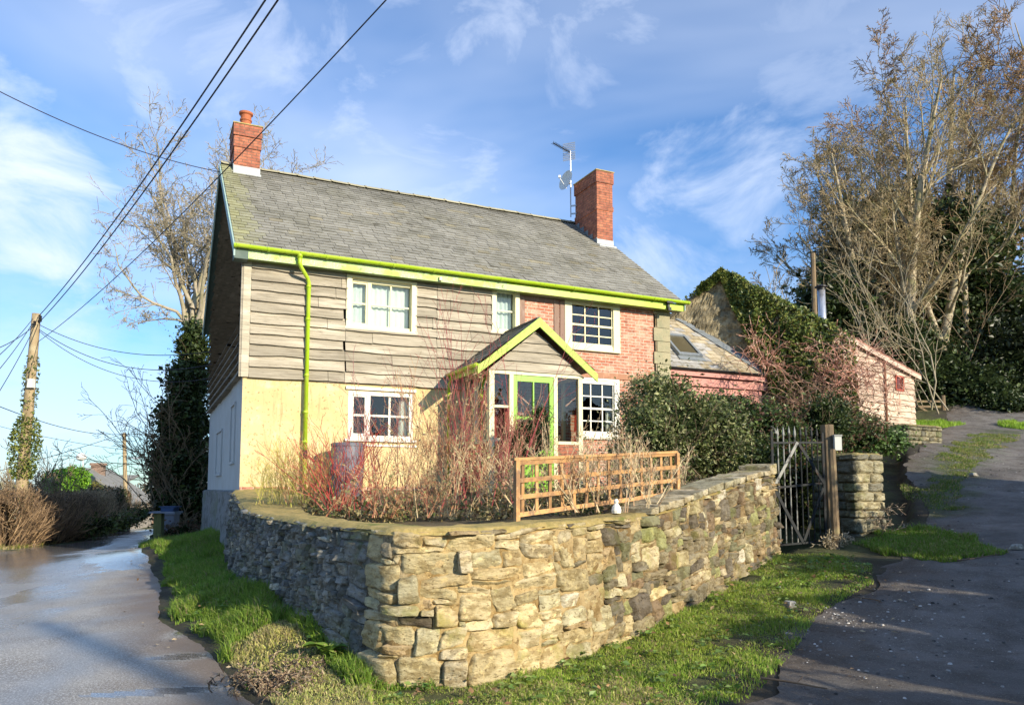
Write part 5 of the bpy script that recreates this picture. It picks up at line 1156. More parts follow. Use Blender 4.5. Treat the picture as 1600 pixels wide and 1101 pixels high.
for k in range(1, NB):
    s = GLn*k/NB; m = MB(); m.tube([gp(s, 0, gzb+.09), gp(s, 0, gzt-.10)], .011, 6); h = gzt-.10; m.lathe((*gp(s, 0, 0)[:2], 0), [(.010, h-.02), (.024, h+.02), (.018, h+.07), (.001, h+.16)], 6)
    m.build('gate_bar', M['iron_sunlit'] if k < 5 else M['iron'], gate, wp=True)
for (a, za), (b, zb_) in (((.03, 1.66), (GLn*.48, 2.32)), ((GLn*.5, 2.3), (GLn-.02, 1.68)), ((.03, 1.55), (GLn*.52, gzb+.1)), ((GLn*.55, gzb+.12), (GLn-.04, 1.6))):
    m = MB(); m.bar(gp(a, .02, za), gp(b, .02, zb_), .010, .05); m.build('brace', M['iron_sunlit'] if a < .1 and za > 1.6 else M['iron'], gate, wp=True)
m = MB(); t = np.linspace(0, 4.6, 22); c = gp(.06, 0, gzt-.03); m.tube([c+np.array((gd[0], gd[1], 0))*(.065*(1-.12*a)*math.cos(a+math.pi))+np.array((0, 0, .065*(1-.12*a)*math.sin(a+1.2))) for a in t], .014, 6); m.build('scroll', M['iron_sunlit'], gate, wp=True)
pa = gp(GLn+.16, -.02, 0); post_ = MB(); zq = gz_at(pa)
post_.tube([(pa[0], pa[1], .55), (pa[0]-.02, pa[1], 1.4), (pa[0]-.03, pa[1], 2.62)], [.115, .105, .10], 10, cap=True)
o = post_.build('gate_post', M['post'], loc=(pa[0], pa[1], .55), smooth=False); tag(o, 'thick weathered timber gate post with a small pale box at its top', 'post')
m = MB(); m.box(pa[0]+.02, pa[0]+.13, pa[1]-.17, pa[1]-.10, 2.20, 2.42); m.box(pa[0]+.01, pa[0]+.14, pa[1]-.18, pa[1]-.09, 2.421, 2.45, (.5, .5, .5)); m.build('bell_box', M['curtain'], o, wp=True)
pb_ = at(1307, 850, 12.0); m = MB(); m.tube([(pb_[0], pb_[1], .55), (pb_[0]-.02, pb_[1], 2.2)], [.065, .06], 8); o = m.build('timber_stake', M['post'], loc=(pb_[0], pb_[1], .55)); tag(o, 'round brown timber stake in front of the gate post', 'post')

def rubble_block(name, x0, x1, y0, y1, z0, z1, label, cat, rot=0.0, dark=1.0, cell=(.24, .12)):
    """a small masonry body of separately laid stones with a mortar core"""
    cx, cy = (x0+x1)/2, (y0+y1)/2; root = empty(name, (cx, cy, z0), rot); tag(root, label, cat); hx, hy = (x1-x0)/2, (y1-y0)/2
    mm = MB(); mm.box(-hx+.03, hx-.03, -hy+.03, hy-.03, 0, z1-z0-.02, (.26*dark, .23*dark, .15*dark)); mm.build('mortar_core', M['mortar'], root)
    m = MB(); z = 0.0
    while z < z1-z0-.03:
        h = min(rnd.uniform(.7, 1.8)*cell[1], z1-z0-z)
        for (ax, L0, sgn) in ((0, hx, -1), (0, hx, 1), (1, hy, -1), (1, hy, 1)):
            u = -L0
            while u < L0-.02:
                w = min(rnd.uniform(.5, 1.8)*cell[0], L0-u)
                if L0-u-w < .06: w = L0-u
                n1, n2 = 13, 9; a = np.linspace(-1, 1, n1)[:, None]*np.ones((1, n2)); b = np.ones((n1, 1))*np.linspace(-1, 1, n2)[None]; r = np.maximum(abs(a), abs(b)); pr = 1-(1-np.clip((1-r)/.18, 0, 1))**2
                uu = u+w/2+a*(w/2-.005)*(1-.06*b*b); zz = z+h/2+b*(h/2-.004)*(1-.06*a*a); D = rnd.uniform(.012, .04)
                dep = (hy if ax == 0 else hx)-.035+(.03+D)*pr+.016*vnoise(uu*14+z, zz*20, 99, 4)*pr; uu = uu+.012*vnoise(uu*9, zz*12, 98); zz = zz+.014*vnoise(uu*6+3*ax, zz*7, 97)
                c = np.array(rnd.choice([(.36, .33, .22), (.28, .26, .18), (.22, .21, .16), (.42, .38, .25), (.25, .26, .14)]))*dark
                P = np.stack([uu, sgn*dep, zz], -1) if ax == 0 else np.stack([sgn*dep, uu, zz], -1); m.grid(P, c); u += w
        z += h
    m.build('stonework', M['stone'], root, smooth=True)
    n = 14; xs = np.linspace(-hx-.02, hx+.02, n); ys = np.linspace(-hy-.02, hy+.02, n); Xg, Yg = np.meshgrid(xs, ys, indexing='ij'); e = np.maximum(abs(Xg)/(hx+.02), abs(Yg)/(hy+.02)); Zg = z1-z0+.02+.015*vnoise(Xg*9, Yg*9, 101)-.05*(e > .95)
    c = MB(); c.grid(np.stack([Xg, Yg, Zg], -1), (.75*dark, .75*dark, .72*dark)); c.build('coping', M['cap'], root, smooth=True); return root
rubble_block('stone_pier', 5.46, 6.06, 12.75, 13.75, .55, 2.16, 'square rubble stone gate pier standing at the edge of the track', 'pier', rot=R(22), dark=1.0, cell=(.3, .17))
rubble_block('low_stone_wall', 10.4, 11.9, 20.9, 21.5, 2.5, 3.3, 'low crumbling stone wall at the foot of the boarded shed', 'wall', rot=R(30), dark=.7)

# ------------------------------------------------------------------ trellis behind the wall
T0, T1 = at(806, 806, 8.15), at(1056, 770, 9.9); ztl = (at(803, 717, 8.15)[2], at(1053, 706, 9.9)[2]); zbl = (T0[2]+.0, T1[2])
tr = empty('trellis', (T0[0], T0[1], zbl[0])); tag(tr, 'orange brown wooden trellis panel leaning behind the stone wall', 'trellis')
def tp(f, g, o=0):
    p = T0*(1-f)+T1*f; z = (zbl[0]*(1-f)+zbl[1]*f)*(1-g)+(ztl[0]*(1-f)+ztl[1]*f)*g; d = (T1-T0)[:2]; d /= np.linalg.norm(d); return np.array((p[0]+d[1]*o, p[1]-d[0]*o, z))
TU = (0, 0, 1)
def tbar(name, a, b, w, th, mtl='trellis', col=(1, 1, 1)):
    m = MB(); m.bar(a, b, th, w, col) ; return m.build(name, M[mtl], tr, wp=True)
for g in (.02, .32, .62, .93):
    m = MB(); m.bar(tp(.0, g+rnd.gauss(0, .008), .020), tp(1, g+rnd.gauss(0, .012), .020), .018, .048, np.array((1, 1, 1))*rnd.uniform(.7, 1.2)); m.build('rail', M['trellis'], tr, wp=True)
for k in range(14):
    f = .035+k*.93/13; d = tp(f, 1)-tp(f, 0); m = MB(); m.bar(tp(f+rnd.gauss(0, .003), .0, .0), tp(f+rnd.gauss(0, .003), .97, .0), .018, .042, np.array((1, 1, 1))*rnd.uniform(.65, 1.2), up=(*((T1-T0)[:2]/np.linalg.norm((T1-T0)[:2])), 0)); m.build('slat', M['trellis'], tr, wp=True)
for f in (-.004, 1.0): m = MB(); m.bar(tp(f, -.1, .03), tp(f, .98, .03), .045, .055, up=(*((T1-T0)[:2]/np.linalg.norm((T1-T0)[:2])), 0)); m.build('end_batten', M['trellis'], tr, wp=True)
m = MB(); m.bar(tp(-.02, 1.0, .01), tp(1.0, 1.0, .01), .065, .03); m.build('top_rail', M['trellis'], tr, wp=True)
# white ornament on the wall
o_ = at(963, 797, 8.35); m = MB(); m.lathe(o_, [(.05, -.03), (.055, 0), (.045, .04), (.02, .075), (.028, .10), (.012, .125)], 12); o = m.build('wall_ornament', M['white'], loc=o_); tag(o, 'little white figure standing on the wall in front of the trellis', 'ornament')

# ------------------------------------------------------------------ lane side: poles, wires, bins, houses
def pole(px0, py0, px1, py1, Y, r0, r1, label, zb=None):
    b = at(px0, py0, Y); t = at(px1, py1, Y); z0 = gz_at(b)-.2 if zb is None else zb; f = (z0-b[2])/(t[2]-b[2]); b = b+(t-b)*f
    m = MB(); n = 12; m.tube([b+(t-b)*k/n for k in range(n+1)], np.linspace(r0, r1, n+1), 12); root = m.build('utility_pole', M['pole'], loc=b, smooth=True); tag(root, label, 'pole', 'wooden poles along the lane'); return root, b, t
pl, plb, plt = pole(33, 770, 57, 490, 24, .19, .125, 'tall leaning ivy clad wooden pole beside the hedge')
p2_, p2b, p2t = pole(196, 770, 194, 676, 55, .17, .12, 'distant upright wooden pole carrying a street lamp arm')
for p, k, rt in ((plt, pl, .7), (p2t, p2_, .2)):
    m = MB(); m.bar(p+np.array((-.0, 0, -.25)), p+np.array((.22, -.1, -.25)), .06, .06); m.lathe(p+np.array((.2, -.1, -.22)), [(.03, 0), (.05, .03), (.03, .07), (.05, .1), (.02, .14)], 8); m.lathe(p+np.array((.1, -.22, -.42)), [(.03, 0), (.05, .03), (.03, .07), (.05, .1), (.02, .14)], 8); m.build('insulator', M['black'], k, wp=True)
m = MB(); la = at(199, 716, 54.6); m.tube([at(195, 717, 55), la+np.array((.3, 0, .05)), la+np.array((.45, 0, .03))], .035, 6); lp = m.build('lamp_arm', M['alu'], p2_, wp=True); m = MB(); m.box(la[0]+.42, la[0]+.85, la[1]-.12, la[1]+.12, la[2]-.05, la[2]+.08); m.build('lamp_head', M['alu'], lp, wp=True)
def wire(a, b, sag, r, label, group='overhead cables'):
    a = np.array(a); b = np.array(b); n = 40; t = np.linspace(0, 1, n)[:, None]; P = a*(1-t)+b*t; P[:, 2] -= (4*sag*t*(1-t))[:, 0]
    m = MB(); m.tube(P, r, 6); o = m.build('overhead_cable', M['wire'], loc=a); tag(o, label, 'cable', group)
tp1, tp2 = plt+np.array((.12, -.1, -.12)), plt+np.array((.2, -.15, -.3))
wire(tp1, at(424, -14, 9.0), .25, .013, 'left of the two thick cables rising steeply from the pole top')
wire(tp2, at(444, -14, 9.0), .25, .013, 'right of the two thick cables rising steeply from the pole top')
wire(at(-60, 112, 14), loc(.0, 4.2, 9.5), .28, .010, 'thin cable crossing the upper left sky to the gable')
wire(plt+np.array((.1, 0, -.9)), at(622, -20, 8.2), .3, .009, 'single cable passing across the left chimney')
wire(plt+np.array((.1, 0, -.35)), loc(-.1, 7.5, 5.5), .45, .011, 'uppermost sagging cable between pole and cottage gable')
wire(plt+np.array((.1, 0, -.5)), loc(-.1, 7.0, 5.05), .6, .011, 'middle sagging cable between pole and cottage gable')
wire(plt+np.array((.1, 0, -.55)), loc(-.1, 6.5, 4.6), .65, .009, 'lowest sagging cable between pole and cottage gable')
for k, (y1, y2) in enumerate(((600, 0), (640, 1), (560, 2), (700, 3))):
    wire(plt+np.array((-.1, 0, -.15-.14*k)), at(-60, y1, 14), .15, .010, ['second highest', 'second lowest', 'highest', 'lowest'][k] + ' cable leaving the pole towards the left edge')
wire(p2t+np.array((0, 0, -.05)), at(-60, 610, 24), .5, .016, 'cable from the distant pole rising to the left edge')
wire(p2t+np.array((0, 0, -.05)), at(-40, 745, 45), .1, .02, 'cable from the distant pole falling to the left')
wire(p2t+np.array((0, 0, -.05)), at(330, 676, 50), .05, .02, 'short cable running right from the distant pole')
wire(at(-40, 655, 50), at(330, 712, 50), .5, .016, 'faint low cable crossing behind the distant pole')
# small bracket pole with box halfway up the near pole
m = MB(); pm = plb+(plt-plb)*.68; m.box(pm[0]+.05, pm[0]+.22, pm[1]-.25, pm[1]-.1, pm[2], pm[2]+.28); m.build('junction_box', M['white'], pl, wp=True)

def house(name, label, Y, apx, lex, rex, bottom, depth, wallm, roofm, front=0):
    """gabled house whose gable faces us: apex, left and right eaves given as bearings"""
    A_ = at(*apx, Y); L_ = at(*lex, Y); R_ = at(*rex, Y); zb = bottom; root = empty(name, (A_[0], Y, zb)); tag(root, label, 'house')
    dx = np.array((-.25, .97))*depth; D = np.array((*dx, 0))
    m = MB(); g = [np.array((L_[0], Y, zb)), np.array((R_[0], Y, zb)), R_, A_, L_]; m.add(g, np.arange(5)[None]); m.add([g[0], g[0]+D, L_+D, L_], np.array([[0, 1, 2, 3]])); m.add([g[1], g[1]+D, R_+D, R_], np.array([[0, 1, 2, 3]])); m.build('wall', wallm, root, wp=True)
    m = MB(); o = np.array((0, -.35, 0))
    for E, s in ((L_, -1), (R_, 1)):
        ov = (E-A_)/np.linalg.norm(E-A_)*.4; 
        v = [A_+o, E+ov+o, A_+D, E+ov+D]; up = np.array((0, 0, .16)); m.hexa(np.array(v+[q+up for q in v]))
    m.build('roof', roofm, root, wp=True); return root, A_, L_, R_, D
M['gable_far'] = mat('far_weatherboard', (.42, .37, .30), .9, [(2, (.34, .3, .25), .4, .6, (.5, 1, 8))])
h1, A1, L1, R1, D1 = house('far_house', 'distant grey gabled house with brick chimney behind the hedge', 60, (129, 733), (100, 752), (202, 783), -2.5, 9, M['gable_far'], M['slate'])
c0 = at(153, 745, 63); m = MB(); m.box(c0[0]-.4, c0[0]+.4, 62.6, 63.4, c0[2]-1.5, at(153, 727, 63)[2]); m.box(c0[0]-.48, c0[0]+.48, 62.52, 63.48, at(153, 727, 63)[2]+.002, at(153, 724, 63)[2]+.05); m.build('chimney', M['brick_far'], h1, wp=True)
m = MB(); a = at(100, 755, 61); m.hexa(np.array([(x, y, z+dz) for dz in (0, .1) for (y, z) in ((59, at(90, 778, 60)[2]), (63, at(90, 742, 60)[2])) for x in (at(50, 760, 60)[0], at(126, 760, 60)[0])])); m.build('side_roof', M['slate'], h1, wp=True)
m = MB(); m.hexa(np.array([(x, y, z+dz) for dz in (0, .1) for (y, z) in ((64, at(90, 768, 64)[2]), (69, at(90, 743, 68)[2])) for x in (at(160, 745, 66)[0], at(192, 745, 66)[0])])); m.build('rear_roof', M['slate'], h1, wp=True)
m = MB(); a = at(130, 735, 59.5); m.tube([a-np.array((0, 0, 1)), at(130, 717, 59.5)], .05, 6); o = m.build('mast', M['alu'], h1, wp=True); m = MB(); c = at(127, 714, 59.5); m.lathe(c, [(.05, -.3), (.35, -.15), (.4, .05), (.2, .3), (.01, .35)], 12); m.build('white_dish', M['dishw'], o, wp=True)
h2, A2, L2, R2, D2 = house('brick_cottage', 'small distant brick outbuilding at the bend of the lane', 74, (229, 774), (218, 792), (246, 800), -3.2, 9, M['brick_far'], M['slate'])
m = MB(); a = at(224, 797, 73.9); m.box(a[0]-.3, a[0]+.3, 73.9, 74, a[2]-.6, a[2]+.4); m.build('window', M['white'], h2, wp=True)

# recycling boxes on a timber stand
b0 = at(247, 860, 22.2); zb0 = gz_at(b0); st = empty('bin_stand', (b0[0], b0[1], zb0)); tag(st, 'mossy timber post and shelf with recycling boxes beside the ivy', 'stand')
m = MB(); m.box(b0[0]-.12, b0[0]+.10, b0[1]-.1, b0[1]+.1, zb0-.2, zb0+.98, (.55, .8, .5)); m.build('stand_post', M['post'], st, wp=True)
zs = zb0+.98; m = MB(); m.box(b0[0]-.18, b0[0]+.55, b0[1]-.28, b0[1]+.3, zs+.001, zs+.05, (.6, .65, .8)); m.build('shelf', M['lead'], st, wp=True)
bxm = MB(); zq = zs+.05
for k in range(2): 
    s = .02*k
    bxm.hexa(np.array([(b0[0]+.12+sx*(.34+.04*g_), b0[1]-.2+sy*.36, zq+g_*.12) for g_ in (0, 1) for sy in (0, 1) for sx in (0, 1)]), (1, 1, 1)) if k == 0 else bxm.box(b0[0]+.08, b0[0]+.56, b0[1]-.24, b0[1]+.2, zq+.121, zq+.145)
bo = bxm.build('recycling_box', mat('blue_plastic', (.02, .06, .16), .5), loc=(b0[0]+.3, b0[1], zq)); tag(bo, 'blue plastic recycling box lying on the timber stand', 'box')
c = at(259, 824, 24.5); m = MB(); m.hexa(np.array([(c[0]+sx*.5-.25, c[1]+sy*.4, gz_at(c)+z) for z in (0, .95) for sy in (0, 1) for sx in (0, 1)])); m.box(c[0]-.28, c[0]+.28, c[1]-.05, c[1]+.45, gz_at(c)+.951, gz_at(c)+1.0); m.tube([(c[0]-.25, c[1]+.43, gz_at(c)+.93), (c[0]+.25, c[1]+.43, gz_at(c)+.93)], .02, 6)
o = m.build('wheelie_bin', mat('bin_plastic', (.16, .17, .2), .5), loc=(c[0], c[1], gz_at(c))); tag(o, 'grey wheeled bin tucked against the ivy beyond the stand', 'bin')
# ------------------------------------------------------------------ vegetation
def norm(a): return a/(np.linalg.norm(a, axis=-1, keepdims=True)+1e-9)
def grow(st, di, ln, ra, levels, rmin=.01):
    """levels: dicts k, wander, up, taper, n, tmin, ang, lr, rr; returns [(P0,P1,R0,R1)] per level"""
    out = []; st = np.array(st, float); di = norm(np.array(di, float)); ln = np.array(ln, float); ra = np.array(ra, float)
    for lv in levels:
        k = lv['k']; n = len(st); P = np.zeros((n, k+1, 3)); D = np.zeros((n, k+1, 3)); P[:, 0] = st; d = di.copy(); D[:, 0] = d
        for i in range(k):
            d = norm(d + rng.normal(0, lv.get('wander', .12), (n, 3)) + np.array((0, 0, lv.get('up', .05)))); P[:, i+1] = P[:, i] + d*(ln/k)[:, None]; D[:, i+1] = d
        t = np.linspace(0, 1, k+1)[None]; Rr = np.maximum(ra[:, None]*(1-lv.get('taper', .75)*t), rmin)
        out.append((P[:, :-1].reshape(-1, 3), P[:, 1:].reshape(-1, 3), Rr[:, :-1].ravel(), Rr[:, 1:].ravel()))
        nc = lv.get('n', 0)
        if not nc: break
        tc_ = lv.get('tmin', .25) + (1-lv.get('tmin', .25))*((np.arange(nc)[None]+rng.random((n, nc)))/nc); f = tc_*k; i0 = np.minimum(f.astype(int), k-1); fr = f-i0; rows = np.arange(n)[:, None]
        base = P[rows, i0]*(1-fr[..., None])+P[rows, i0+1]*fr[..., None]; tan = D[rows, np.minimum(i0+1, k)]
        rv = rng.normal(size=(n, nc, 3)); rv = norm(rv - tan*(rv*tan).sum(-1, keepdims=True)); an = np.radians(lv['ang'] + rng.normal(0, lv['ang']*.3, (n, nc)))[..., None]
        nd = norm(tan*np.cos(an)+rv*np.sin(an)); nl = ln[:, None]*lv['lr']*(1.15-.6*tc_)*rng.uniform(.6, 1.3, (n, nc)); nr = np.maximum(ra[:, None]*(1-lv.get('taper', .75)*tc_)*lv.get('rr', .55), rmin)
        st, di, ln, ra = base.reshape(-1, 3), nd.reshape(-1, 3), nl.ravel(), nr.ravel()
    return out
def woody(name, segs, material, root, sides=(9, 6, 4, 3, 3, 3), col=(1, 1, 1), colf=None):
    m = MB()
    for i, (a, b, r0, r1) in enumerate(segs):
        c = colf(i, a) if colf else col
        m.cones(a, b, r0, r1, sides[min(i, len(sides)-1)], c)
    return m.build(name, material, root, wp=True, smooth=True)

def bare_tree(name, base, stems, levels, material, label, group=None, rmin=.012, split=1, tcol=(1.0, .93, .80)):
    reseed(label); root = empty(name, tuple(base)); tag(root, label, 'tree', group)
    st = [s[0] for s in stems]; di = [s[1] for s in stems]; ln = [s[2] for s in stems]; ra = [s[3] for s in stems]
    sg = grow(st, di, ln, ra, levels, rmin)
    woody('trunk', sg[:split], material, root); woody('crown', sg[split:], material, root, sides=(6, 4, 3, 3, 3), colf=(lambda i, a: tcol if i > 0 else (1, 1, 1))); return root, sg

# big multi stemmed tree on the right
reseed('stems right')
b = at(1425, 600, 33); b[2] = gz_at(b)-.3
stems = []
for k, (tx, ty, L, r) in enumerate(((1165, 395, 15.5, .13), (1215, 270, 15.5, .13), (1265, 300, 15, .11), (1190, 460, 15, .10), (1260, 230, 15, .12), (1225, 350, 15.5, .13), (1290, 210, 17, .17), (1345, 165, 18, .17), (1400, 110, 19.5, .20), (1440, 95, 20, .20), (1485, 140, 18.5, .17), (1310, 190, 17, .14), (1370, 240, 17, .13), (1460, 230, 17, .13), (1330, 330, 12, .12), (1530, 200, 16, .15), (1250, 420, 11, .10), (1380, 300, 13, .12))):
    s = b + np.array((rnd.uniform(-1.2, 2.2)+(tx-1400)*.004, rnd.uniform(-1.5, 1.5), 0)); e = at(tx, ty, 33+rnd.uniform(-3, 3)); d = norm(e-s); L2 = np.linalg.norm(e-s)*.93
    dd = norm(d + np.array((-d[0]*.10, 0, .05))); stems.append((s, dd, L2, r*1.45))
LV = [dict(k=9, wander=.05, up=-.004, taper=.85, n=11, tmin=.25, ang=32, lr=.36, rr=.45), dict(k=6, wander=.10, up=.04, taper=.8, n=8, tmin=.15, ang=38, lr=.44, rr=.55), dict(k=4, wander=.14, up=.05, taper=.7, n=6, tmin=.15, ang=40, lr=.50, rr=.6), dict(k=3, wander=.16, up=.04, taper=.6, n=4, tmin=.2, ang=42, lr=.6, rr=.75), dict(k=2, wander=.15, up=.03, taper=.5)]
bare_tree('bare_tree', b, stems, LV, M['bark_r'], 'tall many stemmed bare tree rising highest behind the shed', 'bare trees on the wooded bank', rmin=.009)
# oak like tree on the far right
b = at(1600, 560, 36); b[2] = gz_at(b)-.3; OAK = [(b+np.array((-.4, .3, 0)), norm(at(1545, 250, 36)-b), 13, .22), (b+np.array((.9, .3, 0)), norm(at(1600, 90, 36)-b), 17, .25), (b+np.array((-1.6, .5, 0)), norm(at(1515, 170, 36)-b), 16, .2), (b+np.array((-.9, -.5, 0)), norm(at(1570, 200, 36)-b), 14, .2)]
LVo = [dict(k=8, wander=.10, up=.03, taper=.93, n=9, tmin=.3, ang=48, lr=.42, rr=.5), dict(k=7, wander=.22, up=.05, taper=.8, n=10, tmin=.2, ang=48, lr=.42, rr=.55), dict(k=5, wander=.25, up=.05, taper=.7, n=8, tmin=.12, ang=45, lr=.5, rr=.65), dict(k=3, wander=.22, up=.04, taper=.6, n=6, tmin=.15, ang=42, lr=.5, rr=.75), dict(k=2, wander=.2, up=.02, taper=.5)]
e = at(1625, 130, 36); bare_tree('bare_tree', b, [(b, norm(e-b), np.linalg.norm(e-b)*.90, .42), (b+np.array((.5, .8, 0)), norm(at(1580, 150, 36)-b), 15, .25)]+OAK, LVo, M['bark_r'], 'broad crooked oak with warm brown twigs at the right edge', 'bare trees on the wooded bank', rmin=.0125, tcol=(.85, .66, .54))
b = at(1500, 560, 42); b[2] = gz_at(b)-.3
bare_tree('bare_tree', b, [(b+np.array((dx, 0, 0)), norm(at(px, py, 42)-b), np.linalg.norm(at(px, py, 42)-b)*.95, .2) for dx, px, py in ((0, 1500, 130), (1, 1560, 110), (-1, 1450, 200), (2, 1620, 180))], LV[:4], M['bark_d'], 'brown bare tree further back between the two big crowns', 'bare trees on the wooded bank', rmin=.011)
# saplings and lower bare stems in front of the evergreens
for j, (px, py, Y, h, lab) in enumerate(((1330, 560, 29, 6, 'thin tan saplings right behind the stove flue'), (1395, 560, 29.5, 7, 'pale slender stems above the shed roof'), (1470, 580, 30, 7.5, 'arching pale stems over the field gate'), (1545, 600, 31, 8, 'tangle of tan stems at the right of the wood'))):
    b = at(px, py, Y); b[2] = gz_at(b)-.2; reseed(lab)
    stems = [(b+np.array((rnd.uniform(-1.6, 1.6), rnd.uniform(-1, 1), 0)), (rnd.gauss(0, .28), rnd.gauss(0, .2), 1), h*rnd.uniform(.5, 1.1), rnd.uniform(.02, .04)) for _ in range(5)]
    bare_tree('sapling_clump', b, stems, [dict(k=7, wander=.10, up=-.02, taper=.8, n=9, tmin=.15, ang=35, lr=.35, rr=.6), dict(k=4, wander=.16, up=0, taper=.6, n=5, tmin=.2, ang=40, lr=.45, rr=.7), dict(k=3, wander=.2, taper=.5)], M['bark_l'] if j != 3 else M['bark_d'], lab, 'sapling clumps below the wood', rmin=.009)
# bare tree behind the cottage on the left
b = at(303, 700, 31); b[2] = -.4; f = at(304, 470, 31)
stems = [(b, norm(f-b), np.linalg.norm(f-b), .34)]
root, sg = bare_tree('bare_tree', b, stems, [dict(k=6, wander=.02, up=0, taper=.25, n=2, tmin=.95, ang=10, lr=.1, rr=.3), dict(k=2, wander=.1)], M['bark_l'], 'pale twisting bare tree rising out of ivy behind the cottage', 'bare trees behind the cottage', rmin=.02)
reseed('left limbs'); st2 = []
for (px, py, L, r) in ((170, 235, 1, .11), (205, 290, 1, .12), (250, 215, 1, .15), (290, 175, 1, .14), (335, 165, 1, .13), (395, 200, 1, .12), (455, 215, 1, .11), (235, 420, 1, .09), (160, 330, 1, .09), (185, 420, .7, .07), (370, 260, 1, .10), (320, 260, 1, .12), (490, 205, 1, .09), (430, 250, 1, .09), (130, 330, 1, .09), (140, 270, 1, .09), (350, 195, 1, .1), (220, 200, 1, .1), (470, 250, 1, .08)):
    s = f + np.array((rnd.uniform(-.3, .3), rnd.uniform(-.3, .3), rnd.uniform(-1.8, .3))); e = at(px, py, 31+rnd.uniform(-2.5, 2.5)); d = norm(e-s); st2.append((s, norm(d+np.array((-d[0]*.3, 0, .18))), np.linalg.norm(e-s)*.86*L, r*.85))
sg = grow([s[0] for s in st2], [s[1] for s in st2], [s[2] for s in st2], [s[3] for s in st2], [dict(k=10, wander=.15, up=-.02, taper=.85, n=9, tmin=.2, ang=42, lr=.40, rr=.42), dict(k=7, wander=.22, up=.04, taper=.75, n=9, tmin=.15, ang=44, lr=.46, rr=.55), dict(k=4, wander=.25, up=.03, taper=.6, n=5, tmin=.15, ang=45, lr=.5, rr=.6), dict(k=3, wander=.25, up=0, taper=.5)], rmin=.009)
woody('limb', sg, M['bark_l'], root, sides=(7, 5, 4, 3))

# leafy masses ----------------------------------------------------------------
def ell_clusters(n, c, r, shell=.75):
    d = norm(rng.normal(size=(n, 3))); q = shell+(1-shell)*rng.random((n, 1)); return np.array(c)+d*q*np.array(r)
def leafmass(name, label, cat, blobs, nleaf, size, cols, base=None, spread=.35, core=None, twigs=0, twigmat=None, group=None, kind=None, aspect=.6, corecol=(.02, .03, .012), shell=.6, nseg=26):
    """blobs: list of (centre, radii, weight)"""
    reseed(label); base = base if base is not None else (blobs[0][0][0], blobs[0][0][1], blobs[0][0][2]-blobs[0][1][2])
    root = empty(name, tuple(base)); tag(root, label, cat, group, kind)
    wsum = sum(b[2] for b in blobs); m = MB()
    for c, r, w in blobs:
        n = int(nleaf*w/wsum); k = max(8, n//nseg); cl = ell_clusters(k, c, r, shell); cl += .3*np.array(r)*np.stack([vnoise(cl[:, 0]*1.3, cl[:, 2]*1.3, s) for s in (1, 2, 3)], 1)
        L = cl[rng.integers(0, k, n)] + rng.normal(size=(n, 3))*spread*(.5+.8*rng.random((n, 1)))
        C = np.array(cols)[rng.integers(0, len(cols), n)]*(.6+.8*rng.random((n, 1)))
        m.leaves(L, size*(.6+.8*rng.random(n)), C, flat=.35, aspect=aspect)
    m.build('foliage', M['leaf'], root, wp=True)
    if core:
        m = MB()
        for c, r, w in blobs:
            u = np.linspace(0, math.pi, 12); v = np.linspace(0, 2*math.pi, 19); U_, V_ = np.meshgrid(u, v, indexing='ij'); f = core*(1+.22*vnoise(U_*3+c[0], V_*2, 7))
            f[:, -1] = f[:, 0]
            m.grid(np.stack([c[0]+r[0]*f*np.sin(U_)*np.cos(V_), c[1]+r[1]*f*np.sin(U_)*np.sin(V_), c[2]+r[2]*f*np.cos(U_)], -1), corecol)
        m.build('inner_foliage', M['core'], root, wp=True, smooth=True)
    if twigs:
        P = []; D = []; Ls = []; Rs = []
        for c, r, w in blobs:
            n = max(3, int(twigs*w/wsum))
            for _ in range(n):
                e = norm(rng.normal(size=3)); e[2] = abs(e[2])*.9; s = np.array(c)-np.array((0, 0, r[2]*.9))+np.array((rnd.gauss(0, .25)*r[0], rnd.gauss(0, .25)*r[1], 0)); tgt = np.array(c)+e*np.array(r)*1.12; P.append(s); D.append(tgt-s); Ls.append(np.linalg.norm(tgt-s)); Rs.append(.008+.01*rnd.random())
        sg = grow(P, D, Ls, Rs, [dict(k=6, wander=.12, up=.0, taper=.7, n=5, tmin=.4, ang=35, lr=.3, rr=.7), dict(k=3, wander=.2, taper=.5)], rmin=.003); woody('stem', sg, twigmat or M['bark_d'], root, sides=(5, 3))
    return root
DK = [(.038, .062, .018), (.05, .08, .022), (.03, .048, .015), (.08, .11, .03)]
MG = [(.05, .085, .02), (.07, .11, .03), (.035, .06, .018), (.10, .13, .04)]
IV = [(.08, .12, .025), (.14, .18, .035), (.05, .08, .02), (.24, .26, .06), (.18, .19, .045)]
# holly trees under the bare crowns
hz = lambda px, py, Y: at(px, py, Y)
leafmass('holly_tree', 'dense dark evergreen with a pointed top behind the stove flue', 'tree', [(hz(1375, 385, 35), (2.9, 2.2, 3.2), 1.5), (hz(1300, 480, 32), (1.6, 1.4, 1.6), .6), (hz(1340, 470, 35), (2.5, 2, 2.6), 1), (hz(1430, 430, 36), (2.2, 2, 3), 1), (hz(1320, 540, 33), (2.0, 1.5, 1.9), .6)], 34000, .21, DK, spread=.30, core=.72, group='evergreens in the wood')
leafmass('holly_tree', 'dark evergreen filling the gap left of the right hand oak', 'tree', [(hz(1490, 400, 34), (2.3, 2.2, 2.4), 1.1), (hz(1540, 500, 34), (2.4, 2, 2.4), 1), (hz(1470, 520, 34), (2.2, 1.8, 2.2), .9)], 30000, .21, DK, spread=.32, core=.72, group='evergreens in the wood')
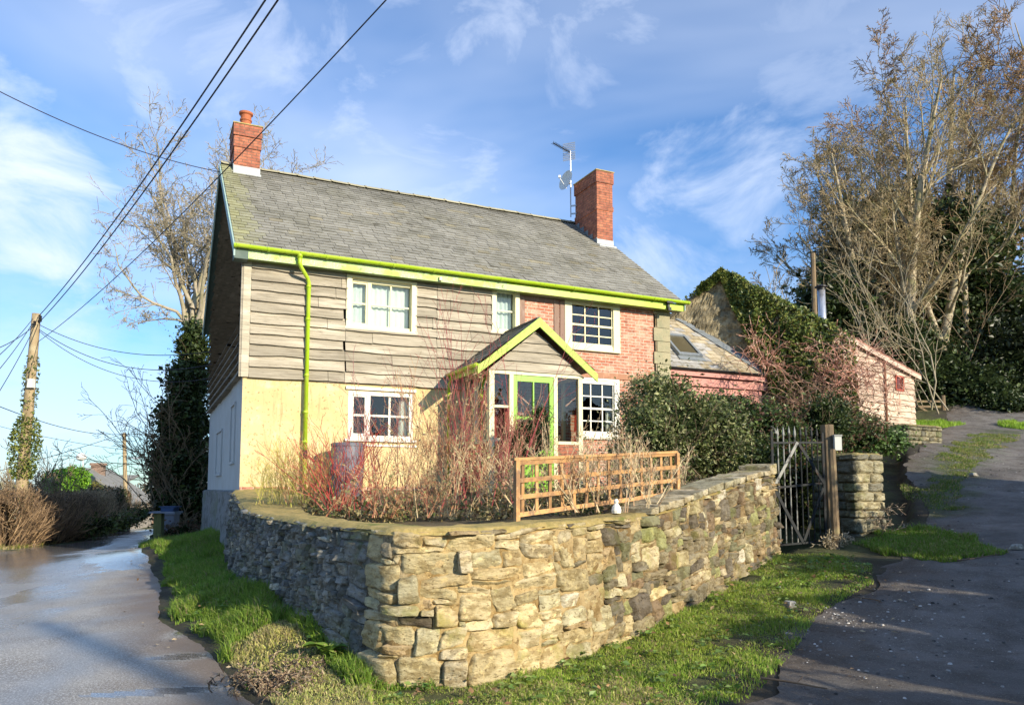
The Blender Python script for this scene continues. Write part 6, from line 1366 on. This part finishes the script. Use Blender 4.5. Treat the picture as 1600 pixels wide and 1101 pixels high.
leafmass('holly_tree', 'blackish evergreen mass at the right edge above the track', 'tree', [(hz(1590, 530, 34), (2.4, 2, 2.4), 1), (hz(1600, 590, 32), (2.6, 2.5, 2.6), 1), (hz(1640, 560, 34), (2.6, 2.5, 3), 1)], 28000, .21, [(.02, .03, .012), (.028, .04, .015)], spread=.35, core=.8, group='evergreens in the wood')
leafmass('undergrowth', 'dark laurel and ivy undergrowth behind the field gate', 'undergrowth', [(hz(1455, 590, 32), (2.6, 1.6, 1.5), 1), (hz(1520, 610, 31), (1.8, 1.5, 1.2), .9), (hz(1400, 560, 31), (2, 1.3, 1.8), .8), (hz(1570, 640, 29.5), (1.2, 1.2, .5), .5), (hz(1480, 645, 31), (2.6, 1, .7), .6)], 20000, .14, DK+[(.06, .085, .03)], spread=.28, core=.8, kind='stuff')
m = MB()
# ivy clad pole in front of the wood
pw = at(1272, 470, 27); pt_ = at(1270, 396, 27); mm = MB(); mm.tube([(pw[0], pw[1], 3.5), (pt_[0], pt_[1], pt_[2])], .09, 8); o = mm.build('timber_pole', M['post'], loc=(pw[0], pw[1], 3.5)); tag(o, 'short dark timber pole sticking up behind the barn roof', 'pole')
# woodland filler behind the barn and shed, far thicket
leafmass('thicket', 'low brown thicket behind the barn roof under the bare crown', 'thicket', [(hz(1330, 600, 36), (5, 2, 3.0), 1), (hz(1560, 570, 42), (8, 3, 5), 1.4)], 9000, .2, [(.05, .045, .02), (.035, .04, .016)], spread=.4, core=.9, kind='stuff')

# ivy column on the left behind the cottage
col = at(290, 700, 27.5)
blobs = []
for py, x0, x1, w in ((545, 284, 320, .6), (600, 268, 326, .8), (660, 250, 330, 1.0), (720, 238, 332, 1.2), (780, 236, 332, 1.2), (830, 246, 328, 1)):
    c = at((x0+x1)/2, py, 27.5); r = (x1-x0)/2/1200*27.5; blobs.append((c, (r, r*1.1, .95), w))
ic = leafmass('ivy_column', 'tall dark column of ivy round a trunk beside the cottage gable', 'ivy', blobs, 40000, .13, [(.035, .055, .016), (.05, .08, .02), (.025, .04, .012), (.08, .11, .03)], spread=.19, core=.84, twigs=110)
b = at(265, 780, 27); b[2] = gz_at(b); reseed('shrub by ivy')
stems = [(b+np.array((rnd.uniform(-.7, .9), rnd.uniform(-.6, .2), rnd.uniform(0, 2.6))), (rnd.gauss(-.25, .35), rnd.gauss(-.2, .2), 1), rnd.uniform(1.5, 4), .018) for _ in range(46)]
bare_tree('bare_shrub', b, stems, [dict(k=7, wander=.16, up=0, taper=.6, n=8, tmin=.2, ang=38, lr=.3, rr=.7), dict(k=4, wander=.25, taper=.5, n=3, tmin=.3, ang=40, lr=.5, rr=.8), dict(k=2, wander=.2)], M['bark_d'], 'brown twiggy shrub growing against the ivy column', rmin=.006)
leafmass('bramble', 'dark red brown bramble heap behind the recycling stand', 'bramble', [(at(285, 840, 24.2), (.75, .5, .55), 1)], 3000, .07, [(.07, .035, .02), (.04, .045, .015), (.10, .05, .025)], spread=.12, core=.7, twigs=50)

# hedge across the lane
def hedge(name, pts, hts, thick, label, cols, ntw, twc, leaf=None, core=True, tall=1.0, lcols=None, lsize=.06):
    reseed(label); P = np.array(pts, float); d = np.r_[0, np.cumsum(np.hypot(*np.diff(P[:, :2], axis=0).T))]; Ld = d[-1]
    root = empty(name, (P[0][0], P[0][1], float(H(P[0][0], P[0][1])))); tag(root, label, 'hedge')
    s = rng.random(ntw)*Ld; o = rng.uniform(-1, 1, ntw); x = np.interp(s, d, P[:, 0]); y = np.interp(s, d, P[:, 1]); dx = np.interp(s+.1, d, P[:, 0])-np.interp(s-.1, d, P[:, 0]); dy = np.interp(s+.1, d, P[:, 1])-np.interp(s-.1, d, P[:, 1]); l = np.hypot(dx, dy)+1e-9
    nx, ny = dy/l, -dx/l; hh = np.interp(s, d, hts)
    x = x+nx*o*thick; y = y+ny*o*thick; z0 = H0(x, y)
    k = rng.random(ntw); z = z0 + hh*np.where(k < .3, 0.0, rng.random(ntw)*.9)
    B = np.stack([x, y, z], 1); D = np.stack([rng.normal(0, .35, ntw)+nx*o*.4, rng.normal(0, .35, ntw)+ny*o*.4, np.ones(ntw)], 1); L = np.where(k < .3, hh*.8, .5)*rng.uniform(.6, 1.15, ntw); L = np.minimum(L, (z0+hh*(1+.06*rng.normal(size=ntw))-z)/.9); L = np.maximum(L, .06)
    sg = grow(B, D, L, np.where(k < .3, .018, .008), [dict(k=4, wander=.13, up=.02, taper=.6, n=4, tmin=.3, ang=38, lr=.35, rr=.6), dict(k=2, wander=.2, taper=.5)], rmin=.005)
    cc = np.array(twc); m = MB()
    for i, (a, b, r0, r1) in enumerate(sg): m.cones(a, b, r0, r1, 3, cc[rng.integers(0, len(cc), len(a))]*(.6+.8*rng.random((len(a), 1))))
    m.build('twigs', M['twig'], root, wp=True)
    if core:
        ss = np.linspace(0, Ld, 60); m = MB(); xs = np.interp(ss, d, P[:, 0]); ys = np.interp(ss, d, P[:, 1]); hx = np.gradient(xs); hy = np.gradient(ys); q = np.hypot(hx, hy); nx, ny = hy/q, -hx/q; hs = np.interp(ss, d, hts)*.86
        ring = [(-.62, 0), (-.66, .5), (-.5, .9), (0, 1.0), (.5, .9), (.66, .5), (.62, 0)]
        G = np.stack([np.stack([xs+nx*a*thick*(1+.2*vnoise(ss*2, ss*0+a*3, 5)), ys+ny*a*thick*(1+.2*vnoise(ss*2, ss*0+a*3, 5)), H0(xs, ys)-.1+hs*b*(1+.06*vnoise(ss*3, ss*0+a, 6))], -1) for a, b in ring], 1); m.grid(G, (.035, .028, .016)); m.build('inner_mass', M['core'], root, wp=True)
    if leaf:
        s = rng.random(leaf)*Ld; x = np.interp(s, d, P[:, 0]); y = np.interp(s, d, P[:, 1]); dx = np.interp(s+.1, d, P[:, 0])-np.interp(s-.1, d, P[:, 0]); dy = np.interp(s+.1, d, P[:, 1])-np.interp(s-.1, d, P[:, 1]); l = np.hypot(dx, dy)+1e-9; o = rng.uniform(-1.05, 1.05, leaf); hh = np.interp(s, d, hts); t = rng.random(leaf)
        o = np.where(t > .9, o, np.sign(o)*(.75+.3*rng.random(leaf)))
        x = x+dy/l*o*thick; y = y-dx/l*o*thick; m = MB(); m.leaves(np.stack([x, y, H0(x, y)+hh*t*(1+.04*rng.normal(size=leaf))], 1), lsize*(.6+.8*rng.random(leaf)), np.array(lcols)[rng.integers(0, len(lcols), leaf)]*(.6+.8*rng.random((leaf, 1)))); m.build('foliage', M['leaf'], root, wp=True)
    return root
BR = [(.26, .17, .09), (.18, .12, .07), (.34, .23, .13), (.12, .08, .05)]
TN = [(.55, .43, .26), (.42, .31, .18), (.64, .54, .36), (.30, .2, .12)]
hedge('clipped_hedge', [(-14.0, 20.8), (-15.2, 24), (-16.2, 27.5), (-17.6, 31.5)], [1.6, 1.62, 1.66, 1.72], .62, 'clipped brown winter hedge along the far side of the lane', None, 5200, BR, core=True, leaf=9000, lcols=[(.12, .075, .045), (.16, .10, .06), (.06, .06, .025)], lsize=.06)
hedge('clipped_hedge', [(-17.5, 31.5), (-18.6, 34.8)], [1.8, 1.85], .65, 'pale tan stretch of the clipped hedge before the lane bends', None, 1600, [(.42, .32, .19), (.3, .22, .13)], leaf=3000, lcols=[(.22, .16, .08), (.3, .22, .12)], lsize=.07)
hedge('clipped_hedge', [(-18.7, 34.9), (-20.4, 39.6)], [1.95, 2.1], .75, 'dark green ivy covered end of the hedge at the bend', None, 1400, BR, leaf=9000, lcols=[(.03, .045, .014), (.05, .07, .02), (.05, .035, .02)], lsize=.10)
hedge('laid_hedge', [(-23, 18.9), (-18.5, 19.6), (-14.3, 20.6)], [1.85, 1.8, 1.75], .4, 'sunlit tan laid hedge of upright stems at the left edge', None, 3000, TN, core=False)
leafmass('grassy_bank', 'green undergrowth below the dark end of the hedge', 'undergrowth', [(at(205, 805, 37), (.9, 1.2, .5), 1), (at(180, 815, 33), (.7, 1.2, .4), 1), (at(150, 820, 29), (.7, 1.4, .38), 1)], 5000, .11, [(.08, .11, .02), (.12, .14, .03), (.05, .07, .02)], spread=.12, core=.7, kind='stuff')
leafmass('conifer', 'bright green rounded conifer behind the hedge', 'tree', [(at(92, 753, 46), (.95, .9, .75), 1), (at(118, 752, 46), (.75, .8, .85), .8)], 14000, .12, [(.20, .42, .03), (.28, .50, .05), (.13, .30, .03)], spread=.10, core=.8, corecol=(.06, .13, .015), base=(at(95, 758, 46)[0], 46, -.8))
leafmass('yellow_shrub', 'small olive shrub right of the bright conifer', 'shrub', [(at(145, 768, 47), (.6, .6, .55), 1)], 2500, .10, [(.20, .18, .05), (.15, .15, .04)], spread=.1, core=.8)
for px, py, Y, h, n, lab in ((60, 770, 34, 2.6, 26, 'bare brown shrub behind the hedge at the near pole'), (85, 760, 30, 3.2, 10, 'thin bare sapling right of the near pole'), (15, 765, 30, 2.2, 30, 'tan bare shrub at the far left behind the laid hedge')):
    b = at(px, py, Y); z = gz_at(b); b[2] = z+.8
    stems = [(b+np.array((rnd.uniform(-1.3, 1.3), rnd.uniform(-.5, .5), 0)), (rnd.gauss(0, .35), rnd.gauss(0, .2), 1), h*rnd.uniform(.5, 1.0), .02) for _ in range(n)]
    bare_tree('bare_shrub', b, stems, [dict(k=6, wander=.14, up=0, taper=.6, n=8, tmin=.2, ang=35, lr=.35, rr=.7), dict(k=4, wander=.2, taper=.5, n=3, tmin=.3, ang=40, lr=.5, rr=.8), dict(k=2, wander=.2)], M['bark_d'] if px != 15 else M['bark_l'], lab, rmin=.007)
# ivy on the near pole
m = MB()
for f0, f1, rr_, n in ((.30, .56, .36, 2600), (.12, .30, .10, 150), (.56, .82, .14, 420)):
    f = rng.uniform(f0, f1, n); wob = 1-np.abs((f-(f0+f1)/2)/((f1-f0)/2))**2*.6; an = rng.random(n)*6.28; r = .12+rr_*wob*rng.random(n)**.6
    P = plb+(plt-plb)*f[:, None]+np.stack([np.cos(an)*r, np.sin(an)*r, -0*r], 1); m.leaves(P, .09*(.6+.7*rng.random(n)), np.array(IV)[rng.integers(0, 5, n)]*(.8+.8*rng.random((n, 1))))
iv = m.build('ivy', M['leaf'], loc=plb); tag(iv, 'bushy ivy growing round the near wooden pole', 'ivy')
# far tree line closing the horizon
for k, (x0, x1, Y, h, lab) in enumerate(((-230, -60, 190, 7, 'far bare tree line on the left horizon'), (-75, -30, 120, 4, 'distant hedgerow behind the brick outbuilding'))):
    n = 16000; x = rng.uniform(x0, x1, n); y = Y+rng.uniform(-4, 4, n); hh = h*(.6+.5*vnoise(x*.09, x*0, 90+k)); z = float(H0(-60, 75))-1.5+rng.random(n)*hh*1.2
    m = MB(); m.leaves(np.stack([x, y, z], 1), .8*(.5+rng.random(n)), np.array([(.16, .13, .08), (.11, .11, .06), (.2, .17, .11)])[rng.integers(0, 3, n)]); o = m.build('tree_line', M['leaf']); tag(o, lab, 'trees', kind='stuff')

# ivy over the barn
reseed('barn ivy'); m = MB(); n = 26000
s = rng.uniform(sA-.75, sR+.5, n); top = btop(s)+.22+.12*vnoise(s*3, s*0, 3); t = rng.random(n)**.8
f = (s-sA)/(sR-sA); low = np.interp(f, [-.3, 0, .12, .3, .5, 1], [.25, .35, 1.3, 2.6, 3.6, 3.9]); low = low*(1+.25*vnoise(s*2.2, s*0+4, 9)); z = top-t*low
o_ = .05+.42*rng.random(n)*np.clip(f+.35, .15, 1)+.18*vnoise(s*2.2, z*2.2, 12)
keep = vnoise(s*1.5, z*1.5, 13)+.35*vnoise(s*5, z*5, 14) > -.42; s, z, o_ = s[keep], z[keep], o_[keep]
P = np.stack([BA[0]+bd[0]*s+bn[0]*o_, BA[1]+bd[1]*s+bn[1]*o_, z], 1)
m.leaves(P, .10*(.6+.8*rng.random(len(s))), np.array(IV)[rng.integers(0, 5, len(s))]*(.75+.7*rng.random((len(s), 1))), nrm=np.array((bn[0], bn[1], .5)))
n = 5000; s = rng.uniform(sL, sR, n); z = btop(s)+.14+.05*rng.normal(size=n); k = rng.random(n) < np.interp((s-sA)/(sR-sA), [-1, 0, .2], [.25, .5, 1]); s, z = s[k], z[k]; o_ = rng.uniform(-.6, .2, len(s)); m.leaves(np.stack([BA[0]+bd[0]*s+bn[0]*o_, BA[1]+bd[1]*s+bn[1]*o_, z], 1), .09, np.array(IV)[rng.integers(0, 5, len(s))])
iv = m.build('ivy', M['leaf'], loc=bpt(sA+1, 0, 3)); tag(iv, 'thick ivy spilling down the right half of the barn gable', 'ivy')
# dead creeper clinging to the barn stone and ivy
def tangle(name, label, cat, c, rad, n, cols, L=1.2, r=.012, up=-.05, leafs=0, lcols=None, dirs=None):
    reseed(label); B = np.array(c)+rng.normal(size=(n, 3))*np.array(rad)*.5; B[:, 2] -= rad[2]*.4; D = rng.normal(size=(n, 3)); D[:, 2] = np.abs(D[:, 2])+.5
    sg = grow(B, D, L*rng.uniform(.5, 1.4, n), np.full(n, r), [dict(k=9, wander=.22, up=up, taper=.6, n=5, tmin=.15, ang=45, lr=.45, rr=.7), dict(k=5, wander=.25, up=up*.7, taper=.5, n=2, tmin=.2, ang=40, lr=.5, rr=.8), dict(k=3, wander=.25)], rmin=.005)
    m = MB(); cc = np.array(cols)
    for a, b, r0, r1 in sg: m.cones(a, b, r0, r1, 3, cc[rng.integers(0, len(cc), len(a))]*(.7+.6*rng.random((len(a), 1))))
    base = (c[0], c[1], c[2]-rad[2]); root = empty(name, base); tag(root, label, cat); m.build('stem', M['twig'], root, wp=True)
    if leafs:
        m = MB(); m.leaves(np.array(c)+rng.normal(size=(leafs, 3))*np.array(rad)*.6, .05*(.6+.8*rng.random(leafs)), np.array(lcols)[rng.integers(0, len(lcols), leafs)]); m.build('foliage', M['leaf'], root, wp=True)
    return root
RB = [(.55, .28, .20), (.42, .20, .14), (.62, .40, .30), (.30, .14, .10)]
tangle('bramble', 'reddish arching bramble stems over the left end of the shed', 'bramble', at(1335, 570, 21.3), (.8, .4, .85), 80, RB, L=1.2, up=-.12)
tangle('creeper', 'brown leafless creeper hanging below the barn ivy', 'creeper', at(1265, 632, 20.3), (.8, .4, .75), 60, [(.22, .13, .09), (.30, .18, .12), (.16, .10, .07)], L=1.15, up=-.08, leafs=900, lcols=[(.06, .07, .02), (.10, .05, .03)])
tangle('creeper', 'thin pale creeper arching over the extension gutter', 'creeper', at(1190, 560, 21.6), (.5, .2, .45), 22, RB, L=1.2, up=-.10)
tangle('bramble', 'dark bramble between the gate post and the shed foot', 'bramble', at(1330, 668, 17), (.7, .4, .35), 50, [(.12, .06, .04), (.2, .11, .07)], L=.8, up=-.12, leafs=1500, lcols=MG)

# evergreen bushes between the cottage and the gate
gsz = lambda px, py, Y: at(px, py, Y)
leafmass('evergreen_bush', 'big glossy dark green bush at the right end of the trellis', 'bush', [(gsz(1060, 680, 12.6), (.75, .6, .75), 1.2), (gsz(1020, 700, 12.2), (.5, .5, .65), .8), (gsz(1110, 690, 12.8), (.6, .6, .75), 1), (gsz(1045, 625, 12.9), (.42, .4, .42), .5)], 26000, .06, [(.085, .115, .03), (.11, .14, .04), (.055, .075, .022), (.22, .25, .09), (.34, .34, .16)], spread=.14, core=.62, twigs=90, base=(2.7, 12.6, 1.4), aspect=.5)  # lightest leaf colours painted in as sparkle of light
leafmass('variegated_shrub', 'pale speckled shrub in front of the brick corner', 'shrub', [(gsz(1000, 640, 13.4), (.35, .3, .62), 1), (gsz(985, 700, 13.0), (.35, .3, .5), .8)], 3800, .045, [(.30, .32, .14), (.12, .16, .05), (.40, .40, .2)], spread=.10, twigs=70, core=None, base=(2.2, 13.2, 1.5))
leafmass('evergreen_bush', 'rounded dark bush with reddish tips under the extension windows', 'bush', [(gsz(1165, 665, 14.6), (.85, .6, .55), 1.2), (gsz(1215, 690, 14.0), (.6, .5, .62), 1), (gsz(1120, 655, 15.2), (.6, .5, .42), .7)], 26000, .06, [(.07, .11, .03), (.05, .08, .02), (.15, .08, .05), (.13, .19, .05)], spread=.11, core=.75, twigs=60, base=(4.6, 14.4, 1.8))
leafmass('evergreen_bush', 'shaded green bush spilling behind the iron gate', 'bush', [(gsz(1180, 730, 13.3), (.45, .4, .4), 1), (gsz(1250, 730, 14.6), (.6, .5, .7), 1), (gsz(1290, 660, 15.6), (.5, .5, .5), .8), (gsz(1260, 800, 14.6), (.7, .4, .45), .7)], 16000, .065, DK+[(.08, .11, .03)], spread=.11, core=.78, twigs=50, base=(5.6, 14.2, 1.2))
leafmass('laurel_shrub', 'low bright leaved shrub beside the track below the shed', 'shrub', [(gsz(1350, 680, 17.5), (.6, .5, .35), 1), (gsz(1385, 690, 18.5), (.5, .5, .25), .5)], 3500, .08, [(.08, .15, .03), (.12, .2, .05), (.05, .09, .02)], spread=.13, core=.7, base=(8, 17.6, 2.0))
leafmass('rosemary_bush', 'dark needle leaved bush standing before the green door', 'bush', [(gsz(826, 685, 14.6), (.36, .3, .45), 1), (gsz(800, 700, 14.4), (.3, .3, .4), .7), (gsz(845, 655, 14.7), (.2, .2, .3), .4)], 8000, .05, [(.06, .085, .03), (.04, .06, .02), (.16, .18, .08)], spread=.08, core=.75, twigs=40, aspect=.25, base=(.3, 14.5, 1.5))

# twiggy garden shrubs behind the wall
def twig_shrub(label, c, n, h, fan, cols, r=.007, rad=(.25, .2), sub=7, lean=(0, 0), sub2=3, L1=.42, ang=24, name='twiggy_shrub', leafs=0):
    reseed(label); g3 = lambda k: np.clip(rng.normal(size=k), -1.7, 1.7)
    B = np.array(c)+np.stack([rad[0]*g3(n), rad[1]*g3(n), np.zeros(n)], 1); D = np.stack([lean[0]+fan*g3(n), lean[1]+fan*.7*g3(n), np.ones(n)], 1)
    sg = grow(B, D, h*rng.uniform(.5, 1.15, n), np.full(n, r), [dict(k=8, wander=.045, up=.0, taper=.7, n=sub, tmin=.15, ang=ang, lr=L1, rr=.6), dict(k=5, wander=.07, up=.02, taper=.6, n=sub2, tmin=.15, ang=30, lr=.5, rr=.75), dict(k=3, wander=.12, taper=.5)], rmin=.0022)
    root = empty(name, tuple(c)); tag(root, label, 'shrub', 'leafless shrubs behind the wall'); m = MB(); cc = np.array(cols)
    for a, b, r0, r1 in sg:
        cz = cc[rng.integers(0, len(cc), len(a))]*(.75+.5*rng.random((len(a), 1))); m.cones(a, b, r0, r1, 3, cz)
    m.build('twigs', M['twig'], root, wp=True)
    if leafs:
        q = sg[1][1]; q = q[rng.integers(0, len(q), leafs)]; m = MB(); m.leaves(q+rng.normal(0, .02, q.shape), .03*(.6+.8*rng.random(leafs)), np.array([(.45, .42, .2), (.25, .28, .1), (.5, .35, .2)])[rng.integers(0, 3, leafs)]); m.build('foliage', M['leaf'], root, wp=True)
    return root
RED = [(.42, .05, .045), (.34, .06, .05), (.28, .035, .035), (.45, .15, .10)]
TAN = [(.42, .22, .11), (.36, .14, .08), (.48, .29, .15), (.28, .10, .065), (.50, .36, .2)]
YEL = [(.50, .44, .10), (.42, .40, .08), (.55, .40, .15)]
z0 = lambda p: p
def gpnt(px, Y, z=None): p = at(px, 800, Y); p[2] = (1.22+.03*(Y-8)) if z is None else z; return p
twig_shrub('fine yellow green stems at the foot of the downpipe', gpnt(448, 11.6), 40, .8, .22, YEL, lean=(0, 0), sub=6, r=.005)
twig_shrub('crimson dogwood stems in front of the water butt', gpnt(545, 10.6), 34, 1.15, .42, RED, lean=(-.15, 0), sub=6, sub2=2, r=.008)
twig_shrub('yellow stemmed shrub between butt and downpipe', gpnt(485, 11.4), 28, .85, .3, YEL+TAN[:2], sub=6)
twig_shrub('sparse purple brown stems rising before the ground floor window', gpnt(610, 11.0), 12, 2.0, .22, [(.26, .12, .11), (.34, .18, .14)], sub=6, sub2=2, r=.008, ang=18)
twig_shrub('wide rusty brown shrub left of the porch', gpnt(700, 10.2), 28, 1.7, .34, TAN, rad=(.3, .3), sub=8, sub2=3, leafs=700, r=.0052)
twig_shrub('dense straw coloured shrub just behind the wall corner', gpnt(735, 9.2), 18, .9, .50, [(.50, .37, .20), (.40, .27, .14), (.58, .46, .27)], rad=(.35, .2), sub=7, sub2=3, leafs=500, r=.005)
twig_shrub('tall dark red stems standing before the porch', gpnt(745, 10.9), 17, 2.6, .20, [(.28, .045, .055), (.22, .06, .06), (.34, .08, .075)], rad=(.3, .2), sub=6, sub2=2, ang=20, r=.0085)
twig_shrub('low tan twigs along the wall top left of centre', gpnt(625, 9.2), 30, .6, .55, TAN, rad=(.5, .15), sub=7, leafs=500)
twig_shrub('twiggy climber with pale leaves woven through the trellis', gpnt(900, 8.65, 1.33), 30, .85, .5, [(.62, .5, .3), (.4, .26, .15)], rad=(.5, .12), sub=6, leafs=700)
twig_shrub('pinkish shrub stems left of the green door', gpnt(785, 12.4), 18, 1.4, .28, [(.42, .17, .12), (.34, .12, .09), (.5, .28, .18)], sub=8, sub2=3, leafs=300)
twig_shrub('pale thorny stems in front of the lower sash window', gpnt(930, 11.5, 1.5), 22, 1.0, .45, [(.50, .40, .26), (.36, .26, .15)], sub=5, leafs=250)
twig_shrub('grey brown twigs low behind the trellis', gpnt(980, 10.6, 1.5), 40, .7, .5, [(.34, .26, .17), (.5, .4, .26)], rad=(.6, .2), sub=6, leafs=900)
leafmass('ground_cover', 'low green and straw ground cover in the garden behind the wall', 'plants', [(gpnt(700, 9.6), (1.3, .6, .12), 1), (gpnt(900, 10, 1.35), (1.2, .7, .15), 1), (gpnt(560, 11), (1.0, .7, .08), .6), (gpnt(850, 12.5, 1.5), (1.6, 1.0, .15), 1)], 9000, .05, [(.09, .12, .03), (.30, .24, .10), (.16, .10, .05), (.4, .34, .16)], spread=.08, kind='stuff')

# wall foot details: broad leaved plant, roots, ivy bits
def arum(c, n, s, label):
    m = MB()
    for k in range(n):
        a = rnd.random()*6.28; L = s*rnd.uniform(.7, 1.2); w = L*.26; d = np.array((math.cos(a), math.sin(a), 0)); e = np.array((-d[1], d[0], 0)); t = np.linspace(0, 1, 7); prof = np.sin(np.clip(t*1.05, 0, 1)*math.pi)**.7*w; mid = np.array(c)+d*(L*.75*t[:, None]**1.2)+np.array((0, 0, 1))*(L*(1.1*t-.75*t*t))[:, None]
        G = np.stack([mid-e*prof[:, None]+np.array((0, 0, .25*w)), mid, mid+e*prof[:, None]+np.array((0, 0, .25*w))], 1); m.grid(G, np.array(rnd.choice([(.14, .26, .04), (.22, .34, .06), (.3, .36, .10)])))
    o = m.build('broad_leaved_plant', M['leaf'], loc=c, smooth=True); tag(o, label, 'plant')
for px, py, s, lab in ((512, 1022, .26, 'broad leaved green plant against the foot of the shaded wall'),):
    p = at(px, py, 6.95); arum((p[0], p[1], gz_at(p)), 12, s, lab)
c = (-1.75, 6.3, .0); tangle('root_heap', 'brown heap of dead roots and stalks below the wall corner', 'dead roots', (-1.95, 6.35, .06), (.34, .28, .08), 80, [(.20, .14, .09), (.32, .25, .16), (.12, .08, .055)], L=.24, r=.007, up=-.25)
0 and tangle('dry_stalks', 'pale dry stalks leaning on the shaded side of the wall', 'stalks', (-1.98, 7.05, .22), (.05, .05, .05), 2, [(.6, .54, .42), (.4, .34, .25)], L=.32, r=.006, up=.02)
tangle('dry_stalks', 'dead grass stalks at the foot of the timber stake', 'stalks', (5.0, 12.0, .78), (.22, .12, .08), 40, [(.5, .42, .28), (.34, .27, .17)], L=.2, r=.003, up=-.12)
tangle('dry_stalks', 'thin brown stems sprouting beside the stone pier', 'stalks', (6.15, 12.6, 1.1), (.12, .2, .35), 14, [(.4, .32, .22), (.24, .17, .11)], L=.35, r=.005, up=-.05)
# weeds and fallen leaves in the grass
reseed('weeds')
def in_verge(x, y): return verge_test(x, y) | strip_test(x, y)
for nm, cols, n, sz, lab, cat in (('weed', [(.16, .26, .05), (.10, .18, .035), (.24, .32, .08)], 420, .055, 'low broad leaved weeds scattered through the grass verges', 'weeds'), ('fallen_leaf', [(.34, .20, .09), (.26, .15, .07), (.5, .36, .18)], 700, .04, 'brown fallen leaves lying in the grass verges', 'leaves')):
    x = rng.uniform(-9, 5, 12000); y = rng.uniform(5, 20, 12000); k = in_verge(x, y); x, y = x[k][:n], y[k][:n]; m = MB()
    if nm == 'weed':
        q = 7; x = np.repeat(x, q)+rng.normal(0, .035, len(x)*q); y = np.repeat(y, q)+rng.normal(0, .035, len(y)*q)
    m.leaves(np.stack([x, y, H(x, y)+(.05 if nm == 'weed' else .07)+.02*rng.random(len(x))], 1), sz*(.5+.9*rng.random(len(x))), np.array(cols)[rng.integers(0, 3, len(x))]*(.7+.6*rng.random((len(x), 1))), flat=1.2, aspect=.7); o = m.build('weeds' if nm == 'weed' else 'fallen_leaves', M['leaf']); tag(o, lab, cat, kind='stuff')
# leaf litter and sticks
m = MB(); n = 2600; x = np.r_[rng.uniform(-10, -2, 900), rng.uniform(.5, 8, 1700)]; y = np.r_[rng.uniform(5.5, 24, 900), rng.uniform(5, 17, 1700)]
kk = ((pline(x, y, [tuple(p) for p in RES[::3]]) < .45) | (pline(x, y, [tuple(p) for p in TLS[::3]]) < .9)); x, y = x[kk], y[kk]
m.leaves(np.stack([x, y, H(x, y)+.03], 1), .035*(.5+rng.random(len(x))), np.array([(.22, .13, .06), (.3, .2, .1), (.12, .08, .05), (.5, .4, .25)])[rng.integers(0, 4, len(x))], flat=1.6); o = m.build('leaf_litter', M['leaf']); tag(o, 'brown leaf litter along the lane edge and the track edge', 'leaf litter', kind='stuff')
for k, (x, y, L, a, lab) in enumerate(((2.05, 6.5, .55, -.6, 'longest bare stick lying on the mud at the grass edge'), (5.9, 10.3, .7, .2, 'dark stick lying by the pier grass'), (4.2, 8.9, .3, 2.2, 'short curved stick on the mud below the gate'))):
    P = [(x+math.cos(a)*L*t+.03*math.sin(5*t), y+math.sin(a)*L*t, float(H0(x+math.cos(a)*L*t, y+math.sin(a)*L*t))+.035) for t in np.linspace(0, 1, 7)]
    m = MB(); m.tube(P, np.linspace(.011, .005, 7), 6, (.16, .11, .07)); m.tube([P[3], (P[3][0]+.08, P[3][1]+.09, P[3][2]+.03)], .004, 5, (.16, .11, .07)); o = m.build('stick', M['twig'], loc=P[0]); tag(o, lab, 'stick', 'sticks on the track')
for k, (px, py, Y, lab) in enumerate(((1590, 862, 10.8, 'pale flat stone at the right edge of the track'), (1235, 944, 9.0, 'flat grey stone lying in the short grass'), (1520, 748, 16.2, 'pale stone half buried up the track'))):
    p = at(px, py, Y); z = float(H0(p[0], p[1])); m = MB(); pebble(m, p[0], p[1], z, .11, (.45, .44, .40)); o = m.build('loose_stone', M['stone'], loc=(p[0], p[1], z)); tag(o, lab, 'stone', 'loose stones on the track')

# ------------------------------------------------------------------ what stands outside the picture and throws its shade in
hd = leafmass('unseen_shade_holly', 'tall dark holly hedge along the right side of the track', 'hedge', [((8.6+.72*k, -2.2+1.55*k, 1.6+.22*k), (1.1, 1.2, 1.9+.25*((k*7) % 3)), 1) for k in range(-6, 9)], 17000, .16, DK, spread=.25, core=.85, base=(10, 1, 0))  # unseen hedge added to shade the track; its label also seeds the leaves
m = MB(); m.tube([(17.0, -13.2, -.6), (17.0, -13.2, 12.0)], [.22, .16], 12); o = m.build('utility_pole', M['pole'], loc=(17.0, -13.2, -.6), smooth=True); tag(o, 'wooden pole at the lane mouth behind the viewer', 'pole')
